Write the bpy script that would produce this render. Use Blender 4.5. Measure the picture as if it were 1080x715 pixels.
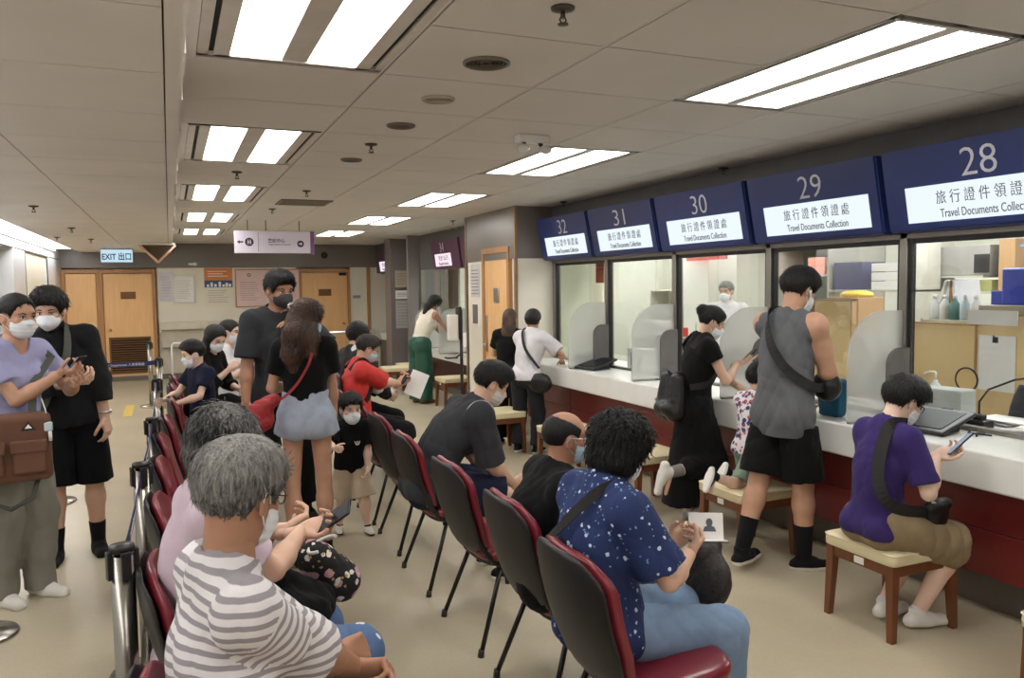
import bpy, bmesh, math, random
import numpy as np
from mathutils import Vector, Matrix, noise as mnoise

for _o in list(bpy.data.objects):
    bpy.data.objects.remove(_o, do_unlink=True)
SC = bpy.context.scene
COL = SC.collection
random.seed(7)
PI = math.pi

# ------------------------------------------------------------------ camera
F_PX, YAW, PITCH, ROLL, CAM_H = 840.2, 0.404777, 0.0667485, -0.0127652, 1.72
def _camrot():
    cy, sy, cp, sp, cr, sr = math.cos(YAW), math.sin(YAW), math.cos(PITCH), math.sin(PITCH), math.cos(ROLL), math.sin(ROLL)
    A = Matrix(((cy, -sy, 0), (0, 0, -1), (sy, cy, 0)))
    P = Matrix(((1, 0, 0), (0, cp, -sp), (0, sp, cp)))
    Q = Matrix(((cr, -sr, 0), (sr, cr, 0), (0, 0, 1)))
    return Q @ P @ A                      # world -> (right, down, forward)
_M = _camrot()
_R = Matrix((_M[0], -Vector(_M[1]), -Vector(_M[2])))   # rows: camera x, y(up), z(back)
cam_data = bpy.data.cameras.new('camera')
cam = bpy.data.objects.new('camera', cam_data)
COL.objects.link(cam)
cam.matrix_world = Matrix.Translation((0, 0, CAM_H)) @ _R.transposed().to_4x4()
cam_data.sensor_fit = 'HORIZONTAL'
cam_data.sensor_width = 36.0
cam_data.lens = 36.0 * F_PX / 1080.0
cam_data.clip_start = 0.05
cam_data.clip_end = 100
SC.camera = cam

# ------------------------------------------------------------------ world, exposure
W = bpy.data.worlds.new('world'); SC.world = W
W.use_nodes = True
W.node_tree.nodes['Background'].inputs[0].default_value = (0.75, 0.8, 0.9, 1)
W.node_tree.nodes['Background'].inputs[1].default_value = 0.15
SC.view_settings.view_transform = 'Standard'
SC.view_settings.look = 'None'
SC.view_settings.exposure = 0.0
SC.view_settings.gamma = 1.0
SC.view_settings.use_curve_mapping = False
LAMP_HALL = 12.5       # emission of the hall's recessed diffusers
LAMP_OFFICE = 36.0      # emission of the office's ceiling lamps
LAMP_COVE = 9.0        # cove light along the left wall
CEIL, SOFF = 2.62, 2.44
FAR = 16.8

# ------------------------------------------------------------------ materials
def srgb(r, g, b):
    def c(v):
        v /= 255.0
        return v / 12.92 if v <= 0.04045 else ((v + 0.055) / 1.055) ** 2.4
    return (c(r), c(g), c(b))
_mats = {}
def mat(name, col, rough=0.6, metal=0.0, var=0.08, vscale=6.0, bump=0.0, bscale=80.0, spec=0.5,
        sss=0.0, stretch=None, coat=0.0, sheen=0.0, trans=0.0, alpha=1.0, bdist=0.004):
    """plain procedural surface: colour with noise variation and a noise bump"""
    if name in _mats: return _mats[name]
    m = bpy.data.materials.new(name); m.use_nodes = True
    nt = m.node_tree; N = nt.nodes; L = nt.links
    b = N['Principled BSDF']
    b.inputs['Roughness'].default_value = rough
    b.inputs['Metallic'].default_value = metal
    b.inputs['Specular IOR Level'].default_value = spec
    b.inputs['Coat Weight'].default_value = coat
    b.inputs['Sheen Weight'].default_value = sheen
    b.inputs['Transmission Weight'].default_value = trans
    b.inputs['Alpha'].default_value = alpha
    if sss:
        b.inputs['Subsurface Weight'].default_value = sss
        b.inputs['Subsurface Radius'].default_value = (0.02, 0.008, 0.004)
        b.inputs['Subsurface Scale'].default_value = 0.5
    tc = N.new('ShaderNodeTexCoord')
    mp = N.new('ShaderNodeMapping')
    if stretch: mp.inputs['Scale'].default_value = stretch
    L.new(tc.outputs['Object'], mp.inputs['Vector'])
    nz = N.new('ShaderNodeTexNoise'); nz.inputs['Scale'].default_value = vscale; nz.inputs['Detail'].default_value = 4
    L.new(mp.outputs[0], nz.inputs['Vector'])
    r = N.new('ShaderNodeMapRange'); r.inputs[1].default_value = 0.3; r.inputs[2].default_value = 0.7
    r.inputs[3].default_value = 1 - var; r.inputs[4].default_value = 1 + var
    L.new(nz.outputs['Fac'], r.inputs[0])
    mx = N.new('ShaderNodeMix'); mx.data_type = 'RGBA'; mx.blend_type = 'MULTIPLY'; mx.inputs[0].default_value = 1
    mx.inputs[6].default_value = (*col, 1)
    L.new(r.outputs[0], mx.inputs[7])
    L.new(mx.outputs[2], b.inputs['Base Color'])
    if bump:
        n2 = N.new('ShaderNodeTexNoise'); n2.inputs['Scale'].default_value = bscale; n2.inputs['Detail'].default_value = 3
        L.new(mp.outputs[0], n2.inputs['Vector'])
        bp = N.new('ShaderNodeBump'); bp.inputs['Strength'].default_value = bump; bp.inputs['Distance'].default_value = bdist
        L.new(n2.outputs['Fac'], bp.inputs['Height'])
        L.new(bp.outputs[0], b.inputs['Normal'])
    _mats[name] = m
    return m
def emit(name, col, strength):
    if name in _mats: return _mats[name]
    m = bpy.data.materials.new(name); m.use_nodes = True
    nt = m.node_tree; nt.nodes.clear()
    e = nt.nodes.new('ShaderNodeEmission'); o = nt.nodes.new('ShaderNodeOutputMaterial')
    e.inputs[0].default_value = (*col, 1); e.inputs[1].default_value = strength
    nt.links.new(e.outputs[0], o.inputs[0])
    _mats[name] = m
    return m
def glass_mat(name, tint=(1, 1, 1), refl=0.10, rough=0.0):
    m = bpy.data.materials.new(name); m.use_nodes = True
    nt = m.node_tree; nt.nodes.clear(); N = nt.nodes; L = nt.links
    t = N.new('ShaderNodeBsdfTransparent'); t.inputs[0].default_value = (*tint, 1)
    g = N.new('ShaderNodeBsdfGlossy'); g.inputs['Roughness'].default_value = rough
    lw = N.new('ShaderNodeLayerWeight'); lw.inputs[0].default_value = 0.35
    r = N.new('ShaderNodeMapRange'); r.inputs[3].default_value = refl * 0.4; r.inputs[4].default_value = min(1, refl * 5)
    L.new(lw.outputs['Fresnel'], r.inputs[0])
    mx = N.new('ShaderNodeMixShader'); o = N.new('ShaderNodeOutputMaterial')
    L.new(r.outputs[0], mx.inputs[0]); L.new(t.outputs[0], mx.inputs[1]); L.new(g.outputs[0], mx.inputs[2])
    L.new(mx.outputs[0], o.inputs[0])
    return m
def frosted_mat(name, col, see=0.3):
    m = bpy.data.materials.new(name); m.use_nodes = True
    nt = m.node_tree; nt.nodes.clear(); N = nt.nodes; L = nt.links
    t = N.new('ShaderNodeBsdfTransparent')
    d = N.new('ShaderNodeBsdfDiffuse'); d.inputs[0].default_value = (*col, 1)
    tl = N.new('ShaderNodeBsdfTranslucent'); tl.inputs[0].default_value = (*col, 1)
    a = N.new('ShaderNodeMixShader'); a.inputs[0].default_value = 0.45
    L.new(d.outputs[0], a.inputs[1]); L.new(tl.outputs[0], a.inputs[2])
    g = N.new('ShaderNodeBsdfGlossy'); g.inputs['Roughness'].default_value = 0.25
    c = N.new('ShaderNodeMixShader'); c.inputs[0].default_value = 0.06
    L.new(a.outputs[0], c.inputs[1]); L.new(g.outputs[0], c.inputs[2])
    mx = N.new('ShaderNodeMixShader'); mx.inputs[0].default_value = see
    L.new(c.outputs[0], mx.inputs[1]); L.new(t.outputs[0], mx.inputs[2])
    o = N.new('ShaderNodeOutputMaterial'); L.new(mx.outputs[0], o.inputs[0])
    return m

# ------------------------------------------------------------------ mesh builder
class MB:
    def __init__(s): s.bm = bmesh.new(); s.mats = []; s.mi = 0
    def use(s, m):
        if m not in s.mats: s.mats.append(m)
        s.mi = s.mats.index(m); return s
    def _new(s, faces, smooth=False):
        for f in faces: f.material_index = s.mi; f.smooth = smooth
    def box(s, lo, hi, bevel=0.0, rot=None, seg=2):
        lo = Vector(lo); hi = Vector(hi); c = (lo + hi) / 2; d = hi - lo
        r = bmesh.ops.create_cube(s.bm, size=1)
        vs = r['verts']
        for v in vs: v.co = Vector((v.co.x * d.x, v.co.y * d.y, v.co.z * d.z))
        fs = list({f for v in vs for f in v.link_faces})
        s._new(fs)
        if bevel > 0:
            es = list({e for v in vs for e in v.link_edges})
            rr = bmesh.ops.bevel(s.bm, geom=es, offset=bevel, segments=seg, affect='EDGES', profile=0.5, material=-1)
            vs = list({v for f in rr['faces'] for v in f.verts} | {v for v in vs if v.is_valid})
            for f in rr['faces']: f.material_index = s.mi; f.smooth = True
        for v in vs:
            p = v.co
            if rot is not None: p = rot @ p
            v.co = p + c
        return s
    def grid(s, rows, closed_u=False, closed_v=False, smooth=True, cap=False):
        """rows: list of lists of points"""
        V = [[s.bm.verts.new(p) for p in r] for r in rows]
        nu, nv = len(V), len(V[0]); fs = []
        for i in range(nu if closed_u else nu - 1):
            for j in range(nv if closed_v else nv - 1):
                a, b, c, d = V[i][j], V[(i + 1) % nu][j], V[(i + 1) % nu][(j + 1) % nv], V[i][(j + 1) % nv]
                try: fs.append(s.bm.faces.new((a, b, c, d)))
                except ValueError: pass
        s._new(fs, smooth)
        if cap:
            for r in (V[0], V[-1]):
                try: f = s.bm.faces.new(r); f.material_index = s.mi
                except ValueError: pass
        return s
    def cyl(s, p0, p1, r0, r1=None, seg=16, smooth=True, cap=True):
        r1 = r0 if r1 is None else r1
        return s.tube([p0, p1], [r0, r1], seg, smooth, cap)
    def tube(s, pts, rad, seg=10, smooth=True, cap=True, flat=None):
        pts = [Vector(p) for p in pts]; n = len(pts)
        if not hasattr(rad, '__len__'): rad = [rad] * n
        rows = []; up = None
        for i, p in enumerate(pts):
            t = (pts[min(i + 1, n - 1)] - pts[max(i - 1, 0)]).normalized()
            if up is None:
                up = Vector((0, 0, 1)) if abs(t.z) < 0.9 else Vector((1, 0, 0))
            a = (up - t * up.dot(t))
            a = a.normalized() if a.length > 1e-6 else t.orthogonal().normalized()
            up = a; b = t.cross(a)
            fx, fy = flat if flat else (1, 1)
            rows.append([p + a * math.cos(2 * PI * k / seg) * rad[i] * fx + b * math.sin(2 * PI * k / seg) * rad[i] * fy for k in range(seg)])
        return s.grid(rows, closed_v=True, smooth=smooth, cap=cap)
    def strip(s, pts, normals, w, t):
        """flat strap: width w along normals x tangent, thickness t along normal"""
        rows = []
        pts = [Vector(p) for p in pts]; n = len(pts)
        for i, p in enumerate(pts):
            tg = (pts[min(i + 1, n - 1)] - pts[max(i - 1, 0)]).normalized()
            nn = Vector(normals[i]); nn = (nn - tg * nn.dot(tg)).normalized()
            sd = tg.cross(nn)
            rows.append([p + sd * w / 2 + nn * t / 2, p - sd * w / 2 + nn * t / 2, p - sd * w / 2 - nn * t / 2, p + sd * w / 2 - nn * t / 2])
        return s.grid(rows, closed_v=True, smooth=False, cap=True)
    def lathe(s, prof, c=(0, 0, 0), seg=24, smooth=True):
        c = Vector(c)
        rows = [[c + Vector((r * math.cos(2 * PI * k / seg), r * math.sin(2 * PI * k / seg), z)) for k in range(seg)] for r, z in prof]
        return s.grid(rows, closed_v=True, smooth=smooth, cap=True)
    def ball(s, c, r, sub=2, sc=(1, 1, 1), rot=None):
        rr = bmesh.ops.create_icosphere(s.bm, subdivisions=sub, radius=1)
        vs = rr['verts']
        for v in vs:
            p = Vector((v.co.x * r * sc[0], v.co.y * r * sc[1], v.co.z * r * sc[2]))
            if rot is not None: p = rot @ p
            v.co = p + Vector(c)
        s._new({f for v in vs for f in v.link_faces}, True)
        return s
    def prism(s, poly, ax0, ax1, nrm, o, depth, smooth=False):
        """poly in 2D (along ax0, ax1 from o), extruded along nrm by depth"""
        ax0, ax1, nrm, o = Vector(ax0), Vector(ax1), Vector(nrm), Vector(o)
        A = [s.bm.verts.new(o + ax0 * x + ax1 * y) for x, y in poly]
        B = [s.bm.verts.new(o + ax0 * x + ax1 * y + nrm * depth) for x, y in poly]
        fs = []
        for L_ in (A, list(reversed(B))):
            try: fs.append(s.bm.faces.new(L_))
            except ValueError: pass
        s._new(fs)
        n = len(A); f2 = [s.bm.faces.new((A[i], B[i], B[(i + 1) % n], A[(i + 1) % n])) for i in range(n)]
        s._new(f2, smooth)
        return s
    def build(s, name, m=None, parent=None, loc=None, norm=True):
        if m is not None and not s.mats: s.mats = [m]
        if norm: bmesh.ops.recalc_face_normals(s.bm, faces=s.bm.faces[:])
        me = bpy.data.meshes.new(name); s.bm.to_mesh(me); s.bm.free()
        for x in (s.mats or [m]): me.materials.append(x)
        o = bpy.data.objects.new(name, me); COL.objects.link(o)
        if loc: o.location = loc
        if parent is not None: o.parent = parent
        return o
def B(m): b = MB(); b.use(m); return b
def shift(o, v):
    o.data.transform(Matrix.Translation(v))
def tag(o, label=None, cat=None, group=None, kind=None):
    if label: o['label'] = label
    if cat: o['category'] = cat
    if group: o['group'] = group
    if kind: o['kind'] = kind
    return o
def empty(name, loc, label=None, cat=None, group=None, rz=0.0, kind=None):
    o = bpy.data.objects.new(name, None); COL.objects.link(o)
    o.location = loc; o.rotation_euler = (0, 0, rz); o.empty_display_size = 0.1
    tag(o, label, cat, group, kind); return o
def struct(name, mb, m=None, parent=None):
    o = mb.build(name, m, parent)
    if parent is None: o['kind'] = 'structure'
    return o
def copy_tree(o, parent=None):
    c = o.copy(); COL.objects.link(c)
    if parent is not None: c.parent = parent
    for ch in [x for x in COL.objects if x.parent == o]: copy_tree(ch, c)
    return c
def text_mesh(name, body, size, m, origin, xdir, ydir, parent=None, align='CENTER', width=None, weight=0.0, ext=0.001, kind=None):
    """raised lettering: origin is the baseline's middle, xdir reading direction, ydir up"""
    cu = bpy.data.curves.new(name, 'FONT'); cu.body = body; cu.size = size; cu.align_x = align
    cu.extrude = ext; cu.offset = weight; cu.resolution_u = 3
    t = bpy.data.objects.new(name + '_c', cu); COL.objects.link(t)
    dg = bpy.context.evaluated_depsgraph_get()
    me = bpy.data.meshes.new_from_object(t.evaluated_get(dg))
    bpy.data.objects.remove(t, do_unlink=True); bpy.data.curves.remove(cu)
    X = Vector(xdir).normalized(); Y = Vector(ydir).normalized(); Z = X.cross(Y)
    if width and len(me.vertices):
        xs = [v.co.x for v in me.vertices]; w = max(xs) - min(xs)
        sx = width / w if w > 0 else 1
    else: sx = 1
    for v in me.vertices:
        c = v.co; v.co = Vector(origin) + X * c.x * sx + Y * c.y + Z * c.z
    me.materials.clear(); me.materials.append(m)
    me.name = name
    o = bpy.data.objects.new(name, me); COL.objects.link(o)
    if parent is not None: o.parent = parent
    if kind: o['kind'] = kind
    return o
# ================================================================== SETTING
def floor_mat():
    m = bpy.data.materials.new('beige vinyl floor'); m.use_nodes = True
    N = m.node_tree.nodes; L = m.node_tree.links; b = N['Principled BSDF']
    tc = N.new('ShaderNodeTexCoord')
    n1 = N.new('ShaderNodeTexNoise'); n1.inputs['Scale'].default_value = 1.6; n1.inputs['Detail'].default_value = 6; n1.inputs['Distortion'].default_value = 0.3
    n2 = N.new('ShaderNodeTexNoise'); n2.inputs['Scale'].default_value = 60; n2.inputs['Detail'].default_value = 3
    L.new(tc.outputs['Object'], n1.inputs[0]); L.new(tc.outputs['Object'], n2.inputs[0])
    r = N.new('ShaderNodeValToRGB'); e = r.color_ramp.elements
    e[0].position = 0.25; e[0].color = (*srgb(176, 165, 142), 1); e[1].position = 0.75; e[1].color = (*srgb(194, 183, 158), 1)
    L.new(n1.outputs['Fac'], r.inputs[0])
    mx = N.new('ShaderNodeMix'); mx.data_type = 'RGBA'; mx.blend_type = 'OVERLAY'; mx.inputs[0].default_value = 0.12
    L.new(r.outputs[0], mx.inputs[6]); L.new(n2.outputs['Color'], mx.inputs[7]); L.new(mx.outputs[2], b.inputs['Base Color'])
    rr = N.new('ShaderNodeMapRange'); rr.inputs[3].default_value = 0.30; rr.inputs[4].default_value = 0.36
    L.new(n1.outputs['Fac'], rr.inputs[0]); L.new(rr.outputs[0], b.inputs['Roughness'])
    b.inputs['Specular IOR Level'].default_value = 0.45
    bp = N.new('ShaderNodeBump'); bp.inputs['Strength'].default_value = 0.012; bp.inputs['Distance'].default_value = 0.01
    L.new(n1.outputs['Fac'], bp.inputs['Height']); L.new(bp.outputs[0], b.inputs['Normal'])
    return m
M_floor = floor_mat()
M_tile = mat('grey ceiling tile', srgb(212, 208, 204), 0.55, var=0.04, vscale=1.5, bump=0.15, bscale=160)
M_gap = mat('ceiling joint shadow gap', srgb(84, 80, 76), 0.9)
M_soffit = mat('soffit metal panel', srgb(216, 210, 204), 0.45, var=0.05, vscale=2)
M_brown = mat('taupe wall band', srgb(120, 113, 106), 0.30, var=0.05, vscale=2)
M_cream = mat('cream wall panel', srgb(238, 232, 216), 0.4, var=0.03, vscale=2)
M_creamlow = mat('lower wall paint', srgb(196, 188, 172), 0.5)
M_ledge = mat('pale ledge laminate', srgb(214, 206, 188), 0.4)
M_white = mat('white laminate', srgb(232, 232, 228), 0.3, var=0.03)
M_lift = mat('white glossy cladding', srgb(236, 238, 242), 0.2, var=0.02)
M_wood = mat('pale orange door veneer', srgb(236, 188, 132), 0.42, var=0.06, vscale=3, stretch=(6, 6, 0.6))
M_woodfr = mat('door frame timber', srgb(178, 130, 84), 0.45, var=0.1, vscale=5, stretch=(6, 6, 0.6))
M_steel = mat('brushed steel', srgb(196, 194, 188), 0.28, 1.0, var=0.06, vscale=4, stretch=(1, 1, 30))
M_alu = mat('grey aluminium mullion', srgb(142, 138, 130), 0.35, 0.8, var=0.05)
M_dark = mat('dark gap', srgb(26, 24, 24), 0.8)
M_black = mat('black plastic', srgb(30, 29, 30), 0.42, var=0.1)
M_maroon = mat('maroon counter front', srgb(110, 36, 34), 0.35, var=0.06, vscale=3)
M_kick = mat('grey kick plate', srgb(110, 104, 96), 0.4, 0.3)
M_greycol = mat('grey mauve column cladding', srgb(126, 118, 118), 0.3, var=0.04, vscale=2)
M_brass = mat('brass', srgb(190, 160, 100), 0.3, 1.0)
M_paper = mat('white paper', srgb(244, 243, 240), 0.7, var=0.02)
M_glass = glass_mat('clear counter glass', (0.98, 0.99, 0.985), 0.035)
M_navy = mat('navy sign housing', srgb(38, 52, 104), 0.35, var=0.05)
M_yellow = mat('yellow floor tape', srgb(216, 188, 96), 0.5)

struct('floor', B(M_floor).box((-2.6, -4, -0.1), (9.2, FAR + 0.2, 0)))
# ---- main ceiling: separate tiles with open joints over a dark void
YT = [2.02 + 0.6725 * k for k in range(-9, 23)]
XT = [0.075, 0.86, 1.56, 2.31, 3.0, 3.62, 4.12]
c = B(M_tile); g = 0.004
lampcells = set()
for j in range(len(YT) - 1):
    k = j - 9
    for i in range(len(XT) - 1):
        if i in (0, 3) and (k % 4) in (0, 1): lampcells.add((i, j)); continue
        y1 = min(YT[j + 1], FAR)
        if YT[j] >= FAR: continue
        c.box((XT[i] + g, YT[j] + g, CEIL), (XT[i + 1] - g, y1 - g, CEIL + 0.015))
c.use(M_gap); c.box((-2.6, -4, CEIL + 0.10), (9.2, FAR + 0.2, CEIL + 0.14))
# joint carriers just above the tiles
c.use(M_gap)
for x in XT: c.box((x - 0.006, -4, CEIL + 0.008), (x + 0.006, FAR, CEIL + 0.03))
for y in YT:
    if y < FAR: c.box((0.08, y - 0.006, CEIL + 0.0075), (4.1, y + 0.006, CEIL + 0.03))
# light raised edges on the long joints
c.use(M_soffit)
for x in XT[1:4]: c.box((x - 0.014, -4, CEIL - 0.002), (x - 0.006, FAR, CEIL + 0.01))
struct('ceiling', c)
# ---- soffit on the left, lower
c = B(M_soffit)
ys = [2.94 - 0.6765 * 9 + 0.6765 * k for k in range(40)]
for j in range(39):
    if ys[j] >= FAR: break
    y1 = min(ys[j + 1], FAR)
    for x0, x1 in ((-1.50, -0.68), (-0.68, 0.012)):
        c.box((x0 + 0.003, ys[j] + 0.003, SOFF), (x1 - 0.003, y1 - 0.003, SOFF + 0.012))
c.box((0.014, -4, SOFF - 0.004), (0.062, FAR, SOFF + 0.02))
c.box((0.050, -4, SOFF + 0.02), (0.072, FAR, CEIL + 0.02))
c.use(M_gap); c.box((-1.50, -4, SOFF + 0.02), (0.05, FAR, SOFF + 0.04))
c.use(M_soffit)
for y in ys:                                       # clip plates on the upright face
    if y < FAR: c.box((0.072, y - 0.16, SOFF + 0.03), (0.078, y + 0.12, CEIL - 0.03))
struct('trim_1', c)
# cove light along the left wall
t = empty('cove_light', (-1.66, 9.9, SOFF), 'long white light strip glowing along the ceiling edge of the left wall', 'light')
B(emit('cove diffuser', (1, 0.98, 0.95), LAMP_COVE)).box((-0.15, -11.5, 0.03), (0.15, 6.2, 0.05)).build('diffuser', parent=t)
B(M_soffit).box((0.15, -11.5, 0.0), (0.165, 6.2, 0.09)).box((-0.165, -11.5, -0.02), (-0.15, 6.2, 0.09)).build('frame', parent=t)
# ---- left wall: white cladding with dark lift opening
XL = -1.84
c = B(M_lift)
segs = [(-4, 8.2), (8.2, 10.4), (12.05, 13.0), (15.2, FAR)]
for a, b_ in segs: c.box((XL - 0.2, a, 0), (XL, b_, 2.30))
c.box((XL - 0.2, -4, 2.30), (XL, FAR, CEIL + 0.1))
c.box((XL - 0.2, 12.05, 0), (XL, FAR, 0.0 + 0.05))
c.use(M_cream)
c.box((XL - 0.2, 13.0, 0), (XL - 0.03, 15.2, 2.30))
c.use(M_dark)
for y in (8.2, 10.4, 13.0, 15.2): c.box((XL - 0.01, y - 0.012, 0), (XL + 0.003, y + 0.012, 2.30))
c.box((XL - 0.01, -4, 2.295), (XL + 0.003, FAR, 2.305))
struct('wall_left', c)
c = B(M_greycol); c.box((XL - 0.85, 10.3, 0), (XL - 0.8, 12.15, 2.3)); c.box((XL - 0.8, 10.3, 0), (XL - 0.2, 10.38, 2.3)); c.box((XL - 0.8, 12.07, 0), (XL - 0.2, 12.15, 2.3))
c.box((XL - 0.8, 10.3, 2.3), (XL - 0.2, 12.15, 2.34))
struct('wall_lobby', c)
# ---- far wall
c = B(M_brown); c.box((-2.6, FAR, 2.15), (9.2, FAR + 0.2, CEIL + 0.12))
c.use(M_cream)
for a, b_ in ((-0.21, 2.40), (3.50, 3.86), (3.93, 9.2)): c.box((a, FAR + 0.02, 0.9), (b_, FAR + 0.2, 2.15))
c.use(M_creamlow); c.box((-0.21, FAR + 0.03, 0.0), (2.40, FAR + 0.2, 0.9))
c.use(M_cream); c.box((3.50, FAR + 0.02, 0.14), (3.86, FAR + 0.2, 0.9)); c.box((3.93, FAR + 0.02, 0.14), (9.2, FAR + 0.2, 0.9))
c.use(M_woodfr); c.box((3.86, FAR - 0.02, 0), (3.93, FAR + 0.2, 2.15)); c.box((-2.6, FAR, 0), (-1.82, FAR + 0.2, 2.15))
c.use(M_woodfr); c.box((-1.2 - 0.04, FAR, 0), (-1.2 + 0.03, FAR + 0.2, 2.06))
c.use(M_cream); c.box((-2.6, FAR + 0.19, 0), (9.2, FAR + 0.25, CEIL + 0.1)); struct('wall_back', c)
c = B(M_kick); c.box((3.5, FAR - 0.01, 0), (4.1, FAR + 0.1, 0.14)); c.box((-0.21, FAR + 0.0, 0), (2.4, FAR + 0.1, 0.10)); c.box((-1.8, FAR - 0.01, 0.0), (-0.24, FAR + 0.02, 0.09))
struct('baseboard_back', c)
t = empty('wall_ledge', (1.09, FAR, 0), 'pale boxed ledge running along the far wall below the notice board', 'ledge')
B(M_ledge).box((-1.28, -0.22, 0.96), (1.28, 0.02, 1.10), 0.008).build('shelf', parent=t)
B(M_creamlow).box((-1.25, -0.12, 0.62), (1.25, 0.02, 0.96), 0.004).build('support_panel', parent=t)

def door(n, x0, x1, knob_right, frame=True, louver=False, y=FAR):
    t = empty('door_%d' % n, ((x0 + x1) / 2, y, 0), kind='structure')
    w = (x1 - x0) / 2
    B(M_wood).box((-w + 0.04, 0.0, 0.02), (w - 0.04, 0.05, 2.04), 0.004).build('door_panel', parent=t)
    f = B(M_woodfr).box((-w - 0.02, -0.03, 0), (-w + 0.035, 0.1, 2.10), 0.004).box((w - 0.035, -0.03, 0), (w + 0.02, 0.1, 2.10), 0.004).box((-w - 0.02, -0.031, 2.05), (w + 0.02, 0.1, 2.12), 0.004)
    f.build('door_frame', parent=t)
    kx = (w - 0.13) * (1 if knob_right else -1)
    if louver or n == 3:
        k = B(M_brass).lathe([(0.0, 0), (0.028, 0.0), (0.028, 0.006), (0.012, 0.01), (0.012, 0.035), (0.026, 0.045), (0.028, 0.06), (0.018, 0.072), (0, 0.074)], seg=14)
        o = k.build('door_knob', parent=t)
        o.data.transform(Matrix.Translation((kx, 0, 0.98)) @ Matrix.Rotation(PI / 2, 4, 'X'))
        B(mat('plaque bronze', srgb(120, 84, 48), 0.4, 0.4)).box((-0.13, -0.008, 1.56), (0.13, 0.002, 1.70), 0.002).build('door_plaque', parent=t)
    return t
door(1, -1.80, -1.22, True)
d2 = door(2, -1.18, -0.26, False, louver=True)
lv = B(mat('louver brown', srgb(120, 84, 52), 0.5)).box((-0.36, -0.02, 0.14), (-0.33, 0.02, 0.84)).box((0.33, -0.02, 0.14), (0.36, 0.02, 0.84)).box((-0.36, -0.02, 0.81), (0.36, 0.02, 0.84)).box((-0.36, -0.02, 0.14), (0.36, 0.02, 0.17))
rt = Matrix.Rotation(0.6, 3, 'X')
for i in range(15): lv.box((-0.33, -0.02, 0.185 + i * 0.043), (0.33, 0.006, 0.195 + i * 0.043), rot=rt)
lv.use(M_dark).box((-0.33, -0.003, 0.17), (0.33, 0.0, 0.81))
lv.build('louver_vent', parent=d2)
d3 = door(3, 2.47, 3.48, True)
B(M_dark).box((0.30, -0.035, 1.98), (0.44, 0.0, 2.04), 0.004).build('door_closer', parent=d3)

# ---- right side: wall beyond the counters (protruding block with the side door)
XB = 3.62; YB0, YB1 = 8.32, 9.95
c = B(M_cream)
c.box((XB, YB0, 0.0), (4.14, YB0 + 0.06, 2.03))                       # face turned to the camera
c.box((XB, YB0 + 0.02, 0), (XB + 0.08, YB0 + 0.09, 2.03)); c.box((XB, 9.33, 0), (XB + 0.08, YB1, 2.03))
c.use(M_brown)
c.box((XB - 0.005, YB0 - 0.005, 2.03), (4.2, YB0 + 0.06, CEIL + 0.1)); c.box((XB - 0.005, YB0 - 0.004, 2.03), (XB + 0.08, YB1, CEIL + 0.1))
c.box((XB, YB1 - 0.06, 0), (5.0, YB1, CEIL + 0.1))
c.use(mat('tan corner trim', srgb(150, 120, 88), 0.4)); c.box((XB - 0.012, YB0 - 0.012, 0), (XB + 0.02, YB0 + 0.02, CEIL + 0.08)); c.box((XB - 0.014, YB1 - 0.03, 0), (XB + 0.02, YB1 + 0.01, CEIL + 0.08))
struct('wall_right', c)
d4 = empty('door_4', (XB, 8.92, 0), kind='structure')
B(M_wood).box((0.0, -0.37, 0.02), (0.05, 0.37, 2.10), 0.004).build('door_panel', parent=d4)
B(M_woodfr).box((-0.02, -0.43, 0), (0.08, -0.37, 2.16), 0.004).box((-0.02, 0.37, 0), (0.08, 0.43, 2.16), 0.004).box((-0.021, -0.43, 2.11), (0.08, 0.43, 2.18), 0.004).build('door_frame', parent=d4)
B(M_steel).box((-0.014, -0.10, 1.52), (0.001, 0.05, 1.70), 0.003).build('door_plaque', parent=d4)
k = B(M_steel).tube([(0, 0.31, 1.0), (-0.05, 0.31, 1.0), (-0.055, 0.22, 1.0)], 0.010, 8).box((-0.01, 0.285, 0.9), (0.002, 0.335, 1.2), 0.003)
k.build('door_handle', parent=d4)
B(M_steel).box((-0.012, 0.28, 1.2), (0.002, 0.335, 1.36), 0.003).build('lock_plate', parent=d4)

# far recess: mauve columns
c = B(M_greycol); c.box((3.86, 13.6, 0), (4.6, 13.7, CEIL + 0.05), 0.005)
struct('wall_column', c)
c = B(M_greycol); c.box((3.80, 14.6, 0), (4.25, 15.0, CEIL + 0.05), 0.005)
struct('wall_pillar', c)
# office shell
M_offw = mat('office wall paint', srgb(222, 222, 210), 0.6, var=0.03)
M_offg = mat('office pale green wall', srgb(212, 216, 190), 0.6, var=0.03)
struct('wall_office', B(M_offw).box((9.0, -4, 0), (9.2, FAR, CEIL + 0.1)))
struct('wall_office_far', B(M_offw).box((4.75, 13.4, 0), (9.0, 13.5, CEIL + 0.1)))
struct('wall_office_near', B(M_offw).box((4.16, 0.76, 0), (9.0, 0.86, CEIL + 0.1)))
c = B(M_offg); c.box((4.60, 8.32, 0.0), (4.74, 8.36, CEIL + 0.05)); c.box((4.14, 8.32, 0.0), (4.60, 8.36, CEIL + 0.05))
struct('wall_partition', c)
c = B(M_tile); c.box((4.12, -4, CEIL), (9.0, FAR, CEIL + 0.02)); struct('ceiling_office', c)
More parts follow.
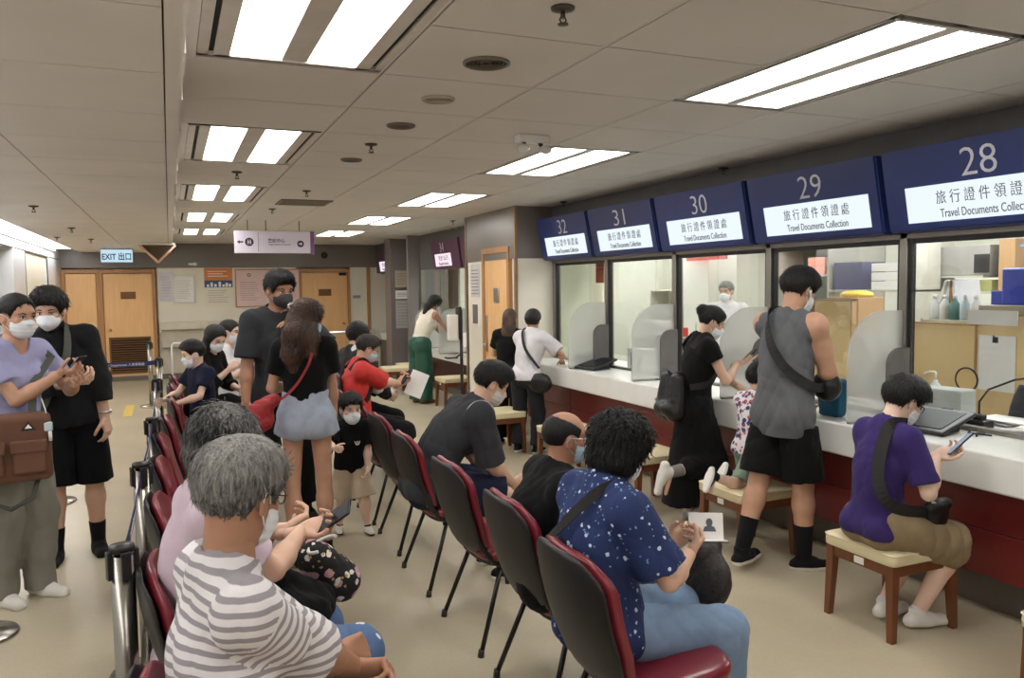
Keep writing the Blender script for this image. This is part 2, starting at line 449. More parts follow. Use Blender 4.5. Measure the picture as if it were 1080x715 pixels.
# bulkhead over the glass
c = B(mat('bulkhead dark grey', srgb(92, 90, 90), 0.5)); c.box((4.08, -4, 2.02), (4.14, YB0, CEIL + 0.02)); c.box((4.08, YB1, 2.02), (4.14, 13.6, CEIL + 0.02)); c.box((4.08, 15.0, 2.02), (4.14, FAR, CEIL + 0.02))
struct('trim_2', c)
c = B(M_maroon); c.box((4.10, -4, 0), (4.16, 0.95, 2.02)); struct('wall_side', c)
c = B(M_brown); c.box((-2.6, -4.2, 0), (9.2, -4.0, CEIL + 0.1)); struct('wall_front', c)

# ================================================================== CEILING FITTINGS
M_diff = emit('lamp diffuser', (1.0, 0.975, 0.93), LAMP_HALL)
M_tray = mat('lamp tray metal', srgb(206, 202, 196), 0.4, 0.2)
def luminaire(x0, x1, y0, y1, label, group, mg=0.05, mid=0.045):
    cx, cy = (x0 + x1) / 2, (y0 + y1) / 2; w = (x1 - x0) / 2; l = (y1 - y0) / 2
    t = empty('ceiling_light', (cx, cy, CEIL), label, 'ceiling light', group)
    f = B(M_tray)
    sl = mg; s0 = mg * 0.36; s1 = s0 + 0.020
    f.box((-w, -l, 0.0), (w, -l + 0.02, 0.05)); f.box((-w, l - 0.02, 0.0), (w, l, 0.05))
    f.box((-mid, -l, 0.004), (mid, l, 0.03), 0.003)
    for s in (-1, 1):
        f.box((min(s * w, s * (w - s0)), -l, 0.0), (max(s * w, s * (w - s0)), l, 0.05))
        f.box((min(s * (w - s1), s * (w - sl - 0.008)), -l, 0.0), (max(s * (w - s1), s * (w - sl - 0.008)), l, 0.05))
    f.box((-w, -l, 0.05), (w, l, 0.06))
    f.build('frame', parent=t)
    for s in (-1, 1):
        a, b_ = sorted((s * mid, s * (w - sl - 0.008)))
        d = B(M_diff)
        d.box((a + 0.003, -l + 0.022, 0.006), (b_ - 0.003, l - 0.022, 0.02), 0.004)
        d.build('diffuser', parent=t)
        a, b_ = sorted((s * (w - s0), s * (w - s1)))
        for (u, v) in ((-l + 0.03, -0.02), (0.02, l - 0.03)):
            B(M_dark).box((a, u, 0.010), (b_, v, 0.03)).build('air_slot', parent=t)
    return t
k = -8
while True:
    y0 = 2.02 + 0.6725 * k
    if y0 > 15: break
    a, b_ = y0 + 0.03, y0 + 1.345 - 0.03
    if y0 + 1.34 < FAR:
        if k < 0: lab1 = lab2 = None
        n = {0: 'nearest and largest', 4: 'second from the camera', 8: 'third from the camera', 12: 'fourth from the camera', 16: 'fifth from the camera', 20: 'farthest and smallest'}.get(k, '')
        if k >= 0:
            luminaire(0.13, 0.855, a, b_, 'twin panel ceiling light beside the left soffit, %s' % n, 'ceiling lights along the left soffit', 0.11, 0.05)
            luminaire(2.32, 2.98, a, b_, 'twin panel ceiling light in the right hand ceiling row, %s' % n, 'ceiling lights in the right row', 0.036, 0.035)
        else:
            luminaire(0.13, 0.855, a, b_, 'twin panel ceiling light behind the camera by the soffit', 'ceiling lights behind the camera by the soffit', 0.11, 0.05)
            luminaire(2.32, 2.98, a, b_, 'twin panel ceiling light behind the camera near the counters', 'ceiling lights behind the camera near the counters')
    k += 4
c = B(M_tile)                                           # tile strips beside the left row of lights
for (i, j) in lampcells:
    y0, y1 = YT[j], min(YT[j + 1], FAR)
    if i == 0:
        c.box((0.079, y0, CEIL), (0.128, y1, CEIL + 0.015))
    if y1 > 15.4: c.box(((0.13 if i == 0 else 2.32), max(y0, 15.47), CEIL), ((0.855 if i == 0 else 2.98), y1, CEIL + 0.015))
struct('trim_3', c)
# office lamps
def office_lamp(x, y, i):
    t = empty('office_ceiling_light', (x, y, CEIL), 'white ceiling light panel inside the office, %s' % i, 'ceiling light', 'office ceiling lights')
    B(emit('office diffuser', (0.97, 1.0, 0.98), LAMP_OFFICE)).box((-0.55, -0.14, -0.015), (0.55, 0.14, -0.003), 0.004).build('diffuser', parent=t)
    B(M_tray).box((-0.6, -0.19, -0.012), (0.6, -0.14, 0), 0.002).box((-0.6, 0.14, -0.012), (0.6, 0.19, 0), 0.002).build('frame', parent=t)
for x, y, i in ((5.6, 2.6, 'over the first booth'), (5.6, 4.6, 'over the second booth'), (5.6, 6.9, 'over the third booth'), (7.6, 3.6, 'deep in the office near side'), (7.6, 6.2, 'deep in the office middle'), (7.6, 9.2, 'deep in the office far side'), (5.3, 9.3, 'in the pale green room'), (4.66, 11.8, 'behind the purple signed counter'), (7.0, 10.2, 'added to brighten the room past the red notice'), (8.1, 12.3, 'added to brighten the deepest back room')): office_lamp(x, y, i)  # last two are added, unseen lamps that brighten the back room behind the glass

M_spr = mat('sprinkler metal', srgb(90, 84, 78), 0.35, 0.8)
def sprinkler(x, y, z, label):
    t = empty('sprinkler', (x, y, z), label, 'sprinkler', 'ceiling sprinklers')
    B(M_spr).lathe([(0, 0.001), (0.040, 0.0), (0.038, -0.008), (0.02, -0.014), (0, -0.015)], seg=18).build('plate', parent=t)
    m = B(M_spr).cyl((0, 0, -0.012), (0, 0, -0.035), 0.008)
    for s in (-1, 1): m.tube([(s * 0.006, 0, -0.03), (s * 0.012, 0, -0.04), (s * 0.003, 0, -0.052)], 0.003, 6)
    m.lathe([(0, -0.05), (0.018, -0.052), (0.018, -0.056), (0, -0.056)], seg=12)
    m.build('nozzle', parent=t)
for a in ((1.21, 2.37, CEIL, 'sprinkler head nearest the camera on the ceiling tiles'),
          (1.20, 5.01, CEIL, 'sprinkler head just behind the dark round grilles'),
          (1.20, 7.57, CEIL, 'sprinkler head in front of the square air grille'),
          (4.02, 5.14, CEIL, 'sprinkler head in the ceiling just above sign 30'),
          (3.95, 7.76, CEIL, 'sprinkler head in the ceiling just above signs 31 and 32'),
          (3.6, 10.4, CEIL, 'sprinkler head near the purple signs'),
          (1.10, 9.37, CEIL, 'sprinkler head just before the hanging sign'),
          (0.51, 6.51, CEIL, 'small sprinkler head between the soffit side lights'),
          (-1.02, 7.77, SOFF, 'sprinkler head on the left soffit nearest the camera'),
          (-0.99, 10.31, SOFF, 'sprinkler head on the left soffit farther back'),
          (-1.34, 12.13, SOFF, 'sprinkler head on the left soffit close to the light strip'),
          (-0.97, 12.49, SOFF, 'sprinkler head on the left soffit before the exit sign')): sprinkler(*a)
M_vent = mat('round vent grey', srgb(120, 112, 100), 0.5)
def round_vent(x, y, r, label, light=False):
    m = M_vent if not light else mat('pale round cover', srgb(178, 168, 154), 0.5)
    t = empty('round_ceiling_vent', (x, y, CEIL), label, 'ceiling vent', 'round ceiling covers')
    B(m).lathe([(r * 0.93, 0.002), (r, 0), (r, -0.008), (r * 0.9, -0.012), (r * 0.88, -0.004)], seg=28).build('rim', parent=t)
    g_ = B(mat('vent mesh', srgb(96, 90, 80), 0.6) if not light else m).lathe([(0, -0.004), (r * 0.9, -0.004), (r * 0.9, 0.0), (0, 0.0)], seg=28)
    for q in range(1, 5): g_.lathe([(r * 0.18 * q, -0.004), (r * 0.18 * q + 0.004, -0.008), (r * 0.18 * q + 0.008, -0.004)], seg=24)
    g_.build('grille', parent=t)
round_vent(1.21, 3.05, 0.095, 'round dark ceiling speaker grille nearest the camera')
round_vent(1.22, 3.71, 0.08, 'pale round blank ceiling cover between two dark grilles', True)
round_vent(1.22, 4.38, 0.08, 'second dark round ceiling grille behind the pale cover')
round_vent(1.21, 5.65, 0.075, 'smallest and farthest round ceiling grille')
t = empty('ceiling_vent_grille', (1.33, 8.6, CEIL), 'square slatted air grille in the ceiling above the hanging sign', 'ceiling vent')
v = B(M_vent).box((-0.26, -0.26, -0.01), (0.26, -0.23, 0)).box((-0.26, 0.23, -0.01), (0.26, 0.26, 0)).box((-0.26, -0.26, -0.01), (-0.23, 0.26, 0)).box((0.23, -0.26, -0.01), (0.26, 0.26, 0)); v.build('frame', parent=t)
v = B(M_vent)
for q in range(14): v.box((-0.23, -0.22 + q * 0.033, -0.008), (0.23, -0.205 + q * 0.033, -0.001))
v.build('slats', parent=t)
# emergency twin-spot lamp on the ceiling
t = empty('emergency_lamp', (2.04, 4.42, CEIL), 'twin headed emergency spotlight fixed to the ceiling near the second right light', 'emergency light')
B(M_white).box((-0.10, -0.04, -0.045), (0.10, 0.04, 0), 0.006).build('housing', parent=t)
for s in (-1, 1):
    h = B(M_black).cyl((s * 0.05, 0, -0.04), (s * 0.06, -0.02, -0.07), 0.012).build('bracket', parent=t)
    B(mat('clear lamp lens', srgb(220, 220, 214), 0.15, spec=0.8)).ball((s * 0.075, -0.035, -0.085), 0.036, 2, (1.1, 1, 0.8)).build('lamp_head', parent=t)
# hanging direction sign
M_lil = mat('lilac sign face', srgb(214, 206, 222), 0.3, var=0.02)
M_plum = mat('dark plum print', srgb(50, 34, 60), 0.5)
t = empty('hanging_sign', (1.3, 11.0, 2.19), 'lilac direction sign hanging from the ceiling with arrows and round symbols', 'sign')
B(M_lil).box((-0.50, -0.02, 0.0), (0.47, 0.02, 0.29), 0.004).build('board', parent=t)
B(mat('purple sign edge', srgb(116, 74, 130), 0.4)).box((0.472, -0.03, -0.01), (0.52, 0.02, 0.29), 0.003).build('end_panel', parent=t)
for x in (-0.33, -0.10, 0.33): B(M_spr).cyl((x, 0, 0.285), (x, 0, 0.43), 0.005, seg=8).build('hanger_rod', parent=t)
a = B(M_plum).prism([(-0.47, 0.145), (-0.435, 0.17), (-0.435, 0.155), (-0.39, 0.155), (-0.39, 0.135), (-0.435, 0.135), (-0.435, 0.12)], (1, 0, 0), (0, 0, 1), (0, -1, 0), (0, -0.02, 0), 0.002); a.build('arrow', parent=t)
def disc(mb, cx, cz, r, y0, d, seg=24):
    mb.prism([(cx + r * math.cos(2 * PI * i / seg), cz + r * math.sin(2 * PI * i / seg)) for i in range(seg)], (1, 0, 0), (0, 0, 1), (0, -1, 0), (0, y0, 0), d)
a = B(M_plum); disc(a, -0.315, 0.145, 0.055, -0.02, 0.002); a.use(M_lil)
a.box((-0.335, -0.0235, 0.115), (-0.325, -0.0221, 0.175)).box((-0.305, -0.0235, 0.115), (-0.295, -0.0221, 0.175)).box((-0.34, -0.0235, 0.14), (-0.29, -0.0221, 0.15)); a.build('symbol', parent=t)
a = B(M_plum); disc(a, 0.34, 0.125, 0.045, -0.02, 0.002); a.use(M_lil).prism([(0.315, 0.118), (0.315, 0.132), (0.34, 0.132), (0.34, 0.148), (0.368, 0.125), (0.34, 0.102), (0.34, 0.118)], (1, 0, 0), (0, 0, 1), (0, -1, 0), (0, -0.0222, 0), 0.001); a.build('symbol', parent=t)
B(M_plum).box((-0.205, -0.0215, 0.02), (-0.2, -0.02, 0.27)).build('divider', parent=t)
text_mesh('lettering', '登記中心', 0.055, M_plum, (0.03, -0.021, 0.145), (1, 0, 0), (0, 0, 1), t, weight=0.0008)
text_mesh('lettering', 'Registration Counter', 0.034, M_plum, (0.07, -0.021, 0.105), (1, 0, 0), (0, 0, 1), t)
# exit sign
t = empty('exit_sign', (-0.79, 15.0, 2.20), 'lit white and blue exit sign hanging in front of the left doors', 'sign')
B(emit('exit face', (0.62, 0.85, 1.0), 0.9)).box((-0.24, -0.018, 0.0), (0.24, 0.018, 0.21), 0.006).build('lit_panel', parent=t)
B(M_alu).box((-0.25, -0.025, -0.01), (0.25, 0.025, 0.0)).box((-0.25, -0.025, 0.21), (0.25, 0.025, 0.225)).build('frame', parent=t)
for x in (-0.18, 0.18): B(M_spr).cyl((x, 0, 0.22), (x, 0, SOFF - 2.2 + 0.001), 0.006, seg=8).build('hanger_rod', parent=t)
text_mesh('lettering', 'EXIT 出口', 0.135, mat('exit blue', srgb(20, 50, 110), 0.5), (0, -0.0185, 0.045), (1, 0, 0), (0, 0, 1), t, width=0.44, weight=0.003)
# triangular mirror dome by the soffit
t = empty('security_mirror', (-0.14, 13.4, 2.41), 'brown wedge shaped ceiling mirror hanging beside the exit sign', 'mirror')
mm = B(mat('dark mirror glass', srgb(104, 92, 80), 0.1, 0.9)); mm.prism([(-0.24, 0.01), (0.24, 0.01), (0.0, -0.25)], (1, 0, 0), (0, 0, 1), (0, 1, 0), (0, 0, 0), 0.04); mm.build('mirror_face', parent=t)
mm = B(mat('pink mirror rim', srgb(220, 176, 150), 0.4))
for p0, p1 in (((-0.25, 0.0, 0.0), (0, 0.0, -0.265)), ((0.25, 0, 0.0), (0, 0, -0.265))): mm.tube([p0, p1], 0.018, 8)
mm.build('rim', parent=t)
B(M_white).box((-0.25, -0.02, 0.0), (0.25, 0.06, 0.03), 0.005).build('mount', parent=t)

# ================================================================== FAR WALL NOTICES
def sheet(name, label, cat, x0, x1, z0, z1, y, m, group=None, d=0.01, parent=None):
    o = B(m).box((x0, y - d, z0), (x1, y, z1), min(0.003, d / 3)).build(name)
    if parent: o.parent = parent
    else: tag(o, label, cat, group)
    return o
def lines(mb, x0, x1, z0, z1, n, y, h=0.006, rng=random.Random(3)):
    for i in range(n):
        z = z1 - (z1 - z0) * (i + 0.5) / n
        mb.box((x0, y, z - h / 2), (x0 + (x1 - x0) * rng.uniform(0.7, 1), y + 0.0015, z + h / 2))
    return mb
M_pink = mat('pink noticeboard paper', srgb(236, 206, 204), 0.6, var=0.03)
M_ink = mat('grey ink', srgb(120, 116, 116), 0.7)
t = empty('pink_notice_board', (1.75, FAR + 0.01, 1.36), 'wide pink printed notice board on the far wall', 'notice board')
B(M_pink).box((-0.52, -0.012, 0.02), (0.72, 0.0, 0.74), 0.002).build('sheet', parent=t)
B(M_woodfr).box((-0.54, -0.02, 0.0), (0.74, 0, 0.02)).box((-0.54, -0.02, 0.74), (0.74, 0, 0.76)).box((-0.54, -0.02, 0.02), (-0.52, 0, 0.74)).box((0.72, -0.02, 0.02), (0.74, 0, 0.74)).build('frame', parent=t)
b_ = B(M_ink); lines(b_, -0.45, -0.05, 0.12, 0.52, 9, -0.0135); lines(b_, 0.1, 0.6, 0.12, 0.6, 11, -0.0135)
b_.build('print', parent=t)
e_ = B(mat('crest grey', srgb(70, 70, 66), 0.5)); disc(e_, -0.27, 0.64, 0.035, -0.012, 0.002); e_.use(M_pink); disc(e_, -0.27, 0.64, 0.02, -0.014, 0.001); e_.build('crest', parent=t)
t = empty('orange_poster', (0.90, FAR + 0.01, 1.40), 'poster with an orange top and blue cityscape band on the far wall', 'poster')
B(M_cream).box((-0.26, -0.01, 0), (0.26, 0, 0.74), 0.002).build('sheet', parent=t)
B(mat('poster orange', srgb(222, 134, 74), 0.5)).box((-0.26, -0.013, 0.5), (0.26, -0.01, 0.74)).build('orange_header', parent=t)
b_ = B(mat('poster blue', srgb(58, 84, 128), 0.5)).box((-0.26, -0.013, 0.36), (0.26, -0.01, 0.5)); b_.use(M_paper)
for i, (x, h) in enumerate(((-0.22, 0.05), (-0.15, 0.09), (-0.08, 0.06), (0.0, 0.10), (0.07, 0.05), (0.13, 0.08), (0.19, 0.06))): b_.box((x, -0.015, 0.37), (x + 0.045, -0.013, 0.37 + h))
b_.build('skyline_band', parent=t)
b_ = B(M_paper); lines(b_, -0.2, 0.2, 0.56, 0.70, 3, -0.0145, 0.014); b_.use(M_ink); lines(b_, -0.2, 0.2, 0.05, 0.32, 6, -0.0115); b_.build('print', parent=t)
t = empty('framed_notice', (0.26, FAR + 0.01, 1.46), 'white framed notice between the leaflet sheets and the orange poster', 'notice')
B(M_white).box((-0.20, -0.03, 0.0), (0.20, 0, 0.03), 0.004).box((-0.20, -0.03, 0.51), (0.20, 0, 0.54), 0.004).box((-0.20, -0.03, 0.03), (-0.17, 0, 0.51), 0.004).box((0.17, -0.03, 0.03), (0.20, 0, 0.51), 0.004).build('frame', parent=t)
b_ = B(M_paper).box((-0.17, -0.01, 0.03), (0.17, 0, 0.51)); b_.use(M_ink); lines(b_, -0.13, 0.13, 0.08, 0.46, 9, -0.0115, 0.004); b_.build('sheet', parent=t)
t = empty('lilac_leaflet', (-0.02 - 0.02, FAR + 0.01, 1.5), 'pale lilac notice sheet beside the louvred door', 'notice')
b_ = B(mat('pale lilac sheet', srgb(220, 214, 222), 0.6)).box((-0.13, -0.006, 0), (0.13, 0, 0.58)); b_.use(M_ink); lines(b_, -0.09, 0.09, 0.08, 0.5, 8, -0.0075, 0.004); b_.build('sheet', parent=t)
t = empty('wall_plate', (3.63, FAR + 0.01, 1.50), 'small lilac name plate on the cream panel right of the single door', 'plate')
B(mat('plate lilac', srgb(150, 140, 156), 0.5)).box((-0.07, -0.008, 0), (0.09, 0, 0.06), 0.002).build('plate', parent=t)
t = empty('wall_light', (-0.02 + 0.5, FAR - 0.02, 2.22), 'small white lamp fitting on the taupe band above the framed notice', 'lamp')
B(M_white).ball((0, 0, 0), 0.05, 2, (1, 0.6, 0.7)).build('lamp_head', parent=t); B(M_white).box((-0.12, 0, -0.02), (-0.02, 0.02, 0.02), 0.003).build('mount', parent=t)
t = empty('wall_clock', (2.98, FAR - 0.02, 2.40), 'small dark round speaker on the taupe band above the single door', 'speaker')
b_ = B(M_black); disc(b_, 0, 0, 0.07, 0.02, 0.03); b_.build('body', parent=t)
# ================================================================== COUNTERS
CF, GX = 3.62, 4.10
CZ = 0.88          # counter front, glass plane
YC0, YC1 = 0.9, 8.30
c = empty('service_counter', (CF, 4.6, 0), 'long white topped service counter with a maroon front under signs 28 to 32', 'counter')
o = B(M_white).box((0, YC0 - 4.6, 0.69), (0.95, YC1 - 4.6, 0.88), 0.012).build('worktop', parent=c)
p = B(M_maroon)
for i in range(7):
    a = YC0 - 4.6 + i * 1.058
    p.box((0.13, a + 0.003, 0.46), (0.19, a + 1.052, 0.69), 0.003); p.box((0.13, a + 0.003, 0.22), (0.19, a + 1.052, 0.455), 0.003)
p.build('front_panel', parent=c)
B(M_kick).box((0.28, YC0 - 4.6, 0), (0.30, YC1 - 4.6, 0.22)).build('kick_plate', parent=c)
c = empty('service_counter', (4.02, 11.7, 0), 'white topped counter with a dark front in the far recess under the purple signs', 'counter')
B(M_white).box((-0.07, -1.74, 0.56), (0.7, 1.88, 0.72), 0.01).build('worktop', parent=c)
B(mat('dark maroon panel', srgb(72, 36, 36), 0.4)).box((0.04, -1.74, 0.12), (0.08, 1.88, 0.56)).build('front_panel', parent=c)
B(M_kick).box((0.07, -1.74, 0.0), (0.09, 1.88, 0.12)).build('kick_plate', parent=c)
c = empty('service_counter', (4.05, 15.7, 0), 'short pale counter end at the back beyond the mauve columns', 'counter')
B(M_white).box((-0.10, -0.66, 0.66), (0.5, 1.0, 0.80), 0.01).build('worktop', parent=c)
B(M_kick).box((0.0, -0.66, 0.0), (0.05, 1.0, 0.66)).build('front_panel', parent=c)

# ---- mullions and panes
YM = [1.13, 2.32, 3.50, 4.68, 5.88, 7.07, 8.26]
m_ = B(M_alu)
for y in YM:
    m_.box((GX - 0.03, y - 0.028, CZ), (GX + 0.05, y + 0.028, 2.02), 0.004)
m_.box((GX - 0.03, 0.95, 1.97), (GX + 0.05, YC1, 2.02), 0.004); m_.box((GX - 0.02, 0.95, CZ), (GX + 0.04, YC1, 0.905), 0.003)
m_.use(M_black)
for y in YM: m_.box((GX - 0.015, y - 0.05, 0.90), (GX + 0.02, y + 0.05, 1.98))
m_.box((GX - 0.012, 0.95, 1.94), (GX + 0.02, YC1, 1.975))
struct('trim_4', m_)
for i in range(len(YM) - 1):
    w = B(M_glass).box((GX - 0.004, YM[i] + 0.05, 1.02), (GX + 0.004, YM[i + 1] - 0.05, 1.94)); struct('window_%d' % (i + 1), w)
m_ = B(M_alu)
for y in (10.05, 11.25, 12.45, 13.55): m_.box((GX - 0.03, y - 0.025, 0.72), (GX + 0.05, y + 0.025, 2.02), 0.004)
struct('trim_5', m_)
for i, y in enumerate((10.05, 11.25, 12.45)): struct('window_%d' % (8 + i), B(M_glass).box((GX - 0.004, y + 0.03, 0.95), (GX + 0.004, y + 1.15, 2.02)))
# green-white inner wall behind far counters
struct('wall_inner', B(mat('pale mint wall', srgb(206, 218, 200), 0.6)).box((5.2, 9.96, 0), (5.25, 13.4, CEIL)))

M_frost = frosted_mat('frosted acrylic screen', srgb(220, 222, 218), 0.46)
M_smoke = mat('dark grey felt screen', srgb(104, 100, 98), 0.8, var=0.06)
def fin_poly(w, h, r):
    pts = [(0, 0), (0, h), (-w + r, h)]
    for i in range(1, 13):
        a = PI / 2 + PI / 2 * i / 12
        pts.append((-w + r + r * math.cos(a), h - r + r * math.sin(a)))
    pts.append((-w, 0)); return pts
names = {1: 'outside the right edge', 2: 'between the tank top man and the purple shirt', 3: 'behind the woman in the black dress', 4: 'right of the flat black reader', 5: 'farthest, beside the white shirted person'}
for i, y in enumerate(YM):
    if i in (0, 6): continue
    t = empty('privacy_screen', (GX - 0.03, y, CZ), 'frosted rounded privacy screen on the counter, ' + names[i], 'privacy screen', None)
    B(M_frost).prism(fin_poly(0.43, 0.65, 0.27), (1, 0, 0), (0, 0, 1), (0, 1, 0), (0, -0.006, 0.012), 0.012).build('panel', parent=t)
    B(M_alu).box((-0.42, -0.014, 0.0), (0.0, 0.014, 0.014), 0.003).build('base_rail', parent=t)
    t = empty('divider_screen', (GX - 0.03, y - 0.05, CZ), 'small dark rounded divider at a frosted screen, ' + names[i].replace('the ', ''), 'divider')
    B(M_smoke).prism(fin_poly(0.17, 0.44, 0.10), (1, 0, 0), (0, 0, 1), (0, 1, 0), (0, -0.012, 0), 0.024).build('panel', parent=t)
    B(M_black).box((-0.17, -0.016, 0.0), (0, 0.016, 0.012), 0.002).build('base_rail', parent=t)
for y, w in ((11.25, 0), (12.45, 0)):
    t = empty('privacy_screen', (GX - 0.03, y, 0.72), 'grey rounded privacy screen on the far recess counter, ' + ('nearer one' if y < 12 else 'farther one'), 'privacy screen')
    B(M_frost).prism(fin_poly(0.43, 0.66, 0.2), (1, 0, 0), (0, 0, 1), (0, 1, 0), (0, -0.006, 0.012), 0.012).build('panel', parent=t)
    B(M_alu).box((-0.42, -0.014, 0.0), (0.0, 0.014, 0.014), 0.003).build('base_rail', parent=t)

# ---- signs above the counter
M_face = emit('lit sign face', (0.86, 0.95, 1.0), 1.02)
M_num = mat('pale sign numeral', srgb(206, 208, 216), 0.5)
M_signink = mat('sign lettering grey', srgb(88, 92, 104), 0.6)
def sign(y0, y1, num, body1, body2, housing, face, label, group, zt=2.46, zb=2.0, xt=3.84, xb=3.93, fw=(0.13, 0.93), ink=M_signink, numm=M_num):
    yc = (y0 + y1) / 2; w = (y1 - y0) / 2 - 0.018
    t = empty('lit_counter_sign', (xb, yc, zb), label, 'sign', group)
    T = Vector((xt - xb, 0, zt - zb)); h = T.length; up = T.normalized(); n = Vector((0, 1, 0)).cross(up); n = -n if n.x > 0 else n
    hb = B(housing)
    prof = [(0.0, 0.0), (xt - xb, zt - zb), (xt - xb + 0.10, zt - zb), (0.20, 0.05), (0.16, 0.0)]
    hb.prism(prof, (1, 0, 0), (0, 0, 1), (0, 1, 0), (0, -w, 0), 2 * w)
    es = [e for e in hb.bm.edges]
    bmesh.ops.bevel(hb.bm, geom=es, offset=0.012, segments=2, affect='EDGES')
    hb.build('housing', parent=t)
    # face panel (y runs right to left as seen from the hall: reading direction is -y)
    def P(u, v, d=0.0): return Vector((0, 0, 0)) + up * (v * h) + Vector((0, -1, 0)) * u + n * d
    u0, u1 = -w + fw[0] * 2 * w, -w + fw[1] * 2 * w
    v0, v1 = 0.10, 0.53
    fb = B(face)
    fb.prism([(u0, v0 * h), (u1, v0 * h), (u1, v1 * h), (u0, v1 * h)], (0, -1, 0), up, n, n * 0.001, 0.004)
    fb.build('lit_panel', parent=t)
    uc = (u0 + u1) / 2 + 0.02
    text_mesh('lettering', body1, 0.080, ink, P(uc, 0.53 - 0.215, 0.0062), (0, -1, 0), up, t, width=(u1 - u0) * 0.62, weight=-0.0004)
    text_mesh('lettering', body2, 0.066, ink, P(uc, 0.145, 0.0062), (0, -1, 0), up, t, width=(u1 - u0) * 0.58)
    if num: text_mesh('numeral', num, 0.215, numm, P((u0 + u1) / 2 + 0.0, 0.585, 0.002), (0, -1, 0), up, t, width=0.20 if len(num) > 1 else None, weight=-0.002)
    return t
for i, n_ in ((0, '27'), (1, '28'), (2, '29'), (3, '30'), (4, '31'), (5, '32')):
    if i == 0: continue
    sign(YM[i] + 0.0, YM[i + 1], n_, '旅 行 證 件 領 證 處', 'Travel Documents Collection', M_navy, M_face, {'28': 'largest navy lit counter sign, cut by the right edge, reading 28', '29': 'navy lit sign above the man in the grey tank top, reading 29', '30': 'navy lit sign in the middle, above the office worker, reading 30', '31': 'navy lit sign second from the far end, reading 31', '32': 'smallest navy lit sign at the far end of the row, reading 32'}[n_], None)
M_purp = mat('purple sign housing', srgb(82, 46, 76), 0.35)
M_pface = emit('lit pink sign face', (1.0, 0.84, 0.93), 1.0)
sign(11.3, 12.7, '34', '登記', 'Registration', M_purp, M_pface, 'purple lit counter sign with a pink panel in the far recess', None, fw=(0.12, 0.70), xt=3.98, xb=4.04)
t = sign(10.0, 11.28, '', '', '', M_purp, M_purp, 'blank purple sign housing nearest the side door wall', None, xt=3.98, xb=4.04)
sign(15.2, 16.4, '', '登記', 'Registration', M_purp, M_pface, 'small pink lit sign half hidden by the mauve columns', None, xt=3.98, xb=4.04, fw=(0.1, 0.9))

# ---- column notices
def colsheet(x, y, z0, z1, w, label, m):
    t = empty('notice_sheet', (x, y, z0), label, 'notice')
    b = B(m).box((-w / 2, -0.008, 0), (w / 2, 0, z1 - z0), 0.002); b.use(M_ink); lines(b, -w / 2 + 0.03, w / 2 - 0.03, 0.04, z1 - z0 - 0.04, max(3, int((z1 - z0) / 0.06)), -0.0095, 0.008)
    b.build('sheet', parent=t)
    B(M_alu).box((-w / 2 - 0.01, -0.010, z1 - z0), (w / 2 + 0.01, 0, z1 - z0 + 0.012), 0.001).build('clip_rail', parent=t)
colsheet(4.04, 14.6, 1.72, 2.03, 0.30, 'upper notice with big letters on the mauve pillar', mat('tan notice', srgb(184, 172, 150), 0.6))
colsheet(4.04, 14.6, 1.50, 1.66, 0.30, 'narrow dark titled notice strip on the mauve pillar', M_paper)
colsheet(4.04, 14.6, 0.95, 1.47, 0.30, 'tall pale notice at the bottom of the mauve pillar', mat('grey notice', srgb(180, 178, 174), 0.6))
# notices on the side wall next to the door
def wallsheet(y, z0, z1, w, label, m, pict=None):
    t = empty('notice_sheet', (XB, y, z0), label, 'notice')
    b = B(m).box((-0.008, -w / 2, 0), (0, w / 2, z1 - z0), 0.002); b.use(M_ink)
    for i in range(8): b.box((-0.0095, -w / 2 + 0.03, 0.04 + i * (z1 - z0 - 0.08) / 8), (-0.008, w / 2 - 0.03, 0.05 + i * (z1 - z0 - 0.08) / 8))
    b.build('sheet', parent=t)
    if pict: B(pict).box((-0.011, -w / 2 + 0.02, 0.02), (-0.008, w / 2 - 0.02, (z1 - z0) * 0.95)).build('picture', parent=t)
wallsheet(9.62, 1.58, 2.0, 0.32, 'pale lined notice sheet beside the orange side door', mat('pale grey notice', srgb(206, 202, 200), 0.6))
wallsheet(9.62, 1.22, 1.50, 0.22, 'small notice with a dark picture below the lined sheet', M_paper, mat('brown grey picture', srgb(120, 108, 100), 0.6))

# ---- hand sanitizer stand
t = empty('sanitizer_stand', (3.45, 9.72, 0), 'white hand sanitizer dispenser on a dark pole beside the notices', 'dispenser')
B(M_black).lathe([(0, 0), (0.14, 0), (0.14, 0.012), (0.03, 0.03), (0, 0.03)], seg=24).build('base', parent=t)
B(M_black).cyl((0, 0, 0.02), (0, 0, 1.42), 0.022, seg=12).build('pole', parent=t)
B(M_white).box((-0.18, -0.06, 1.02), (-0.05, 0.06, 1.36), 0.02).build('dispenser', parent=t)
B(M_black).box((-0.052, -0.07, 1.04), (-0.01, 0.07, 1.46), 0.01).build('back_plate', parent=t)
B(M_black).tube([(-0.02, 0, 0.84), (-0.08, 0, 0.80), (-0.20, 0, 0.80), (-0.22, 0, 0.815)], 0.012, 8).box((-0.22, -0.06, 0.795), (-0.07, 0.06, 0.808), 0.004).build('drip_tray', parent=t)

# ---- rail at the back
t = empty('queue_rail', (2.9, 14.0, 0), 'brushed metal hoop rail standing in front of the far wall', 'rail')
r = B(M_steel).tube([(-0.62, 0, 0), (-0.62, 0, 0.84), (-0.59, 0, 0.91), (-0.52, 0, 0.94), (0.42, 0, 0.94), (0.49, 0, 0.91), (0.52, 0, 0.84), (0.52, 0, 0)], 0.028, 12)
r.build('hoop', parent=t)
for x in (-0.62, 0.52): B(M_steel).lathe([(0, 0), (0.06, 0), (0.06, 0.008), (0, 0.01)], c=(x, 0, 0), seg=18).build('floor_flange', parent=t)

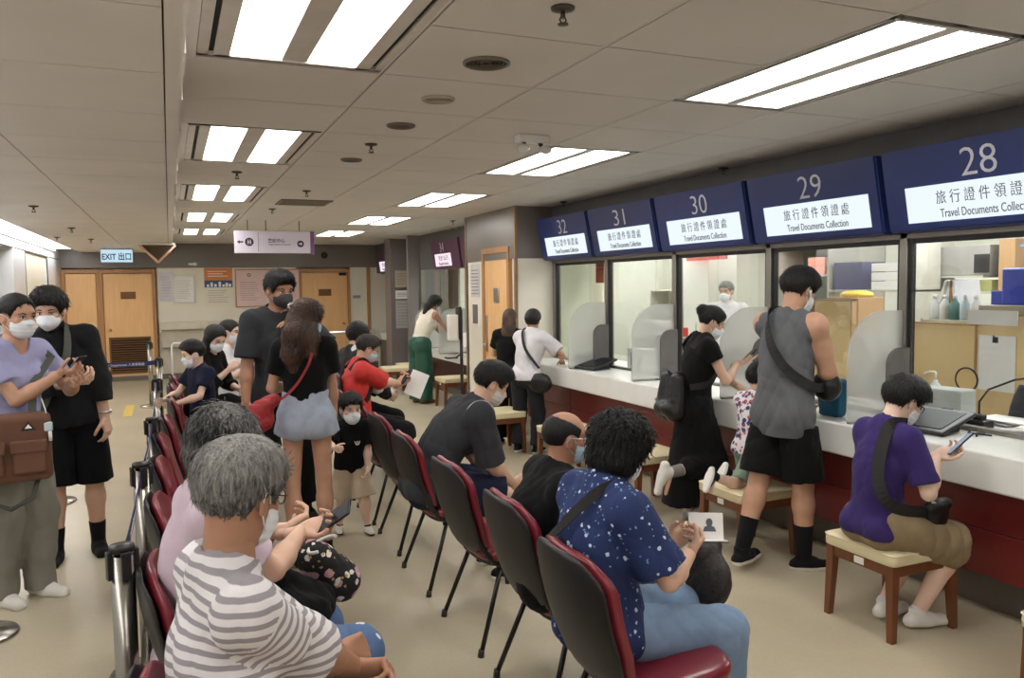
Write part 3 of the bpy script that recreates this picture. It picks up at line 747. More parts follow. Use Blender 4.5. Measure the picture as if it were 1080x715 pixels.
# ---- things on the counter
M_screen = mat('dark screen', srgb(30, 32, 36), 0.45, var=0.02, spec=0.2)
def pad(x, y, rz, label):
    t = empty('document_reader', (x, y, CZ), label, 'document reader', None, rz)
    B(M_black).box((-0.10, -0.13, 0.0), (0.10, 0.13, 0.035), 0.008).build('base', parent=t)
    rt = Matrix.Rotation(-0.28, 3, 'Y')
    B(M_black).box((-0.155, -0.19, 0.045), (0.155, 0.19, 0.068), 0.008, rot=rt).build('housing', parent=t)
    B(M_screen).box((-0.12, -0.155, 0.0685), (0.12, 0.155, 0.0715), 0.001, rot=rt).build('screen', parent=t)
    B(M_black).tube([(0.15, 0.10, 0.05), (0.2, 0.16, 0.03), (0.26, 0.12, 0.006), (0.3, 0.2, 0.006)], 0.005, 6).build('cable', parent=t)
pad(3.87, 6.96, 0.15, 'flat black document reader on the counter under sign 31')
pad(3.90, 3.17, 0.1, 'black document reader on the counter in front of the purple shirt')
# card terminal / printer in pale grey
t = empty('passport_scanner', (4.30, 3.36, CZ), 'pale grey passport scanner box behind the black document reader', 'scanner', None, 0.1)
B(mat('pale scanner grey', srgb(186, 192, 188), 0.4)).box((-0.08, -0.13, 0), (0.08, 0.13, 0.19), 0.01).build('housing', parent=t)
B(M_black).box((-0.084, 0.04, 0.10), (-0.078, 0.12, 0.17), 0.002).box((-0.084, -0.09, 0.02), (-0.078, -0.02, 0.08), 0.002).build('slot', parent=t)
# gooseneck microphone and its base
t = empty('gooseneck_microphone', (4.20, 3.08, CZ), 'black gooseneck microphone on a square base beside the scanner', 'microphone')
B(M_black).box((-0.05, -0.06, 0), (0.05, 0.06, 0.05), 0.01).box((-0.03, -0.03, 0.05), (0.03, 0.03, 0.08), 0.01).build('base', parent=t)
B(M_black).tube([(0, 0, 0.07), (0.0, 0.0, 0.15), (0.03, -0.03, 0.22), (0.12, -0.12, 0.28), (0.22, -0.24, 0.31), (0.30, -0.34, 0.34)], 0.006, 8).build('gooseneck', parent=t)
B(M_black).cyl((0.28, -0.32, 0.333), (0.33, -0.38, 0.35), 0.012, 0.014, 12).build('microphone_head', parent=t)
t = empty('cable_tie_cross', (3.98, 2.93, CZ), 'small black cable end lying on the counter edge', 'cable')
B(M_black).tube([(-0.04, -0.03, 0.006), (0, 0, 0.012), (0.05, -0.01, 0.008)], 0.006, 6).tube([(0.0, 0.05, 0.006), (0, 0, 0.01), (0.04, -0.06, 0.006)], 0.005, 6).tube([(0, 0.05, 0.006), (0.08, 0.09, 0.01), (0.16, 0.02, 0.03)], 0.003, 6).build('cable', parent=t)
# paper piles
rg = random.Random(5)
for i, (x, y, n_, lab) in enumerate(((4.46, 3.08, 6, 'thick stack of white forms behind the microphone'), (4.36, 2.80, 5, 'loose white forms spread at the right edge of the counter'))):
    t = empty('paper_stack', (x, y, CZ), lab, 'papers')
    for q in range(n_):
        B(M_paper).box((-0.105, -0.15, 0), (0.105, 0.15, 0.004), rot=Matrix.Rotation(rg.uniform(-0.3, 0.3), 3, 'Z')).build('sheet', parent=t, loc=(rg.uniform(-0.03, 0.03), rg.uniform(-0.04, 0.04), 0.0005 + q * 0.006))
t = empty('soap_bottle', (4.52, 3.62, CZ), 'clear pump bottle with a white pump behind the scanner', 'bottle')
B(M_lift).lathe([(0, 0), (0.032, 0), (0.034, 0.02), (0.034, 0.16), (0.012, 0.19), (0.012, 0.2), (0, 0.2)], seg=18).build('body', parent=t)
B(M_white).cyl((0, 0, 0.2), (0, 0, 0.25), 0.006).tube([(0, 0, 0.25), (-0.03, 0.02, 0.255), (-0.06, 0.04, 0.24)], 0.006, 8).build('pump', parent=t)
# round table mirror / ring magnifier
t = empty('ring_fan', (4.62, 3.48, CZ), 'small round tan faced desk mirror on a stand behind the glass', 'mirror')
rm = B(M_black); pts = [(0, 0.075 * math.cos(a), 0.21 + 0.075 * math.sin(a)) for a in [2 * PI * i / 32 for i in range(33)]]
rm.tube(pts, 0.006, 6, cap=False); rm.build('rim', parent=t)
mm = B(mat('tan mirror', srgb(204, 172, 120), 0.3)); mm.prism([(0.07 * math.cos(2 * PI * i / 32), 0.21 + 0.07 * math.sin(2 * PI * i / 32)) for i in range(32)], (0, 1, 0), (0, 0, 1), (1, 0, 0), (0, 0, 0), 0.004); mm.build('face', parent=t)
B(M_black).cyl((0, 0, 0.01), (0, 0, 0.135), 0.006).lathe([(0, 0), (0.06, 0), (0.06, 0.01), (0, 0.014)], seg=18).build('stand', parent=t)
# small gadgets behind window 31
t = empty('card_printer', (4.3, 6.75, CZ), 'small white and grey card machine behind the glass under sign 31', 'machine')
B(M_white).box((-0.08, -0.16, 0), (0.08, 0.16, 0.2), 0.01).build('housing', parent=t)
B(M_black).box((-0.084, -0.1, 0.03), (-0.078, -0.04, 0.13), 0.002).box((-0.084, 0.04, 0.03), (-0.078, 0.08, 0.16), 0.002).build('slots', parent=t)
t = empty('desk_phone', (4.3, 7.95, CZ), 'dark desk telephone behind the glass under sign 32', 'telephone')
B(M_black).box((-0.1, -0.1, 0), (0.1, 0.1, 0.05), 0.01).build('base', parent=t); B(M_black).tube([(-0.08, -0.09, 0.06), (-0.05, -0.09, 0.09), (0.05, -0.09, 0.09), (0.08, -0.09, 0.06)], 0.018, 8).build('handset', parent=t)

# blue pouch and glass side panel at the end of booth 29 worktop
M_teal = mat('teal fabric', srgb(22, 92, 124), 0.7, bump=0.5, bscale=30)

# ================================================================== OFFICE BEHIND THE GLASS
M_tan = mat('tan pin board', srgb(230, 202, 150), 0.75, var=0.05, vscale=3, bump=0.1)
M_tan2 = mat('tan board edge', srgb(178, 146, 100), 0.6)
def pboard(x, y0, y1, z0, z1, label):
    yc = (y0 + y1) / 2
    t = empty('partition_board', (x, yc, 0), label, 'partition')
    B(M_tan).box((-0.02, y0 - yc + 0.015, z0), (0.02, y1 - yc - 0.015, z1 - 0.015), 0.004).build('panel', parent=t)
    B(M_tan2).box((-0.025, y0 - yc, z1 - 0.015), (0.025, y1 - yc, z1)).box((-0.025, y0 - yc, z0), (0.025, y0 - yc + 0.015, z1)).box((-0.025, y1 - yc - 0.015, z0), (0.025, y1 - yc, z1)).box((-0.025, y0 - yc, z0 - 0.02), (0.025, y1 - yc, z0)).build('frame', parent=t)
    for s in (y0 - yc + 0.06, y1 - yc - 0.06): B(M_alu).box((-0.02, s - 0.02, 0.0), (0.02, s + 0.02, z0 - 0.019)).build('leg', parent=t)
pboard(5.22, 3.84, 4.48, 0.78, 1.41, 'tan pin board partition in the booth under sign 28')
pboard(5.18, 2.75, 3.83, 0.74, 1.49, 'second tan pin board at the far right, with papers clipped on')
pboard(5.2, 4.94, 5.38, 0.80, 1.57, 'tan pin board behind the man in the grey tank top')
o = tag(B(M_paper).box((-0.003, -0.13, -0.19), (0.003, 0.13, 0.19)).build('clipped_list', loc=(5.152, 3.66, 1.15)), 'white printed list clipped to the tan board', 'paper')
o = tag(B(M_paper).box((-0.004, -0.18, -0.05), (0.004, 0.18, 0.05)).build('clipped_envelope', loc=(5.150, 3.70, 1.46)), 'white envelope clipped on top of the tan board', 'paper')
b_ = B(M_black)
tag(b_.box((-0.006, -0.02, -0.02), (0.0, 0.02, 0.02), 0.003).cyl((-0.004, 0, 0), (-0.012, 0.01, 0.03), 0.004, seg=6).build('binder_clip', loc=(5.149, 3.67, 1.31)), 'black binder clip holding the printed list on the tan board', 'clip')
# shelf wall units
M_shelf = mat('pale shelf board', srgb(196, 192, 180), 0.5)
M_card = mat('brown cardboard', srgb(176, 138, 96), 0.8, var=0.08)
def box_thing(name, label, x, y, z, sx, sy, sz, m, lid=None, group=None, rz=0):
    t = empty(name, (x, y, z), label, name.replace('_', ' ').split()[-1], group, rz)
    B(m).box((-sx / 2, -sy / 2, 0), (sx / 2, sy / 2, sz), 0.004).build('body', parent=t)
    if lid: B(lid).box((-sx / 2 - 0.006, -sy / 2 - 0.006, sz * 0.78), (sx / 2 + 0.006, sy / 2 + 0.006, sz + 0.004), 0.004).build('lid', parent=t)
    return t
def shelving(x, y0, y1, zs, top, label, depth=0.4, back=None):
    yc = (y0 + y1) / 2
    t = empty('shelving_unit', (x, yc, 0), label, 'shelf')
    for z in zs: B(M_shelf).box((0, y0 - yc, z - 0.02), (depth, y1 - yc, z), 0.002).build('shelf_board', parent=t)
    for s in (y0 - yc, y1 - yc - 0.02): B(M_shelf).box((0, s, 0), (depth, s + 0.02, top), 0.002).build('side_panel', parent=t)
    if back: B(back).box((depth - 0.01, y0 - yc, 0), (depth, y1 - yc, top)).build('back_panel', parent=t)
    return t
shelving(6.42, 6.08, 7.25, (0.9, 1.35, 1.80, 2.14), 2.16, 'pale metal shelving unit with two pink boxes, behind window 29', back=mat('shelf back green grey', srgb(120, 128, 118), 0.6))
M_pinkbox = mat('pink carton', srgb(216, 150, 130), 0.7)
box_thing('pink_box', 'pink carton on the left of the shelf behind window 29', 6.55, 6.98, 1.802, 0.2, 0.26, 0.09, M_pinkbox)
box_thing('pink_box', 'lower pink carton of the stack of two on the shelf', 6.55, 6.66, 1.802, 0.2, 0.24, 0.09, M_pinkbox)
box_thing('pink_box', 'upper pink carton of the stack of two on the shelf', 6.55, 6.66, 1.894, 0.2, 0.24, 0.09, M_pinkbox)
box_thing('dark_carton', 'dark green carton at the left end of the shelf behind window 29', 6.6, 6.3, 1.802, 0.25, 0.34, 0.2, mat('dark green carton', srgb(64, 70, 64), 0.7))
shelving(5.95, 5.06, 6.0, (0.95, 1.36, 1.64), 2.1, 'open shelving stacked with boxes behind the second window')
box_thing('blue_carton', 'navy printed carton on the top shelf behind the second window', 6.12, 5.76, 1.642, 0.3, 0.34, 0.26, mat('navy carton', srgb(66, 66, 112), 0.6))
for q in range(3): box_thing('paper_ream', 'white paper ream on the top shelf, %s of three' % ('lowest', 'middle', 'topmost')[q], 6.12, 5.33, 1.642 + q * 0.082, 0.3, 0.3, 0.075, M_paper)
t = box_thing('cardboard_box', 'open cardboard box with a yellow bag on top behind the second window', 5.5, 5.22, 1.28, 0.3, 0.36, 0.30, M_card)
yb = B(mat('yellow plastic bag', srgb(230, 196, 70), 0.35, bump=0.4, bscale=20)).ball((0, 0, 0.0), 0.1, 3, (1.1, 1.6, 0.45)).build('yellow_bag', loc=(5.5, 5.2, 1.60)); tag(yb, 'bright yellow plastic bag lying on the cardboard box', 'bag')
for v in yb.data.vertices: v.co += Vector(v.co).normalized() * 0.012 * mnoise.noise(v.co * 30)
box_thing('filing_cabinet', 'grey white low cabinet under the cardboard box', 5.49, 5.22, 0.0, 0.42, 0.5, 1.278, M_shelf)
t = empty('pink_flowers_card', (5.10, 4.64, 1.117), 'white card box printed with pink blossoms behind the glass', 'box')
B(M_paper).box((-0.02, -0.16, -0.02), (0.02, 0.16, 0.17), 0.003).build('card', parent=t)
fb = B(mat('blossom pink', srgb(226, 92, 110), 0.5))
for q in range(9): fb.ball((-0.022, rg.uniform(-0.12, 0.12), rg.uniform(0.02, 0.14)), 0.018, 1, (0.3, 1, 1))
fb.build('blossoms', parent=t)
box_thing('storage_box', 'pale storage box carrying the blossom card', 5.14, 4.64, 0.0, 0.18, 0.28, 1.095, M_shelf)
# booth 28 back: desk shelf with bottles, boxes, blue cases
shelving(5.35, 3.97, 4.43, (1.42,), 1.43, 'low beige cabinet carrying bottles behind window 28', back=M_tan2)
for q in range(5):
    t = empty('spray_bottle', (5.42, 4.02 + q * 0.085, 1.421), '%s bottle in the row on the beige cabinet, %s from the right' % (('white', 'pale blue', 'teal', 'white', 'clear')[q], ('first', 'second', 'third', 'fourth', 'fifth')[q]), 'bottle')
    B((M_white, mat('pale blue plastic', srgb(190, 208, 216), 0.3), mat('teal plastic', srgb(96, 140, 136), 0.4), M_white, M_lift)[q]).lathe([(0, 0), (0.036, 0), (0.038, 0.02), (0.038, 0.11), (0.014, 0.15), (0.012, 0.16), (0, 0.16)], seg=14).build('body', parent=t)
    B(M_white).lathe([(0, 0.16), (0.016, 0.16), (0.014, 0.19), (0, 0.19)], seg=10).build('cap', parent=t)
t = empty('folder_stack', (5.6, 4.26, 1.421), 'leaning white and brown folders at the left end of the beige cabinet', 'folders')
for q in range(5): B((M_paper, M_card, M_paper, M_shelf, M_paper)[q]).box((-0.14, -0.012, 0), (0.14, 0.012, 0.28), rot=Matrix.Rotation(0.12 * (q - 1), 3, 'X')).build('folder', parent=t, loc=(0, 0.03 * q - 0.03, 0.02))
box_thing('grey_carton', 'long grey carton on the high shelf behind window 28', 6.6, 4.95, 1.76, 0.35, 0.6, 0.26, mat('grey carton', srgb(150, 146, 140), 0.7))
box_thing('cardboard_box', 'tall cardboard box at the end of the high shelf', 6.6, 4.52, 1.62, 0.3, 0.14, 0.44, M_card)
t = empty('high_shelf', (6.6, 4.85, 1.6), 'grey wall shelf holding cartons behind window 28', 'shelf')
B(M_shelf).box((-0.2, -0.5, 0.0), (0.2, 0.5, 0.018)).build('shelf_board', parent=t); B(M_shelf).box((-0.2, -0.16, 0.14), (0.2, 0.44, 0.158)).box((-0.2, 0.42, -1.6), (0.2, 0.44, 0.5)).box((-0.2, -0.5, -1.6), (0.2, -0.48, 0.0)).build('support', parent=t)
box_thing('green_sack', 'olive cloth sack folded on the lower shelf behind window 28', 6.55, 4.80, 1.62, 0.24, 0.34, 0.10, mat('olive cloth', srgb(150, 150, 96), 0.8))
o = B(M_black).box((-0.004, -0.07, 0), (0.004, 0.07, 0.16)).build('dark_label', loc=(6.42, 4.72, 1.78)); tag(o, 'black and white printed picture on the long grey carton', 'label')
M_bluecase = mat('blue tool case', srgb(52, 72, 190), 0.4)
t = empty('blue_case', (5.55, 3.62, 1.54), 'bright blue tool case with a dark handle in the booth under sign 28', 'case')
B(M_bluecase).box((-0.12, -0.22, 0), (0.12, 0.22, 0.26), 0.015).build('body', parent=t)
B(M_black).tube([(0, -0.07, 0.26), (0, -0.07, 0.31), (0, 0.07, 0.31), (0, 0.07, 0.26)], 0.009, 8).build('handle', parent=t)
box_thing('filing_cabinet', 'beige grey steel filing cabinet under the blue tool case', 5.6, 3.5, 0.0, 0.5, 0.9, 1.538, mat('beige steel', srgb(176, 166, 148), 0.45))
box_thing('blue_box', 'small flat blue box left of the blue tool case', 5.55, 3.88, 1.54, 0.2, 0.1, 0.1, M_bluecase)
t = empty('label_holder', (5.34, 3.5, 1.36), 'white label holder on the beige filing cabinet', 'label')
B(M_paper).box((-0.003, -0.05, 0), (0.003, 0.05, 0.06), 0.001).build('card', parent=t)
B(emit('blue status light', (0.12, 0.3, 1.0), 2.0)).box((-0.01, -0.15, 0), (0.01, 0.15, 0.012)).build('lit_strip', loc=(5.5, 3.6, 1.95)); tag(bpy.data.objects['lit_strip'], 'blue glowing light strip above the tool case', 'light')
# small queue display glowing blue
t = empty('display_screen', (5.42, 3.45, 1.862), 'small glowing blue and pink screen above the tool case', 'screen')
B(M_black).box((0, -0.17, 0), (0.04, 0.17, 0.24), 0.006).build('housing', parent=t)
B(emit('screen glow', (0.25, 0.45, 1.0), 1.6)).box((-0.003, -0.155, 0.015), (0.0, 0.155, 0.225)).build('screen', parent=t)
box_thing('monitor_arm_stand', 'grey stand carrying the glowing screen', 5.45, 3.33, 1.54, 0.08, 0.1, 0.32, M_alu)
# office swivel chairs
def office_chair(x, y, rz, label):
    t = empty('office_chair', (x, y, 0), label, 'office chair', None, rz)
    M = mat('dark grey office fabric', srgb(52, 54, 60), 0.8, bump=0.3, bscale=200)
    B(M).box((-0.24, -0.25, 0.44), (0.24, 0.25, 0.53), 0.04, seg=3).build('seat', parent=t)
    rows = []
    for i in range(9):
        v = i / 8; z = 0.58 + v * 0.52
        w = 0.24 * (1 - 0.25 * v ** 4) * (0.75 + 0.25 * min(1, v * 4)); yy = -0.24 - 0.05 * v
        rows.append([(w * math.cos(a), yy + 0.035 * math.sin(a) + 0.05 * (math.cos(a)) ** 2, z) for a in [2 * PI * k / 20 for k in range(20)]])
    B(M).grid(rows, closed_v=True, cap=True).build('backrest', parent=t)
    B(M_black).cyl((0, 0, 0.08), (0, 0, 0.44), 0.03).tube([(0, -0.1, 0.44), (0, -0.27, 0.46), (0, -0.27, 0.7)], 0.02, 8).build('column', parent=t)
    for q in range(5):
        a = 2 * PI * q / 5; B(M_black).tube([(0, 0, 0.1), (0.27 * math.cos(a), 0.27 * math.sin(a), 0.06)], [0.025, 0.015], 8).ball((0.27 * math.cos(a), 0.27 * math.sin(a), 0.03), 0.028, 1).build('caster_leg', parent=t)
office_chair(4.88, 3.12, -0.9, 'dark grey swivel chair at the right edge behind the glass')
office_chair(4.84, 7.86, 1.4, 'dark swivel chair seen left through the second farthest window')
office_chair(4.98, 6.55, 1.2, 'dark swivel chair left of the office worker in the middle window')
# far office: doors, cabinets, red strip, whiteboards
t = empty('office_door', (8.98, 11.4, 0), 'pale cream door with a handle at the back of the office behind window 30', 'door')
B(M_cream).box((-0.05, -0.42, 0.0), (0, 0.42, 2.05), 0.004).build('door_panel', parent=t); B(M_shelf).box((-0.07, -0.48, 0), (0, -0.42, 2.11)).box((-0.07, 0.42, 0), (0, 0.48, 2.11)).box((-0.07, -0.48, 2.05), (0, 0.48, 2.11)).build('door_frame', parent=t)
B(M_steel).cyl((-0.05, -0.32, 1.0), (-0.1, -0.32, 1.0), 0.02).build('door_knob', parent=t)
shelving(7.7, 10.0, 11.2, (0.9, 1.25), 1.27, 'low cream office cabinet in the far office behind window 30', back=M_cream)
t = empty('red_banner', (6.85, 9.12, 2.04), 'red paper banner strip hanging high behind window 30', 'banner')
B(mat('banner red', srgb(214, 44, 48), 0.5)).box((-0.01, -0.45, 0), (0.01, 0.45, 0.13)).build('banner', parent=t); B(M_alu).cyl((0, -0.4, 0.12), (0, -0.4, 0.57), 0.004).cyl((0, 0.4, 0.12), (0, 0.4, 0.57), 0.004).build('hanger', parent=t)
box_thing('red_box', 'small red box on the ledge behind window 30', 5.3, 7.58, 1.121, 0.15, 0.2, 0.1, mat('box red', srgb(190, 50, 44), 0.5))
shelving(5.12, 7.42, 8.22, (0.7, 1.10), 1.12, 'white low cabinet behind windows 30 and 31', back=M_white)
t = empty('white_locker', (7.2, 9.5, 0), 'tall white column cabinet left of the office worker', 'cabinet')
B(M_white).box((-0.25, -0.3, 0), (0.25, 0.3, 2.2), 0.006).build('body', parent=t); B(M_alu).box((-0.256, -0.02, 1.0), (-0.25, -0.01, 1.15)).build('handle', parent=t)
t = empty('structural_column', (7.2, 8.35, 0), 'wide pale column in the office right of the office worker', 'column')
B(M_offw).box((-0.2, -0.32, 0), (0.2, 0.32, CEIL - 0.002), 0.006).build('shaft', parent=t); B(M_greycol).box((-0.205, -0.325, 0), (0.205, 0.325, 0.1)).build('skirting', parent=t)
t = empty('red_notice', (4.56, 8.05, 1.74), 'dark red notice hanging behind the glass under sign 32', 'notice')
B(mat('notice dark red', srgb(150, 24, 30), 0.5)).box((-0.004, -0.09, 0), (0.004, 0.09, 0.30)).build('sheet', parent=t); B(M_alu).cyl((0, -0.05, 0.29), (0, -0.05, 0.88), 0.003).cyl((0, 0.05, 0.29), (0, 0.05, 0.88), 0.003).build('hanger', parent=t)
shelving(8.2, 11.3, 12.6, (0.8, 1.2, 1.6), 1.62, 'shelves with a cream decorated tree behind window 31', back=M_offw)
t = empty('fax_machine', (5.30, 7.98, 1.121), 'white and teal office machine on the low cabinet behind window 31', 'machine')
B(M_white).box((-0.12, -0.16, 0), (0.12, 0.16, 0.16), 0.01).build('body', parent=t); B(mat('teal plastic', (0, 0, 0))).box((-0.125, -0.1, 0.11), (-0.115, 0.14, 0.14), 0.002).build('trim_strip', parent=t)
t = empty('indoor_plant', (7.85, 10.5, 1.271), 'small pale dried plant in a pot behind window 31', 'plant')
B(M_card).lathe([(0, 0), (0.07, 0), (0.1, 0.16), (0.09, 0.16), (0, 0.14)], seg=14).build('pot', parent=t)
pl = B(mat('dried leaf', srgb(186, 168, 120), 0.8))
for q in range(26):
    a = rg.uniform(0, 6.28); e = rg.uniform(0.3, 1.4); d = Vector((math.cos(a) * math.cos(e), math.sin(a) * math.cos(e), math.sin(e)))
    pl.tube([(0, 0, 0.14), Vector((0, 0, 0.14)) + d * 0.12, Vector((0, 0, 0.12)) + d * 0.24], [0.006, 0.02, 0.002], 5, flat=(1, 0.3))
pl.build('leaves', parent=t)
# ================================================================== STANCHIONS
M_chrome = mat('polished steel post', srgb(168, 164, 156), 0.27, 1.0, var=0.05, vscale=5, stretch=(1, 1, 12))
M_belt = mat('navy queue belt', srgb(30, 34, 92), 0.6)
def make_stanchion():
    t = empty('queue_post', (0, 0, 0))
    B(M_chrome).lathe([(0, 0), (0.165, 0), (0.168, 0.006), (0.16, 0.018), (0.06, 0.03), (0.045, 0.04), (0, 0.04)], seg=36).build('base', parent=t)
    B(M_chrome).cyl((0, 0, 0.035), (0, 0, 0.93), 0.0335, seg=28).build('post', parent=t)
    h = B(M_black)
    h.lathe([(0.035, 0.945), (0.036, 0.94), (0.036, 0.955), (0.034, 0.96), (0, 0.962)], seg=28); h.build('cap', parent=t)
    for k in range(4):
        a = k * PI / 2 + 0.3
        B(M_black).box((0.031, -0.014, 0.86), (0.045, 0.014, 0.945), 0.003).build('belt_socket', parent=t).rotation_euler = (0, 0, a)
    return t
posts = [(-0.16, 2.62, 'nearest steel queue post with a round grey cap'), (-0.145, 3.85, 'second steel queue post from the camera'), (-0.125, 5.2, 'third steel queue post from the camera, partly behind the second'),
         (-0.13, 7.5, 'fourth steel queue post from the camera'), (-0.14, 9.83, 'fifth steel queue post, at the end of the belt across the door'), (-0.3, 12.9, 'farthest steel queue post near the louvred door'),
         (-0.93, 4.62, 'steel queue post at the left edge, only its base in view'), (-0.93, 7.36, 'steel queue post behind the couple with only its base showing')]
proto = make_stanchion()
for i, (x, y, lab) in enumerate(posts):
    o = proto if i == 0 else copy_tree(proto)
    o.location = (x, y, 0); tag(o, lab, 'queue post', 'steel queue posts')
def belt(a, b, label, txt=True):
    a = Vector(a); b = Vector(b); mid = (a + b) / 2; d = (b - a); L_ = d.length; d.normalize()
    t = empty('queue_belt', mid, label, 'belt')
    s = B(M_belt); n = 10; hh = 0.025
    nn = Vector((0, 0, 1)).cross(d).normalized()
    sag = lambda u: -0.02 * (1 - (2 * u - 1) ** 2)
    rows = []
    for i in range(n + 1):
        u = i / n; p = a + (b - a) * u - mid + Vector((0, 0, sag(u)))
        rows.append([p + nn * 0.001 + Vector((0, 0, hh)), p + nn * 0.001 - Vector((0, 0, hh)), p - nn * 0.001 - Vector((0, 0, hh)), p - nn * 0.001 + Vector((0, 0, hh))])
    s.grid(rows, closed_v=True, smooth=False, cap=True); s.build('webbing', parent=t)
    side = nn if nn.dot(-mid.xy.to_3d()) > 0 else -nn
    rd = Vector((0, 0, 1)).cross(side)
    k = max(1, int(L_ / 1.3))
    for q in range(k):
        u = (q + 0.5) / k
        text_mesh('lettering', 'Immigration Department 入境事務處', 0.034, M_num, a + (b - a) * u - mid + side * 0.002 + Vector((0, 0, sag(u) - 0.012)), rd, (0, 0, 1), t, ext=0.0005)
belt((-0.16, 2.655, 0.905), (-0.145, 3.815, 0.905), 'navy belt with white lettering between the first two queue posts')
belt((-0.145, 3.885, 0.905), (-0.125, 5.165, 0.905), 'navy belt between the second and third queue posts')
belt((-0.125, 5.235, 0.905), (-0.13, 7.465, 0.905), 'navy belt between the third and fourth queue posts')
belt((-0.13, 7.535, 0.905), (-0.14, 9.795, 0.905), 'navy belt between the fourth and fifth queue posts')
belt((-0.92, 9.9, 0.92), (-0.175, 9.84, 0.905), 'navy belt with white lettering stretched across the louvred door')
belt((-0.93, 4.655, 0.905), (-0.93, 7.325, 0.905), 'navy belt running behind the couple on the left')
o = copy_tree(proto); o.location = (-0.955, 9.92, 0); tag(o, 'steel queue post hidden behind the man in the black jacket', 'queue post', 'steel queue posts')
o = B(M_yellow).box((-0.06, -0.6, 0), (0.06, 0.6, 0.0015)).build('floor_marking', loc=(-0.60, 12.6, 0.0005)); tag(o, 'yellow strip marking on the floor near the louvred door', 'floor marking'); 
# ================================================================== CHAIRS
M_burg = mat('burgundy vinyl', srgb(122, 32, 46), 0.30, var=0.05, vscale=8, bump=0.06, bscale=300, coat=0.15)
M_shell = mat('black chair shell', srgb(24, 23, 24), 0.42, var=0.1, bump=0.12, bscale=400)
M_tube = mat('black tube steel', srgb(24, 23, 23), 0.3, 0.3)
def sup(w, h, n=28, e=4.0):
    out = []
    for k in range(n):
        a = 2 * PI * k / n; c_, s_ = math.cos(a), math.sin(a)
        out.append((w * math.copysign(abs(c_) ** (2 / e), c_), h * math.copysign(abs(s_) ** (2 / e), s_)))
    return out
def make_chair():
    """faces +x, origin on the floor under the seat middle"""
    t = empty('waiting_chair', (0, 0, 0))
    # seat pad and pan
    def pad_rows(zs, m, name, cx=0.0):
        rows = []
        for z, sc in zs:
            rows.append([(cx + x * sc, y * sc, z + (0.012 * (x / 0.22) if True else 0)) for x, y in sup(0.215, 0.235)])
        b = B(m).grid(rows, closed_v=True, cap=True); return b.build(name, parent=t)
    pad_rows([(0.425, 0.90), (0.43, 0.97), (0.445, 1.0), (0.462, 1.0), (0.475, 0.97), (0.482, 0.88), (0.480, 0.6), (0.476, 0.3)], M_burg, 'seat')
    pad_rows([(0.385, 0.55), (0.392, 0.8), (0.41, 0.93), (0.424, 0.95)], M_shell, 'seat_pan')
    # back: shell behind, pad in front; u across (y), v up
    def backrest(off, th, grow, m, name, sub=0):
        rows = []
        n = 12
        prof = []
        for i in range(n + 1):
            v = i / n
            z = 0.46 + 0.41 * v; x = -0.235 - 0.115 * v - 0.02 * math.sin(v * PI)
            w = (0.235 * (0.80 + 0.20 * min(1, (v / 0.35)) ** 0.7)) * (1 - 0.30 * max(0, (v - 0.80) / 0.20) ** 2.2) * (1 - 0.25 * max(0, (0.1 - v) / 0.1) ** 2)
            t_ = th * (1 - 0.55 * max(0, (v - 0.85) / 0.15) ** 2) * (1 - 0.5 * max(0, (0.1 - v) / 0.1) ** 2)
            w += grow
            ring = []
            for yy, dd in sup(w, t_ / 2, 28, 3.2):
                bow = 0.045 * (yy / 0.24) ** 2
                ring.append((x + off + dd + bow, yy, z))
            rows.append(ring)
        # round the ends
        top = [(Vector(p) - Vector((0, 0, 0))) for p in rows[-1]]; c = sum(top, Vector()) / len(top)
        rows.append([tuple(c + (p - c) * 0.85 + Vector((-0.002, 0, 0.010))) for p in top])
        rows.append([tuple(c + (p - c) * 0.5 + Vector((-0.003, 0, 0.016))) for p in top])
        return B(m).grid(rows, closed_v=True, cap=True).build(name, parent=t)
    backrest(0.022, 0.05, 0.006, M_burg, 'backrest')
    sh = backrest(-0.012, 0.026, 0.0, M_shell, 'back_shell')
    # moulded ribs on the shell
    rb = B(M_shell)
    for s in (-1, 1):
        rb.tube([(-0.262, s * 0.06, 0.54), (-0.315, s * 0.085, 0.66), (-0.338, s * 0.07, 0.77)], [0.006, 0.011, 0.005], 8)
    rb.build('shell_ribs', parent=sh)
    # bellows-covered hinge
    for s in (-0.19, 0.19):
        bl = B(M_black)
        pts = []; rad = []
        for i in range(17):
            u = i / 16; pts.append((-0.12 - 0.13 * u, s, 0.405 + 0.16 * u * u)); rad.append(0.014 + (0.005 if i % 2 else 0))
        bl.tube(pts, rad, 10).build('hinge_bellows', parent=t)
    for sx in (-1, 1):
        for sy in (-1, 1):
            x0, y0 = (-0.12 if sx < 0 else 0.12), sy * 0.19
            x1, y1 = (-0.255 if sx < 0 else 0.215), sy * 0.255
            l = B(M_tube).tube([(x0, y0, 0.40), (x1, y1, 0.02)], 0.0115, 10).build('leg', parent=t)
            B(M_black).cyl((x1 - 0.004 * sx * -1, y1, 0.0), (x1, y1, 0.035), 0.016, 0.014, 12).build('foot_cap', parent=l)
    B(M_tube).tube([(-0.12, -0.19, 0.40), (0.12, -0.19, 0.40), (0.12, 0.19, 0.40), (-0.12, 0.19, 0.40), (-0.12, -0.19, 0.40)], 0.0115, 8).build('seat_frame', parent=t)
    return t
chair0 = make_chair()
RX = 1.52
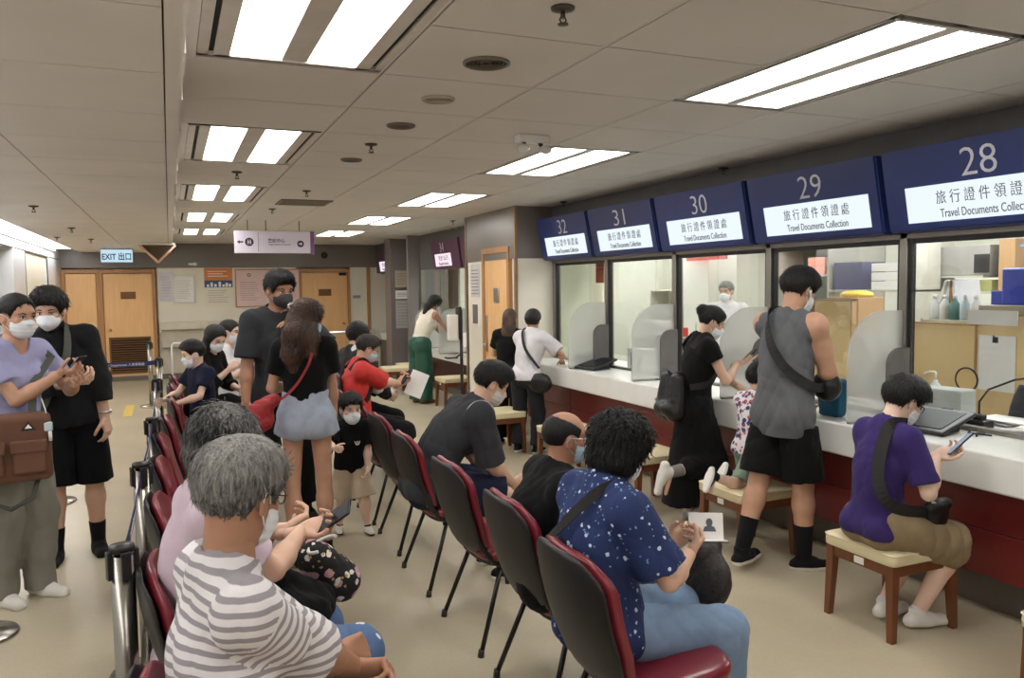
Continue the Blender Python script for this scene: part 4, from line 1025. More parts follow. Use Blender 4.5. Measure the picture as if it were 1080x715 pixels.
chairs = [(RX - 0.06, 2.24, 0.0, 'burgundy waiting chair under the woman in the blue patterned shirt', 'R'), (RX, 2.91, 0.0, 'burgundy waiting chair under the bald man in black', 'R'),
          (RX, 3.63, 0.02, 'empty burgundy waiting chair with its seat in view, behind the bald man', 'R'), (RX, 4.42, 0.0, 'burgundy waiting chair under the leaning man in dark grey', 'R'),
          (RX + 0.03, 5.15, 0.0, 'empty burgundy waiting chair between the toddler and the leaning man', 'R'), (RX + 0.04, 5.88, 0.0, 'burgundy waiting chair just left of the red shirted man', 'R'),
          (RX + 0.05, 6.62, 0.0, 'burgundy waiting chair under the man in the red shirt', 'R'), (RX + 0.05, 7.36, 0.0, 'burgundy waiting chair under the person in black and white', 'R'),
          (0.24, 1.80, 0.0, 'burgundy waiting chair under the man in the striped shirt', 'L'), (0.24, 2.66, 0.0, 'burgundy waiting chair under the grey haired person in the mauve top', 'L'),
          (0.24, 3.48, 0.0, 'empty burgundy chair next beyond the person in the mauve top', 'L'), (0.24, 4.27, 0.0, 'empty burgundy chair in the left row, second beyond the mauve top', 'L'),
          (0.24, 5.0, 0.0, 'burgundy chair with a folded grey jacket on its seat', 'L'), (0.27, 5.75, 0.0, 'burgundy chair of the left row in front of the boy', 'L'),
          (0.31, 6.75, 0.0, 'burgundy chair under the masked boy in navy', 'L'), (0.31, 7.7, 0.0, 'burgundy chair under the long haired girl in black', 'L'), (0.33, 8.45, 0.0, 'burgundy chair under the woman holding a purple folder', 'L')]
for i, (x, y, a, lab, side) in enumerate(chairs):
    o = chair0 if i == 0 else copy_tree(chair0)
    o.location = (x, y, 0); o.rotation_euler = (0, 0, a)
    tag(o, lab, 'chair', 'burgundy chairs of the right row' if side == 'R' else 'burgundy chairs of the left row')
# ================================================================== STOOLS
M_stool = mat('stool walnut', srgb(112, 66, 38), 0.38, var=0.14, vscale=6, stretch=(8, 8, 1))
M_cush = mat('cream vinyl cushion', srgb(226, 214, 176), 0.42, var=0.03)
def make_stool(sx=0.46, sy=0.44):
    t = empty('padded_stool', (0, 0, 0))
    b = B(M_cush)
    rows = []
    for z, s in ((0.372, 0.985), (0.376, 1.0), (0.40, 1.005), (0.418, 1.0), (0.425, 0.985), (0.432, 0.93), (0.436, 0.7), (0.437, 0.35)):
        rows.append([(x * s, y * s, z) for x, y in sup(sx / 2, sy / 2, 36, 14)])
    b.grid(rows, closed_v=True, cap=True); c_ = b.build('cushion', parent=t)
    B(M_cush).tube([(x * 1.006, y * 1.006, 0.424) for x, y in sup(sx / 2, sy / 2, 36, 14)] + [(sx / 2 * 1.006, 0, 0.424)], 0.004, 6).build('piping', parent=c_)
    f = B(M_stool); e = 0.018
    f.box((-sx / 2 + e, -sy / 2 + e, 0.315), (sx / 2 - e, -sy / 2 + e + 0.022, 0.371), 0.002).box((-sx / 2 + e, sy / 2 - e - 0.022, 0.315), (sx / 2 - e, sy / 2 - e, 0.371), 0.002)
    f.box((-sx / 2 + e, -sy / 2 + e, 0.315), (-sx / 2 + e + 0.022, sy / 2 - e, 0.371), 0.002).box((sx / 2 - e - 0.022, -sy / 2 + e, 0.315), (sx / 2 - e, sy / 2 - e, 0.371), 0.002)
    f.build('apron', parent=t)
    for ax in (-1, 1):
        for ay in (-1, 1):
            x0, y0 = ax * (sx / 2 - 0.035), ay * (sy / 2 - 0.035)
            w = 0.022
            def ring(z, w_, dx): return [(x0 + dx * ax + w_ * a, y0 + dx * ay + w_ * b_, z) for a, b_ in ((-1, -1), (1, -1), (1, 1), (-1, 1))]
            B(M_stool).grid([ring(0, 0.016, 0.012), ring(0.32, 0.022, 0), ring(0.371, 0.022, 0)], closed_v=True, smooth=False, cap=True).build('leg', parent=t)
    B(M_paper).box((-sx / 2 + e - 0.001, -0.03, 0.325), (-sx / 2 + e - 0.0005 + 0.0003, 0.03, 0.36)).build('label_sticker', parent=t)
    return t
st0 = make_stool()
for i, (x, y, rz, lab) in enumerate(((3.30, 2.88, 0.0, 'cream padded wooden stool under the person in the purple shirt'), (3.37, 4.05, 0.0, 'cream padded stool on which the child kneels'),
        (3.36, 5.22, 0.02, 'empty cream padded stool between the bald man and the woman in black'), (3.30, 6.42, 0.0, 'cream padded stool right of the woman in the white shirt'),
        (3.10, 7.62, 0.0, 'empty cream padded stool in front of the leaning man, left of the white shirt'), (3.22, 1.79, 0.0, 'cream padded stool cut off by the bottom right corner'),
        (3.70, 10.75, 0.0, 'cream padded stool in the recess nearest the side door'), (3.35, 12.6, 0.0, 'cream padded stool in the recess left of the green trousers'), (3.72, 13.0, 0.0, 'farthest cream padded stool by the queue rail'))):
    o = st0 if i == 0 else copy_tree(st0)
    o.location = (x, y, 0); o.rotation_euler = (0, 0, rz); tag(o, lab, 'stool', 'cream padded stools')
# ================================================================== PEOPLE: implicit surfaces
V3 = lambda *a: np.array(a, float)
def unit(v): v = np.asarray(v, float); n = np.linalg.norm(v); return v / n if n > 1e-9 else v
def rotv(v, ax, deg):
    ax = unit(ax); a = math.radians(deg); v = np.asarray(v, float)
    return v * math.cos(a) + np.cross(ax, v) * math.sin(a) + ax * (ax @ v) * (1 - math.cos(a))
PEOPLE = []
class Field:
    def __init__(s): s.ops = []
    def cone(s, a, b, ra, rb, k=0.02, cuts=(), op='u', flat=None):
        """tapered capsule; flat=(axis, factor) thins it along an axis"""
        a = np.asarray(a, float); b = np.asarray(b, float); R = max(ra, rb)
        def fn(X, Y, Z):
            dx, dy, dz = X - a[0], Y - a[1], Z - a[2]
            ab = b - a
            if flat is not None:
                ax, f = np.asarray(flat[0], float), flat[1] - 1
                q = (dx * ax[0] + dy * ax[1] + dz * ax[2]) * f
                dx = dx + q * ax[0]; dy = dy + q * ax[1]; dz = dz + q * ax[2]
                ab = ab + ax * (ab @ ax) * f
            L2 = ab @ ab + 1e-12
            t = np.clip((dx * ab[0] + dy * ab[1] + dz * ab[2]) / L2, 0, 1)
            d = np.sqrt((dx - t * ab[0]) ** 2 + (dy - t * ab[1]) ** 2 + (dz - t * ab[2]) ** 2) - (ra + (rb - ra) * t)
            for p, n in cuts:
                d = np.maximum(d, (X - p[0]) * n[0] + (Y - p[1]) * n[1] + (Z - p[2]) * n[2])
            return d
        s.ops.append((op, fn, np.minimum(a, b) - R, np.maximum(a, b) + R, k)); return s
    def ell(s, c, r, fr, k=0.02, op='u', cuts=()):
        """ellipsoid, fr rows = its axes"""
        c = np.asarray(c, float); r = np.asarray(r, float); fr = np.asarray(fr, float); R = max(r)
        def fn(X, Y, Z):
            dx, dy, dz = X - c[0], Y - c[1], Z - c[2]
            q = [(dx * fr[i][0] + dy * fr[i][1] + dz * fr[i][2]) for i in range(3)]
            k0 = np.sqrt(sum((q[i] / r[i]) ** 2 for i in range(3)))
            k1 = np.sqrt(sum((q[i] / r[i] ** 2) ** 2 for i in range(3))) + 1e-9
            d = k0 * (k0 - 1) / k1
            d = np.where(k0 < 0.02, -min(r), d)
            for p, n in cuts:
                d = np.maximum(d, (X - p[0]) * n[0] + (Y - p[1]) * n[1] + (Z - p[2]) * n[2])
            return d
        e = np.sqrt((fr.T ** 2) @ (r ** 2))
        s.ops.append((op, fn, c - e, c + e, k)); return s
    def carve(s, c, r, fr, amount, width):
        c = np.asarray(c, float); r = np.asarray(r, float); fr = np.asarray(fr, float)
        def fn(X, Y, Z):
            dx, dy, dz = X - c[0], Y - c[1], Z - c[2]
            q = [(dx * fr[i][0] + dy * fr[i][1] + dz * fr[i][2]) for i in range(3)]
            k0 = np.sqrt(sum((q[i] / r[i]) ** 2 for i in range(3)))
            k1 = np.sqrt(sum((q[i] / r[i] ** 2) ** 2 for i in range(3))) + 1e-9
            d = k0 * (k0 - 1) / k1
            t = np.clip(d / width, 0, 1); return amount * (1 - t * t * (3 - 2 * t)) + np.clip(-d, 0, 0.05)
        s.ops.append(('f', fn, None, None, 0)); return s
    def carve_plane(s, p, n, amount, width):
        def fn(X, Y, Z):
            d = -((X - p[0]) * n[0] + (Y - p[1]) * n[1] + (Z - p[2]) * n[2])
            t = np.clip(d / width, 0, 1); return amount * (1 - t * t * (3 - 2 * t)) + np.clip(-d, 0, 0.05)
        s.ops.append(('f', fn, None, None, 0)); return s
    def plane(s, p, n):
        """keep the side the normal points away from"""
        p = np.asarray(p, float); n = unit(n)
        s.ops.append(('p', (p, n), None, None, 0)); return s
    def fnop(s, f): s.ops.append(('f', f, None, None, 0)); return s
    def mesh(s, vox, pad=0.0, lo=None, hi=None):
        us = [o for o in s.ops if o[0] == 'u']
        if lo is None: lo = np.min([o[2] for o in us], axis=0) - 0.02 - pad
        if hi is None: hi = np.max([o[3] for o in us], axis=0) + 0.02 + pad
        n = np.ceil((hi - lo) / vox).astype(int) + 2
        ax = [lo[i] + vox * np.arange(n[i]) for i in range(3)]
        D = np.full(n, 0.1, np.float32)
        def sub(l, h, m):
            i0 = np.clip(np.floor((l - m - lo) / vox).astype(int), 0, n); i1 = np.clip(np.ceil((h + m - lo) / vox).astype(int) + 1, 0, n)
            sl = tuple(slice(i0[i], i1[i]) for i in range(3))
            G = (ax[0][sl[0]][:, None, None], ax[1][sl[1]][None, :, None], ax[2][sl[2]][None, None, :])
            return sl, G
        for op, fn, l, h, k in s.ops:
            if op == 'u':
                sl, G = sub(l, h, k + vox * 3)
                d = fn(*G); C = D[sl]
                if k > 0:
                    t = np.clip(0.5 + 0.5 * (C - d) / k, 0, 1)
                    D[sl] = C + (d - C) * t - k * t * (1 - t)
                else: D[sl] = np.minimum(C, d)
            elif op == 's':
                sl, G = sub(l, h, k + vox)
                d = -fn(*G); C = D[sl]
                if k > 0:
                    t = np.clip(0.5 - 0.5 * (C - d) / k, 0, 1)
                    D[sl] = C + (d - C) * t + k * t * (1 - t)
                else: D[sl] = np.maximum(C, d)
            elif op == 'p':
                p, nn = fn
                q = (ax[0][:, None, None] - p[0]) * nn[0] + (ax[1][None, :, None] - p[1]) * nn[1] + (ax[2][None, None, :] - p[2]) * nn[2]
                D = np.maximum(D, q.astype(np.float32))
            elif op == 'f':
                D = D + fn(ax[0][:, None, None], ax[1][None, :, None], ax[2][None, None, :]).astype(np.float32)
        D[0] = D[-1] = 0.1; D[:, 0] = D[:, -1] = 0.1; D[:, :, 0] = D[:, :, -1] = 0.1
        return nets(D, lo, vox)
def nets(D, lo, vox):
    S = D < 0
    c = np.zeros(np.array(D.shape) - 1, np.int8)
    offs = [(i, j, k) for i in (0, 1) for j in (0, 1) for k in (0, 1)]
    nx, ny, nz = c.shape
    for i, j, k in offs: c += S[i:i + nx, j:j + ny, k:k + nz]
    act = (c > 0) & (c < 8)
    I = np.argwhere(act)
    if len(I) == 0: return np.zeros((0, 3)), np.zeros((0, 4), int)
    idx = -np.ones(c.shape, np.int64); idx[act] = np.arange(len(I))
    P = np.zeros((len(I), 3)); cnt = np.zeros(len(I))
    for a in offs:
        for ax in range(3):
            if a[ax] == 1: continue
            b = list(a); b[ax] = 1
            da = D[I[:, 0] + a[0], I[:, 1] + a[1], I[:, 2] + a[2]]; db = D[I[:, 0] + b[0], I[:, 1] + b[1], I[:, 2] + b[2]]
            m = (da < 0) != (db < 0)
            t = np.where(m, da / np.where(m, da - db, 1), 0)
            q = np.tile(np.array(a, float), (len(I), 1)); q[:, ax] += t
            P[m] += q[m]; cnt[m] += 1
    V = lo + (I + P / cnt[:, None]) * vox
    F = []
    for ax in range(3):
        o = [x for x in range(3) if x != ax]
        sh = list(D.shape); sa = [slice(1, -1)] * 3; sb = [slice(1, -1)] * 3
        sa[ax] = slice(0, sh[ax] - 1); sb[ax] = slice(1, sh[ax])
        A, Bm = S[tuple(sa)], S[tuple(sb)]
        for sgn, M in ((0, A & ~Bm), (1, ~A & Bm)):
            E = np.argwhere(M)
            if len(E) == 0: continue
            base = E.copy()
            for x in o: base[:, x] += 1
            q = []
            for du, dv in ((-1, -1), (0, -1), (0, 0), (-1, 0)):
                e = base.copy(); e[:, o[0]] += du; e[:, o[1]] += dv
                q.append(idx[e[:, 0], e[:, 1], e[:, 2]])
            q = np.stack(q, 1)
            flip = (sgn == 1) != (ax == 1)
            F.append(q[:, ::-1] if flip else q)
    return V, np.concatenate(F)
def SHP(x): s_ = np.sin(x); return 0.9 - 1.9 * np.sqrt(np.abs(s_) * 0.9 + 0.05)
def wrinkle(seed, amp, wl=0.10, aniso=(1, 1, 0.35), n=5):
    rg = np.random.RandomState(seed); W_ = []
    for i in range(n):
        d = unit(rg.normal(size=3)) * np.array(aniso); k = 2 * PI / (wl * rg.uniform(0.6, 1.7))
        d2 = unit(rg.normal(size=3)) * 2 * PI / (wl * 2.2)
        W_.append((d * k, rg.uniform(0, 6.28), d2, rg.uniform(0, 6.28)))
    def f(X, Y, Z):
        s = 0
        for k, p, k2, p2 in W_:
            s = s + SHP(k[0] * X + k[1] * Y + k[2] * Z + p + 1.6 * np.sin(k2[0] * X + k2[1] * Y + k2[2] * Z + p2))
        return amp * s / math.sqrt(n)
    return f
def npmesh(name, pieces, mats, parent=None, attr=None, loc=None):
    """pieces: (verts, quads, material index)"""
    vs = []; fs = []; mi = []; off = 0
    for V, F, m in pieces:
        V = np.asarray(V, float); F = np.asarray(F, int)
        if len(V) == 0: continue
        vs.append(V); fs.append(F + off); off += len(V)
        mi.append(np.full(len(F), m, int) if np.isscalar(m) else np.asarray(m, int))
    V = np.concatenate(vs); F = np.concatenate(fs); mi = np.concatenate(mi)
    me = bpy.data.meshes.new(name)
    me.vertices.add(len(V)); me.vertices.foreach_set('co', V.astype(np.float32).ravel())
    me.loops.add(len(F) * 4); me.loops.foreach_set('vertex_index', F.astype(np.int32).ravel())
    me.polygons.add(len(F)); me.polygons.foreach_set('loop_start', np.arange(0, len(F) * 4, 4, dtype=np.int32))
    me.polygons.foreach_set('loop_total', np.full(len(F), 4, np.int32))
    me.polygons.foreach_set('use_smooth', np.ones(len(F), bool)); me.polygons.foreach_set('material_index', mi.astype(np.int32))
    if attr is not None:
        a = me.attributes.new('st', 'FLOAT', 'CORNER'); a.data.foreach_set('value', attr(V[F.ravel()], np.repeat(V[F].mean(1), 4, axis=0)).astype(np.float32))
    me.update(calc_edges=True)
    for m in mats: me.materials.append(m)
    o = bpy.data.objects.new(name, me); COL.objects.link(o)
    if parent is not None: o.parent = parent
    if loc: o.location = loc
    return o
def ik(a, t, l1, l2, pole):
    a = np.asarray(a, float); t = np.asarray(t, float); d = t - a; L_ = np.linalg.norm(d)
    mx = (l1 + l2) * 0.999
    if L_ > mx: t = a + d / L_ * mx; L_ = mx
    L_ = max(L_, abs(l1 - l2) + 0.01); u = unit(t - a)
    x = (l1 * l1 - l2 * l2 + L_ * L_) / (2 * L_); h = math.sqrt(max(0, l1 * l1 - x * x))
    p = np.asarray(pole, float); p = p - u * (u @ p); p = unit(p)
    return a + u * x + p * h, t
CURL = {'relax': (28, 32, 18), 'fist': (75, 88, 45), 'hold': (48, 52, 30), 'flat': (8, 10, 6), 'grip': (62, 66, 34), 'point': (20, 40, 25)}

def skin(name, col):
    return mat(name, col, 0.5, var=0.06, vscale=14, bump=0.08, bscale=220, sss=0.12, spec=0.4, bdist=0.001)
M_skinA = skin('skin light', srgb(216, 176, 152)); M_skinB = skin('skin medium', srgb(196, 152, 126)); M_skinC = skin('skin tanned', srgb(176, 130, 104)); M_skinP = skin('skin pale', srgb(230, 196, 176))
M_lip = mat('lips', srgb(168, 96, 86), 0.45); M_eyew = mat('eye white', srgb(222, 216, 210), 0.2, var=0); M_iris = mat('iris dark', srgb(28, 20, 16), 0.12, var=0); M_brow = mat('eyebrow', srgb(34, 26, 24), 0.8)
def hair_mat(name, c1, c2, mixp=0.5, sc=(90, 90, 10)):
    if name in _mats: return _mats[name]
    m = bpy.data.materials.new(name); m.use_nodes = True; N = m.node_tree.nodes; L = m.node_tree.links; b = N['Principled BSDF']
    tc = N.new('ShaderNodeTexCoord'); mp = N.new('ShaderNodeMapping'); mp.inputs['Scale'].default_value = sc
    L.new(tc.outputs['Object'], mp.inputs[0])
    nz = N.new('ShaderNodeTexNoise'); nz.inputs['Scale'].default_value = 1.6; nz.inputs['Detail'].default_value = 6; nz.inputs['Roughness'].default_value = 0.7; nz.inputs['Distortion'].default_value = 0.6
    L.new(mp.outputs[0], nz.inputs[0])
    n2 = N.new('ShaderNodeTexNoise'); n2.inputs['Scale'].default_value = 9; L.new(tc.outputs['Object'], n2.inputs[0])
    ad = N.new('ShaderNodeMath'); ad.operation = 'ADD'; L.new(nz.outputs['Fac'], ad.inputs[0])
    ml = N.new('ShaderNodeMath'); ml.operation = 'MULTIPLY_ADD'; L.new(n2.outputs['Fac'], ml.inputs[0]); ml.inputs[1].default_value = 0.6; ml.inputs[2].default_value = -0.3
    L.new(ml.outputs[0], ad.inputs[1])
    r = N.new('ShaderNodeValToRGB'); e = r.color_ramp.elements
    e[0].position = max(0, mixp - 0.16); e[0].color = (*c1, 1); e[1].position = mixp + 0.16; e[1].color = (*c2, 1)
    L.new(ad.outputs[0], r.inputs[0]); L.new(r.outputs[0], b.inputs['Base Color'])
    b.inputs['Roughness'].default_value = 0.48; b.inputs['Specular IOR Level'].default_value = 0.35
    bp = N.new('ShaderNodeBump'); bp.inputs['Strength'].default_value = 0.9; bp.inputs['Distance'].default_value = 0.006
    L.new(nz.outputs['Fac'], bp.inputs['Height']); L.new(bp.outputs[0], b.inputs['Normal'])
    _mats[name] = m; return m
M_hblack = hair_mat('black hair', srgb(10, 9, 9), srgb(28, 25, 24)); M_hbrown = hair_mat('dark brown hair', srgb(34, 22, 18), srgb(86, 60, 46))
M_hgrey = hair_mat('steel grey hair', srgb(66, 64, 64), srgb(168, 166, 162), 0.5); M_hsalt = hair_mat('dark hair greying at the crown', srgb(22, 21, 22), srgb(150, 148, 146), 0.62)
M_hauburn = hair_mat('brown hair fading to copper', srgb(40, 28, 22), srgb(98, 74, 56))
M_mask = mat('white mask cloth', srgb(232, 236, 240), 0.8, var=0.02, bump=0.2, bscale=300); M_maskb = mat('pale blue mask cloth', srgb(176, 206, 220), 0.8, var=0.03, bump=0.2, bscale=300); M_maskk = mat('dark grey mask cloth', srgb(52, 50, 54), 0.8, bump=0.2, bscale=300); M_maskg = mat('off white mask', srgb(214, 206, 200), 0.8, var=0.03)
def cloth(name, col, rough=0.9, bump=0.35, bs=350, var=0.06, **k): return mat(name, col, rough, bump=bump, bscale=bs, var=var, vscale=9, sheen=0.03, **k)
M_blackc = cloth('black cotton', srgb(15, 15, 17), spec=0.2); M_navyc = cloth('navy cotton', srgb(20, 24, 50), spec=0.3); M_shoeblk = cloth('black shoe mesh', srgb(16, 16, 18), spec=0.3); M_sole = mat('white rubber sole', srgb(226, 224, 218), 0.6); M_shoewht = mat('white shoe leather', srgb(224, 222, 216), 0.5, var=0.04)

def person(label, loc, heading, H=1.70, sex='m', seat=None, lean=(2, 4), side=0, twist=0, head=(0, 5, 0), hands=None, elbows=None, feet=None, knees=None,
           curls=('relax', 'relax'), palms=(None, None), fdirs=(None, None), skinm=None, hair=None, mask=None, mask_style='flat', top=None, bottom=None, shoes=None, socks=None,
           belly=0.0, arm=1.0, leg=1.0, vox=0.010, hip_off=(0, 0), glasses=None, wide=1.0, hs=1.0, sockh=0.0, extras=None, hipyaw=0.0, legs=1.0):
    k = H / 1.70; skinm = skinm or M_skinB
    h = math.radians(heading); F0 = V3(math.cos(h), math.sin(h), 0); R0 = V3(math.sin(h), -math.cos(h), 0); U0 = V3(0, 0, 1)
    Lc = lambda r, f, u: R0 * r + F0 * f + U0 * u
    root = empty('person', (loc[0], loc[1], 0), label, 'person')
    O = V3(loc[0], loc[1], 0)
    W = lambda p: np.asarray(p, float) - O
    hz = seat if seat is not None else (0.82 * legs + 0.075) * k
    hip = Lc(hip_off[0], hip_off[1], hz)
    Fh = rotv(F0, U0, hipyaw); Rh = rotv(R0, U0, hipyaw)
    def sp(a): return rotv(rotv(U0, F0, side), -R0, a) if True else None
    u1, u2 = sp(lean[0]), sp(lean[1])
    mid = hip + u1 * 0.22 * k; nb = mid + u2 * 0.30 * k
    R2 = rotv(R0, U0, twist); R2 = unit(R2 - u2 * (u2 @ R2)); F2 = np.cross(u2, R2)
    F1 = np.cross(u1, unit(R0 - u1 * (u1 @ R0)))
    sw = (0.178 if sex == 'm' else 0.152) * k * wide
    shL, shR = mid + u2 * 0.262 * k - R2 * sw, mid + u2 * 0.262 * k + R2 * sw
    # head frame
    yaw, pit, rol = head
    Hf = rotv(F0, U0, twist + yaw); Hr = rotv(R0, U0, twist + yaw); Hf = rotv(Hf, -Hr, pit); Hu = np.cross(Hr, Hf)
    Hr = rotv(Hr, Hf, rol); Hu = rotv(Hu, Hf, rol)
    HS = k * hs if H > 1.4 else hs
    nd = unit(u2 * 0.6 + Hu * 0.8 + F2 * 0.15)
    hc = nb + nd * 0.075 * k + Hu * 0.088 * HS + Hf * 0.012
    hp = lambda x, y, z: hc + (Hr * x + Hf * y + Hu * z) * HS
    HF = np.array([Hr, Hf, Hu])
    B1 = np.array([unit(R0 - u1 * (u1 @ R0)), F1, u1]); B2 = np.array([R2, F2, u2]); BH = np.array([Rh, Fh, U0])
    # limbs
    la, lf = 0.285 * k, 0.245 * k
    hands = hands or {}; elbows = elbows or {}
    def target(v, dflt):
        if v is None: return dflt
        if v[0] == 'w': return W(v[1:])
        return Lc(*v)
    wr = {}; el = {}
    for s_, sh in ((-1, shL), (1, shR)):
        key = 'L' if s_ < 0 else 'R'
        t = target(hands.get(key), sh + Lc(s_ * 0.07, 0.03, -0.50 * k))
        pole = elbows.get(key, (s_ * 0.6, -0.8, -0.3))
        el[key], wr[key] = ik(sh, t, la, lf, Lc(*pole))
    lt, ls = 0.42 * k * legs, 0.405 * k * legs
    hj = {'L': hip - Rh * 0.088 * k, 'R': hip + Rh * 0.088 * k}
    feet = feet or {}; knees = knees or {}; kn = {}; an = {}
    for s_ in (-1, 1):
        key = 'L' if s_ < 0 else 'R'
        if seat is None: dflt = Lc(s_ * 0.10, 0, 0.075 * k) + Lc(hip_off[0], hip_off[1], 0)
        else: dflt = Lc(s_ * 0.12 + hip_off[0], hip_off[1] + 0.44 * k, 0.075 * k)
        t = target(feet.get(key, (None,))[:4] if feet.get(key) else None, dflt)
        pole = knees.get(key, (s_ * 0.15, 1, 0.25 if seat is not None else 0))
        kn[key], an[key] = ik(hj[key], t, lt, ls, Lc(*pole))
    fdir = {}
    for key in 'LR':
        a = feet.get(key + 'dir', None)
        fdir[key] = unit(Lc(*a)) if a is not None else unit(rotv(Fh, U0, 8 if key == 'L' else -8))
    shoulder_r = 0.052 * k
    def torso(f, g, hemk=0.05):
        w = wide
        f.ell(hip + U0 * 0.01, V3(0.158 * w, 0.112, 0.12) * k + g, BH, 0.04)
        if seat is None:
            for s_ in (-1, 1): f.ell(hip + Rh * s_ * 0.075 * k - Fh * 0.045 * k - U0 * 0.03 * k, V3(0.088, 0.085, 0.10) * k + g, BH, 0.04)
        else:
            for s_ in (-1, 1): f.ell(hip + Rh * s_ * 0.08 * k - Fh * 0.035 * k - U0 * 0.01 * k, V3(0.092, 0.095, 0.085) * k + g, BH, 0.04)
        bw = (0.140 if sex == 'm' else 0.122) * w
        f.ell(hip + u1 * 0.15 * k + F1 * (0.005 + belly * 0.4), V3(bw + belly * 0.5, 0.098 + belly, 0.15) * k + g, B1, 0.05)
        f.ell(mid + u2 * 0.10 * k + F2 * 0.004, V3((0.158 if sex == 'm' else 0.138) * w, 0.108 + belly * 0.3, 0.17) * k + g, B2, 0.05)
        f.cone(mid + u2 * 0.235 * k - R2 * (sw - 0.015), mid + u2 * 0.235 * k + R2 * (sw - 0.015), shoulder_r + g, shoulder_r + g, 0.05)
        for s_ in (-1, 1): f.cone(nb + u2 * 0.005 * k, mid + u2 * 0.262 * k + R2 * s_ * (sw - 0.02), 0.050 * k + g, 0.042 * k + g, 0.04)
        if sex == 'f':
            for s_ in (-1, 1): f.ell(mid + u2 * 0.115 * k + R2 * s_ * 0.07 * k + F2 * 0.075 * k, V3(0.058, 0.055, 0.06) * k + g, B2, 0.035)
    # ---------------- body
    f = Field(); torso(f, 0.0)
    f.cone(nb - u2 * 0.02, nb + nd * 0.095 * k, 0.056 * k, 0.051 * k * (1 if sex == 'm' else 0.92), 0.03)
    mm = (1.0 if sex == 'm' else 0.88) * arm * (1 if H > 1.4 else 0.95)
    for key, sh in (('L', shL), ('R', shR)):
        f.cone(sh, el[key], 0.050 * k * mm, 0.038 * k * mm, 0.03)
        if arm > 1.1:
            f.ell(sh + (el[key] - sh) * 0.05, V3(0.066, 0.066, 0.07) * k, B2, 0.03)
            d = unit(el[key] - sh); f.ell(sh + (el[key] - sh) * 0.5 + F2 * 0.01, V3(0.054, 0.054, 0.09) * k, np.array([unit(np.cross(d, F2)), np.cross(unit(np.cross(d, F2)), d), d]), 0.02)
        f.cone(el[key], el[key] + (wr[key] - el[key]) * 0.35, 0.039 * k * mm, 0.042 * k * mm, 0.012)
        f.cone(el[key] + (wr[key] - el[key]) * 0.3, wr[key], 0.042 * k * mm, 0.0265 * k * (mm ** 0.5), 0.02)
    ll = leg * (1.0 if sex == 'm' else 0.97)
    for key in 'LR':
        f.cone(hj[key], kn[key], 0.076 * k * ll, 0.055 * k * ll, 0.04)
        f.cone(kn[key], kn[key] + (an[key] - kn[key]) * 0.3, 0.054 * k * ll, 0.056 * k * ll, 0.012)
        f.cone(kn[key] + (an[key] - kn[key]) * 0.25, an[key], 0.058 * k * ll, 0.036 * k, 0.02)
        q = fdir[key]
        f.cone(an[key] - U0 * 0.03 * k - q * 0.015 * k, an[key] + q * 0.11 * k - U0 * 0.050 * k, (0.026 if shoes else 0.034) * k, (0.014 if shoes else 0.026) * k, 0.01)
    Vb, Fb = f.mesh(vox)
    pieces = [(Vb, Fb, 0)]
    # ---------------- head
    f = Field()
    f.ell(hp(0, -0.012, 0.030), V3(0.075, 0.093, 0.082) * HS, HF, 0.0)
    f.ell(hp(0, 0.020, -0.030), V3(0.061, 0.066, 0.080) * HS, HF, 0.03)
    f.ell(hp(0, 0.050, -0.085), V3(0.034, 0.032, 0.027) * HS, HF, 0.03)
    f.ell(hp(0, 0.066, 0.028), V3(0.052, 0.020, 0.018) * HS, HF, 0.02)
    for s_ in (-1, 1):
        f.ell(hp(s_ * 0.036, 0.058, -0.022), V3(0.024, 0.022, 0.02) * HS, HF, 0.02)
        f.ell(hp(s_ * 0.032, 0.098, 0.003), V3(0.018, 0.016, 0.012) * HS, HF, 0.012, 's')
        eax = np.array([rotv(Hr, Hu, s_ * 20), rotv(Hf, Hu, s_ * 20), rotv(Hu, Hr, 8)])
        f.ell(hp(s_ * 0.077, -0.008, -0.010), V3(0.009, 0.020, 0.031) * HS, eax, 0.008)
        f.ell(hp(s_ * 0.086, -0.004, -0.006), V3(0.006, 0.011, 0.018) * HS, eax, 0.006, 's')
    f.cone(hp(0, 0.080, 0.012), hp(0, 0.098, -0.026), 0.0085 * HS, 0.0115 * HS, 0.012)
    for s_ in (-1, 1): f.ell(hp(s_ * 0.012, 0.090, -0.031), V3(0.008, 0.009, 0.007) * HS, HF, 0.008)
    f.ell(hp(0, 0.078, -0.058), V3(0.023, 0.012, 0.006) * HS, HF, 0.006)
    f.ell(hp(0, 0.077, -0.067), V3(0.019, 0.012, 0.006) * HS, HF, 0.006)
    f.cone(nb + nd * 0.03 * k, hp(0, -0.02, -0.05), 0.054 * k * (1 if sex == 'm' else 0.9), 0.052 * HS, 0.03)
    vh = 0.0042 if vox <= 0.010 else 0.006
    Vh, Fh_ = f.mesh(vh)
    q = (Vh - hc) @ HF.T / HS; fc = q[Fh_].mean(1)
    mi = np.zeros(len(Fh_), int)
    lipm = (np.abs(fc[:, 0]) < 0.022) & (fc[:, 2] < -0.053) & (fc[:, 2] > -0.073) & (fc[:, 1] > 0.082 - 0.3 * np.abs(fc[:, 0])); mi[lipm] = 1
    pieces.append((Vh, Fh_, mi))
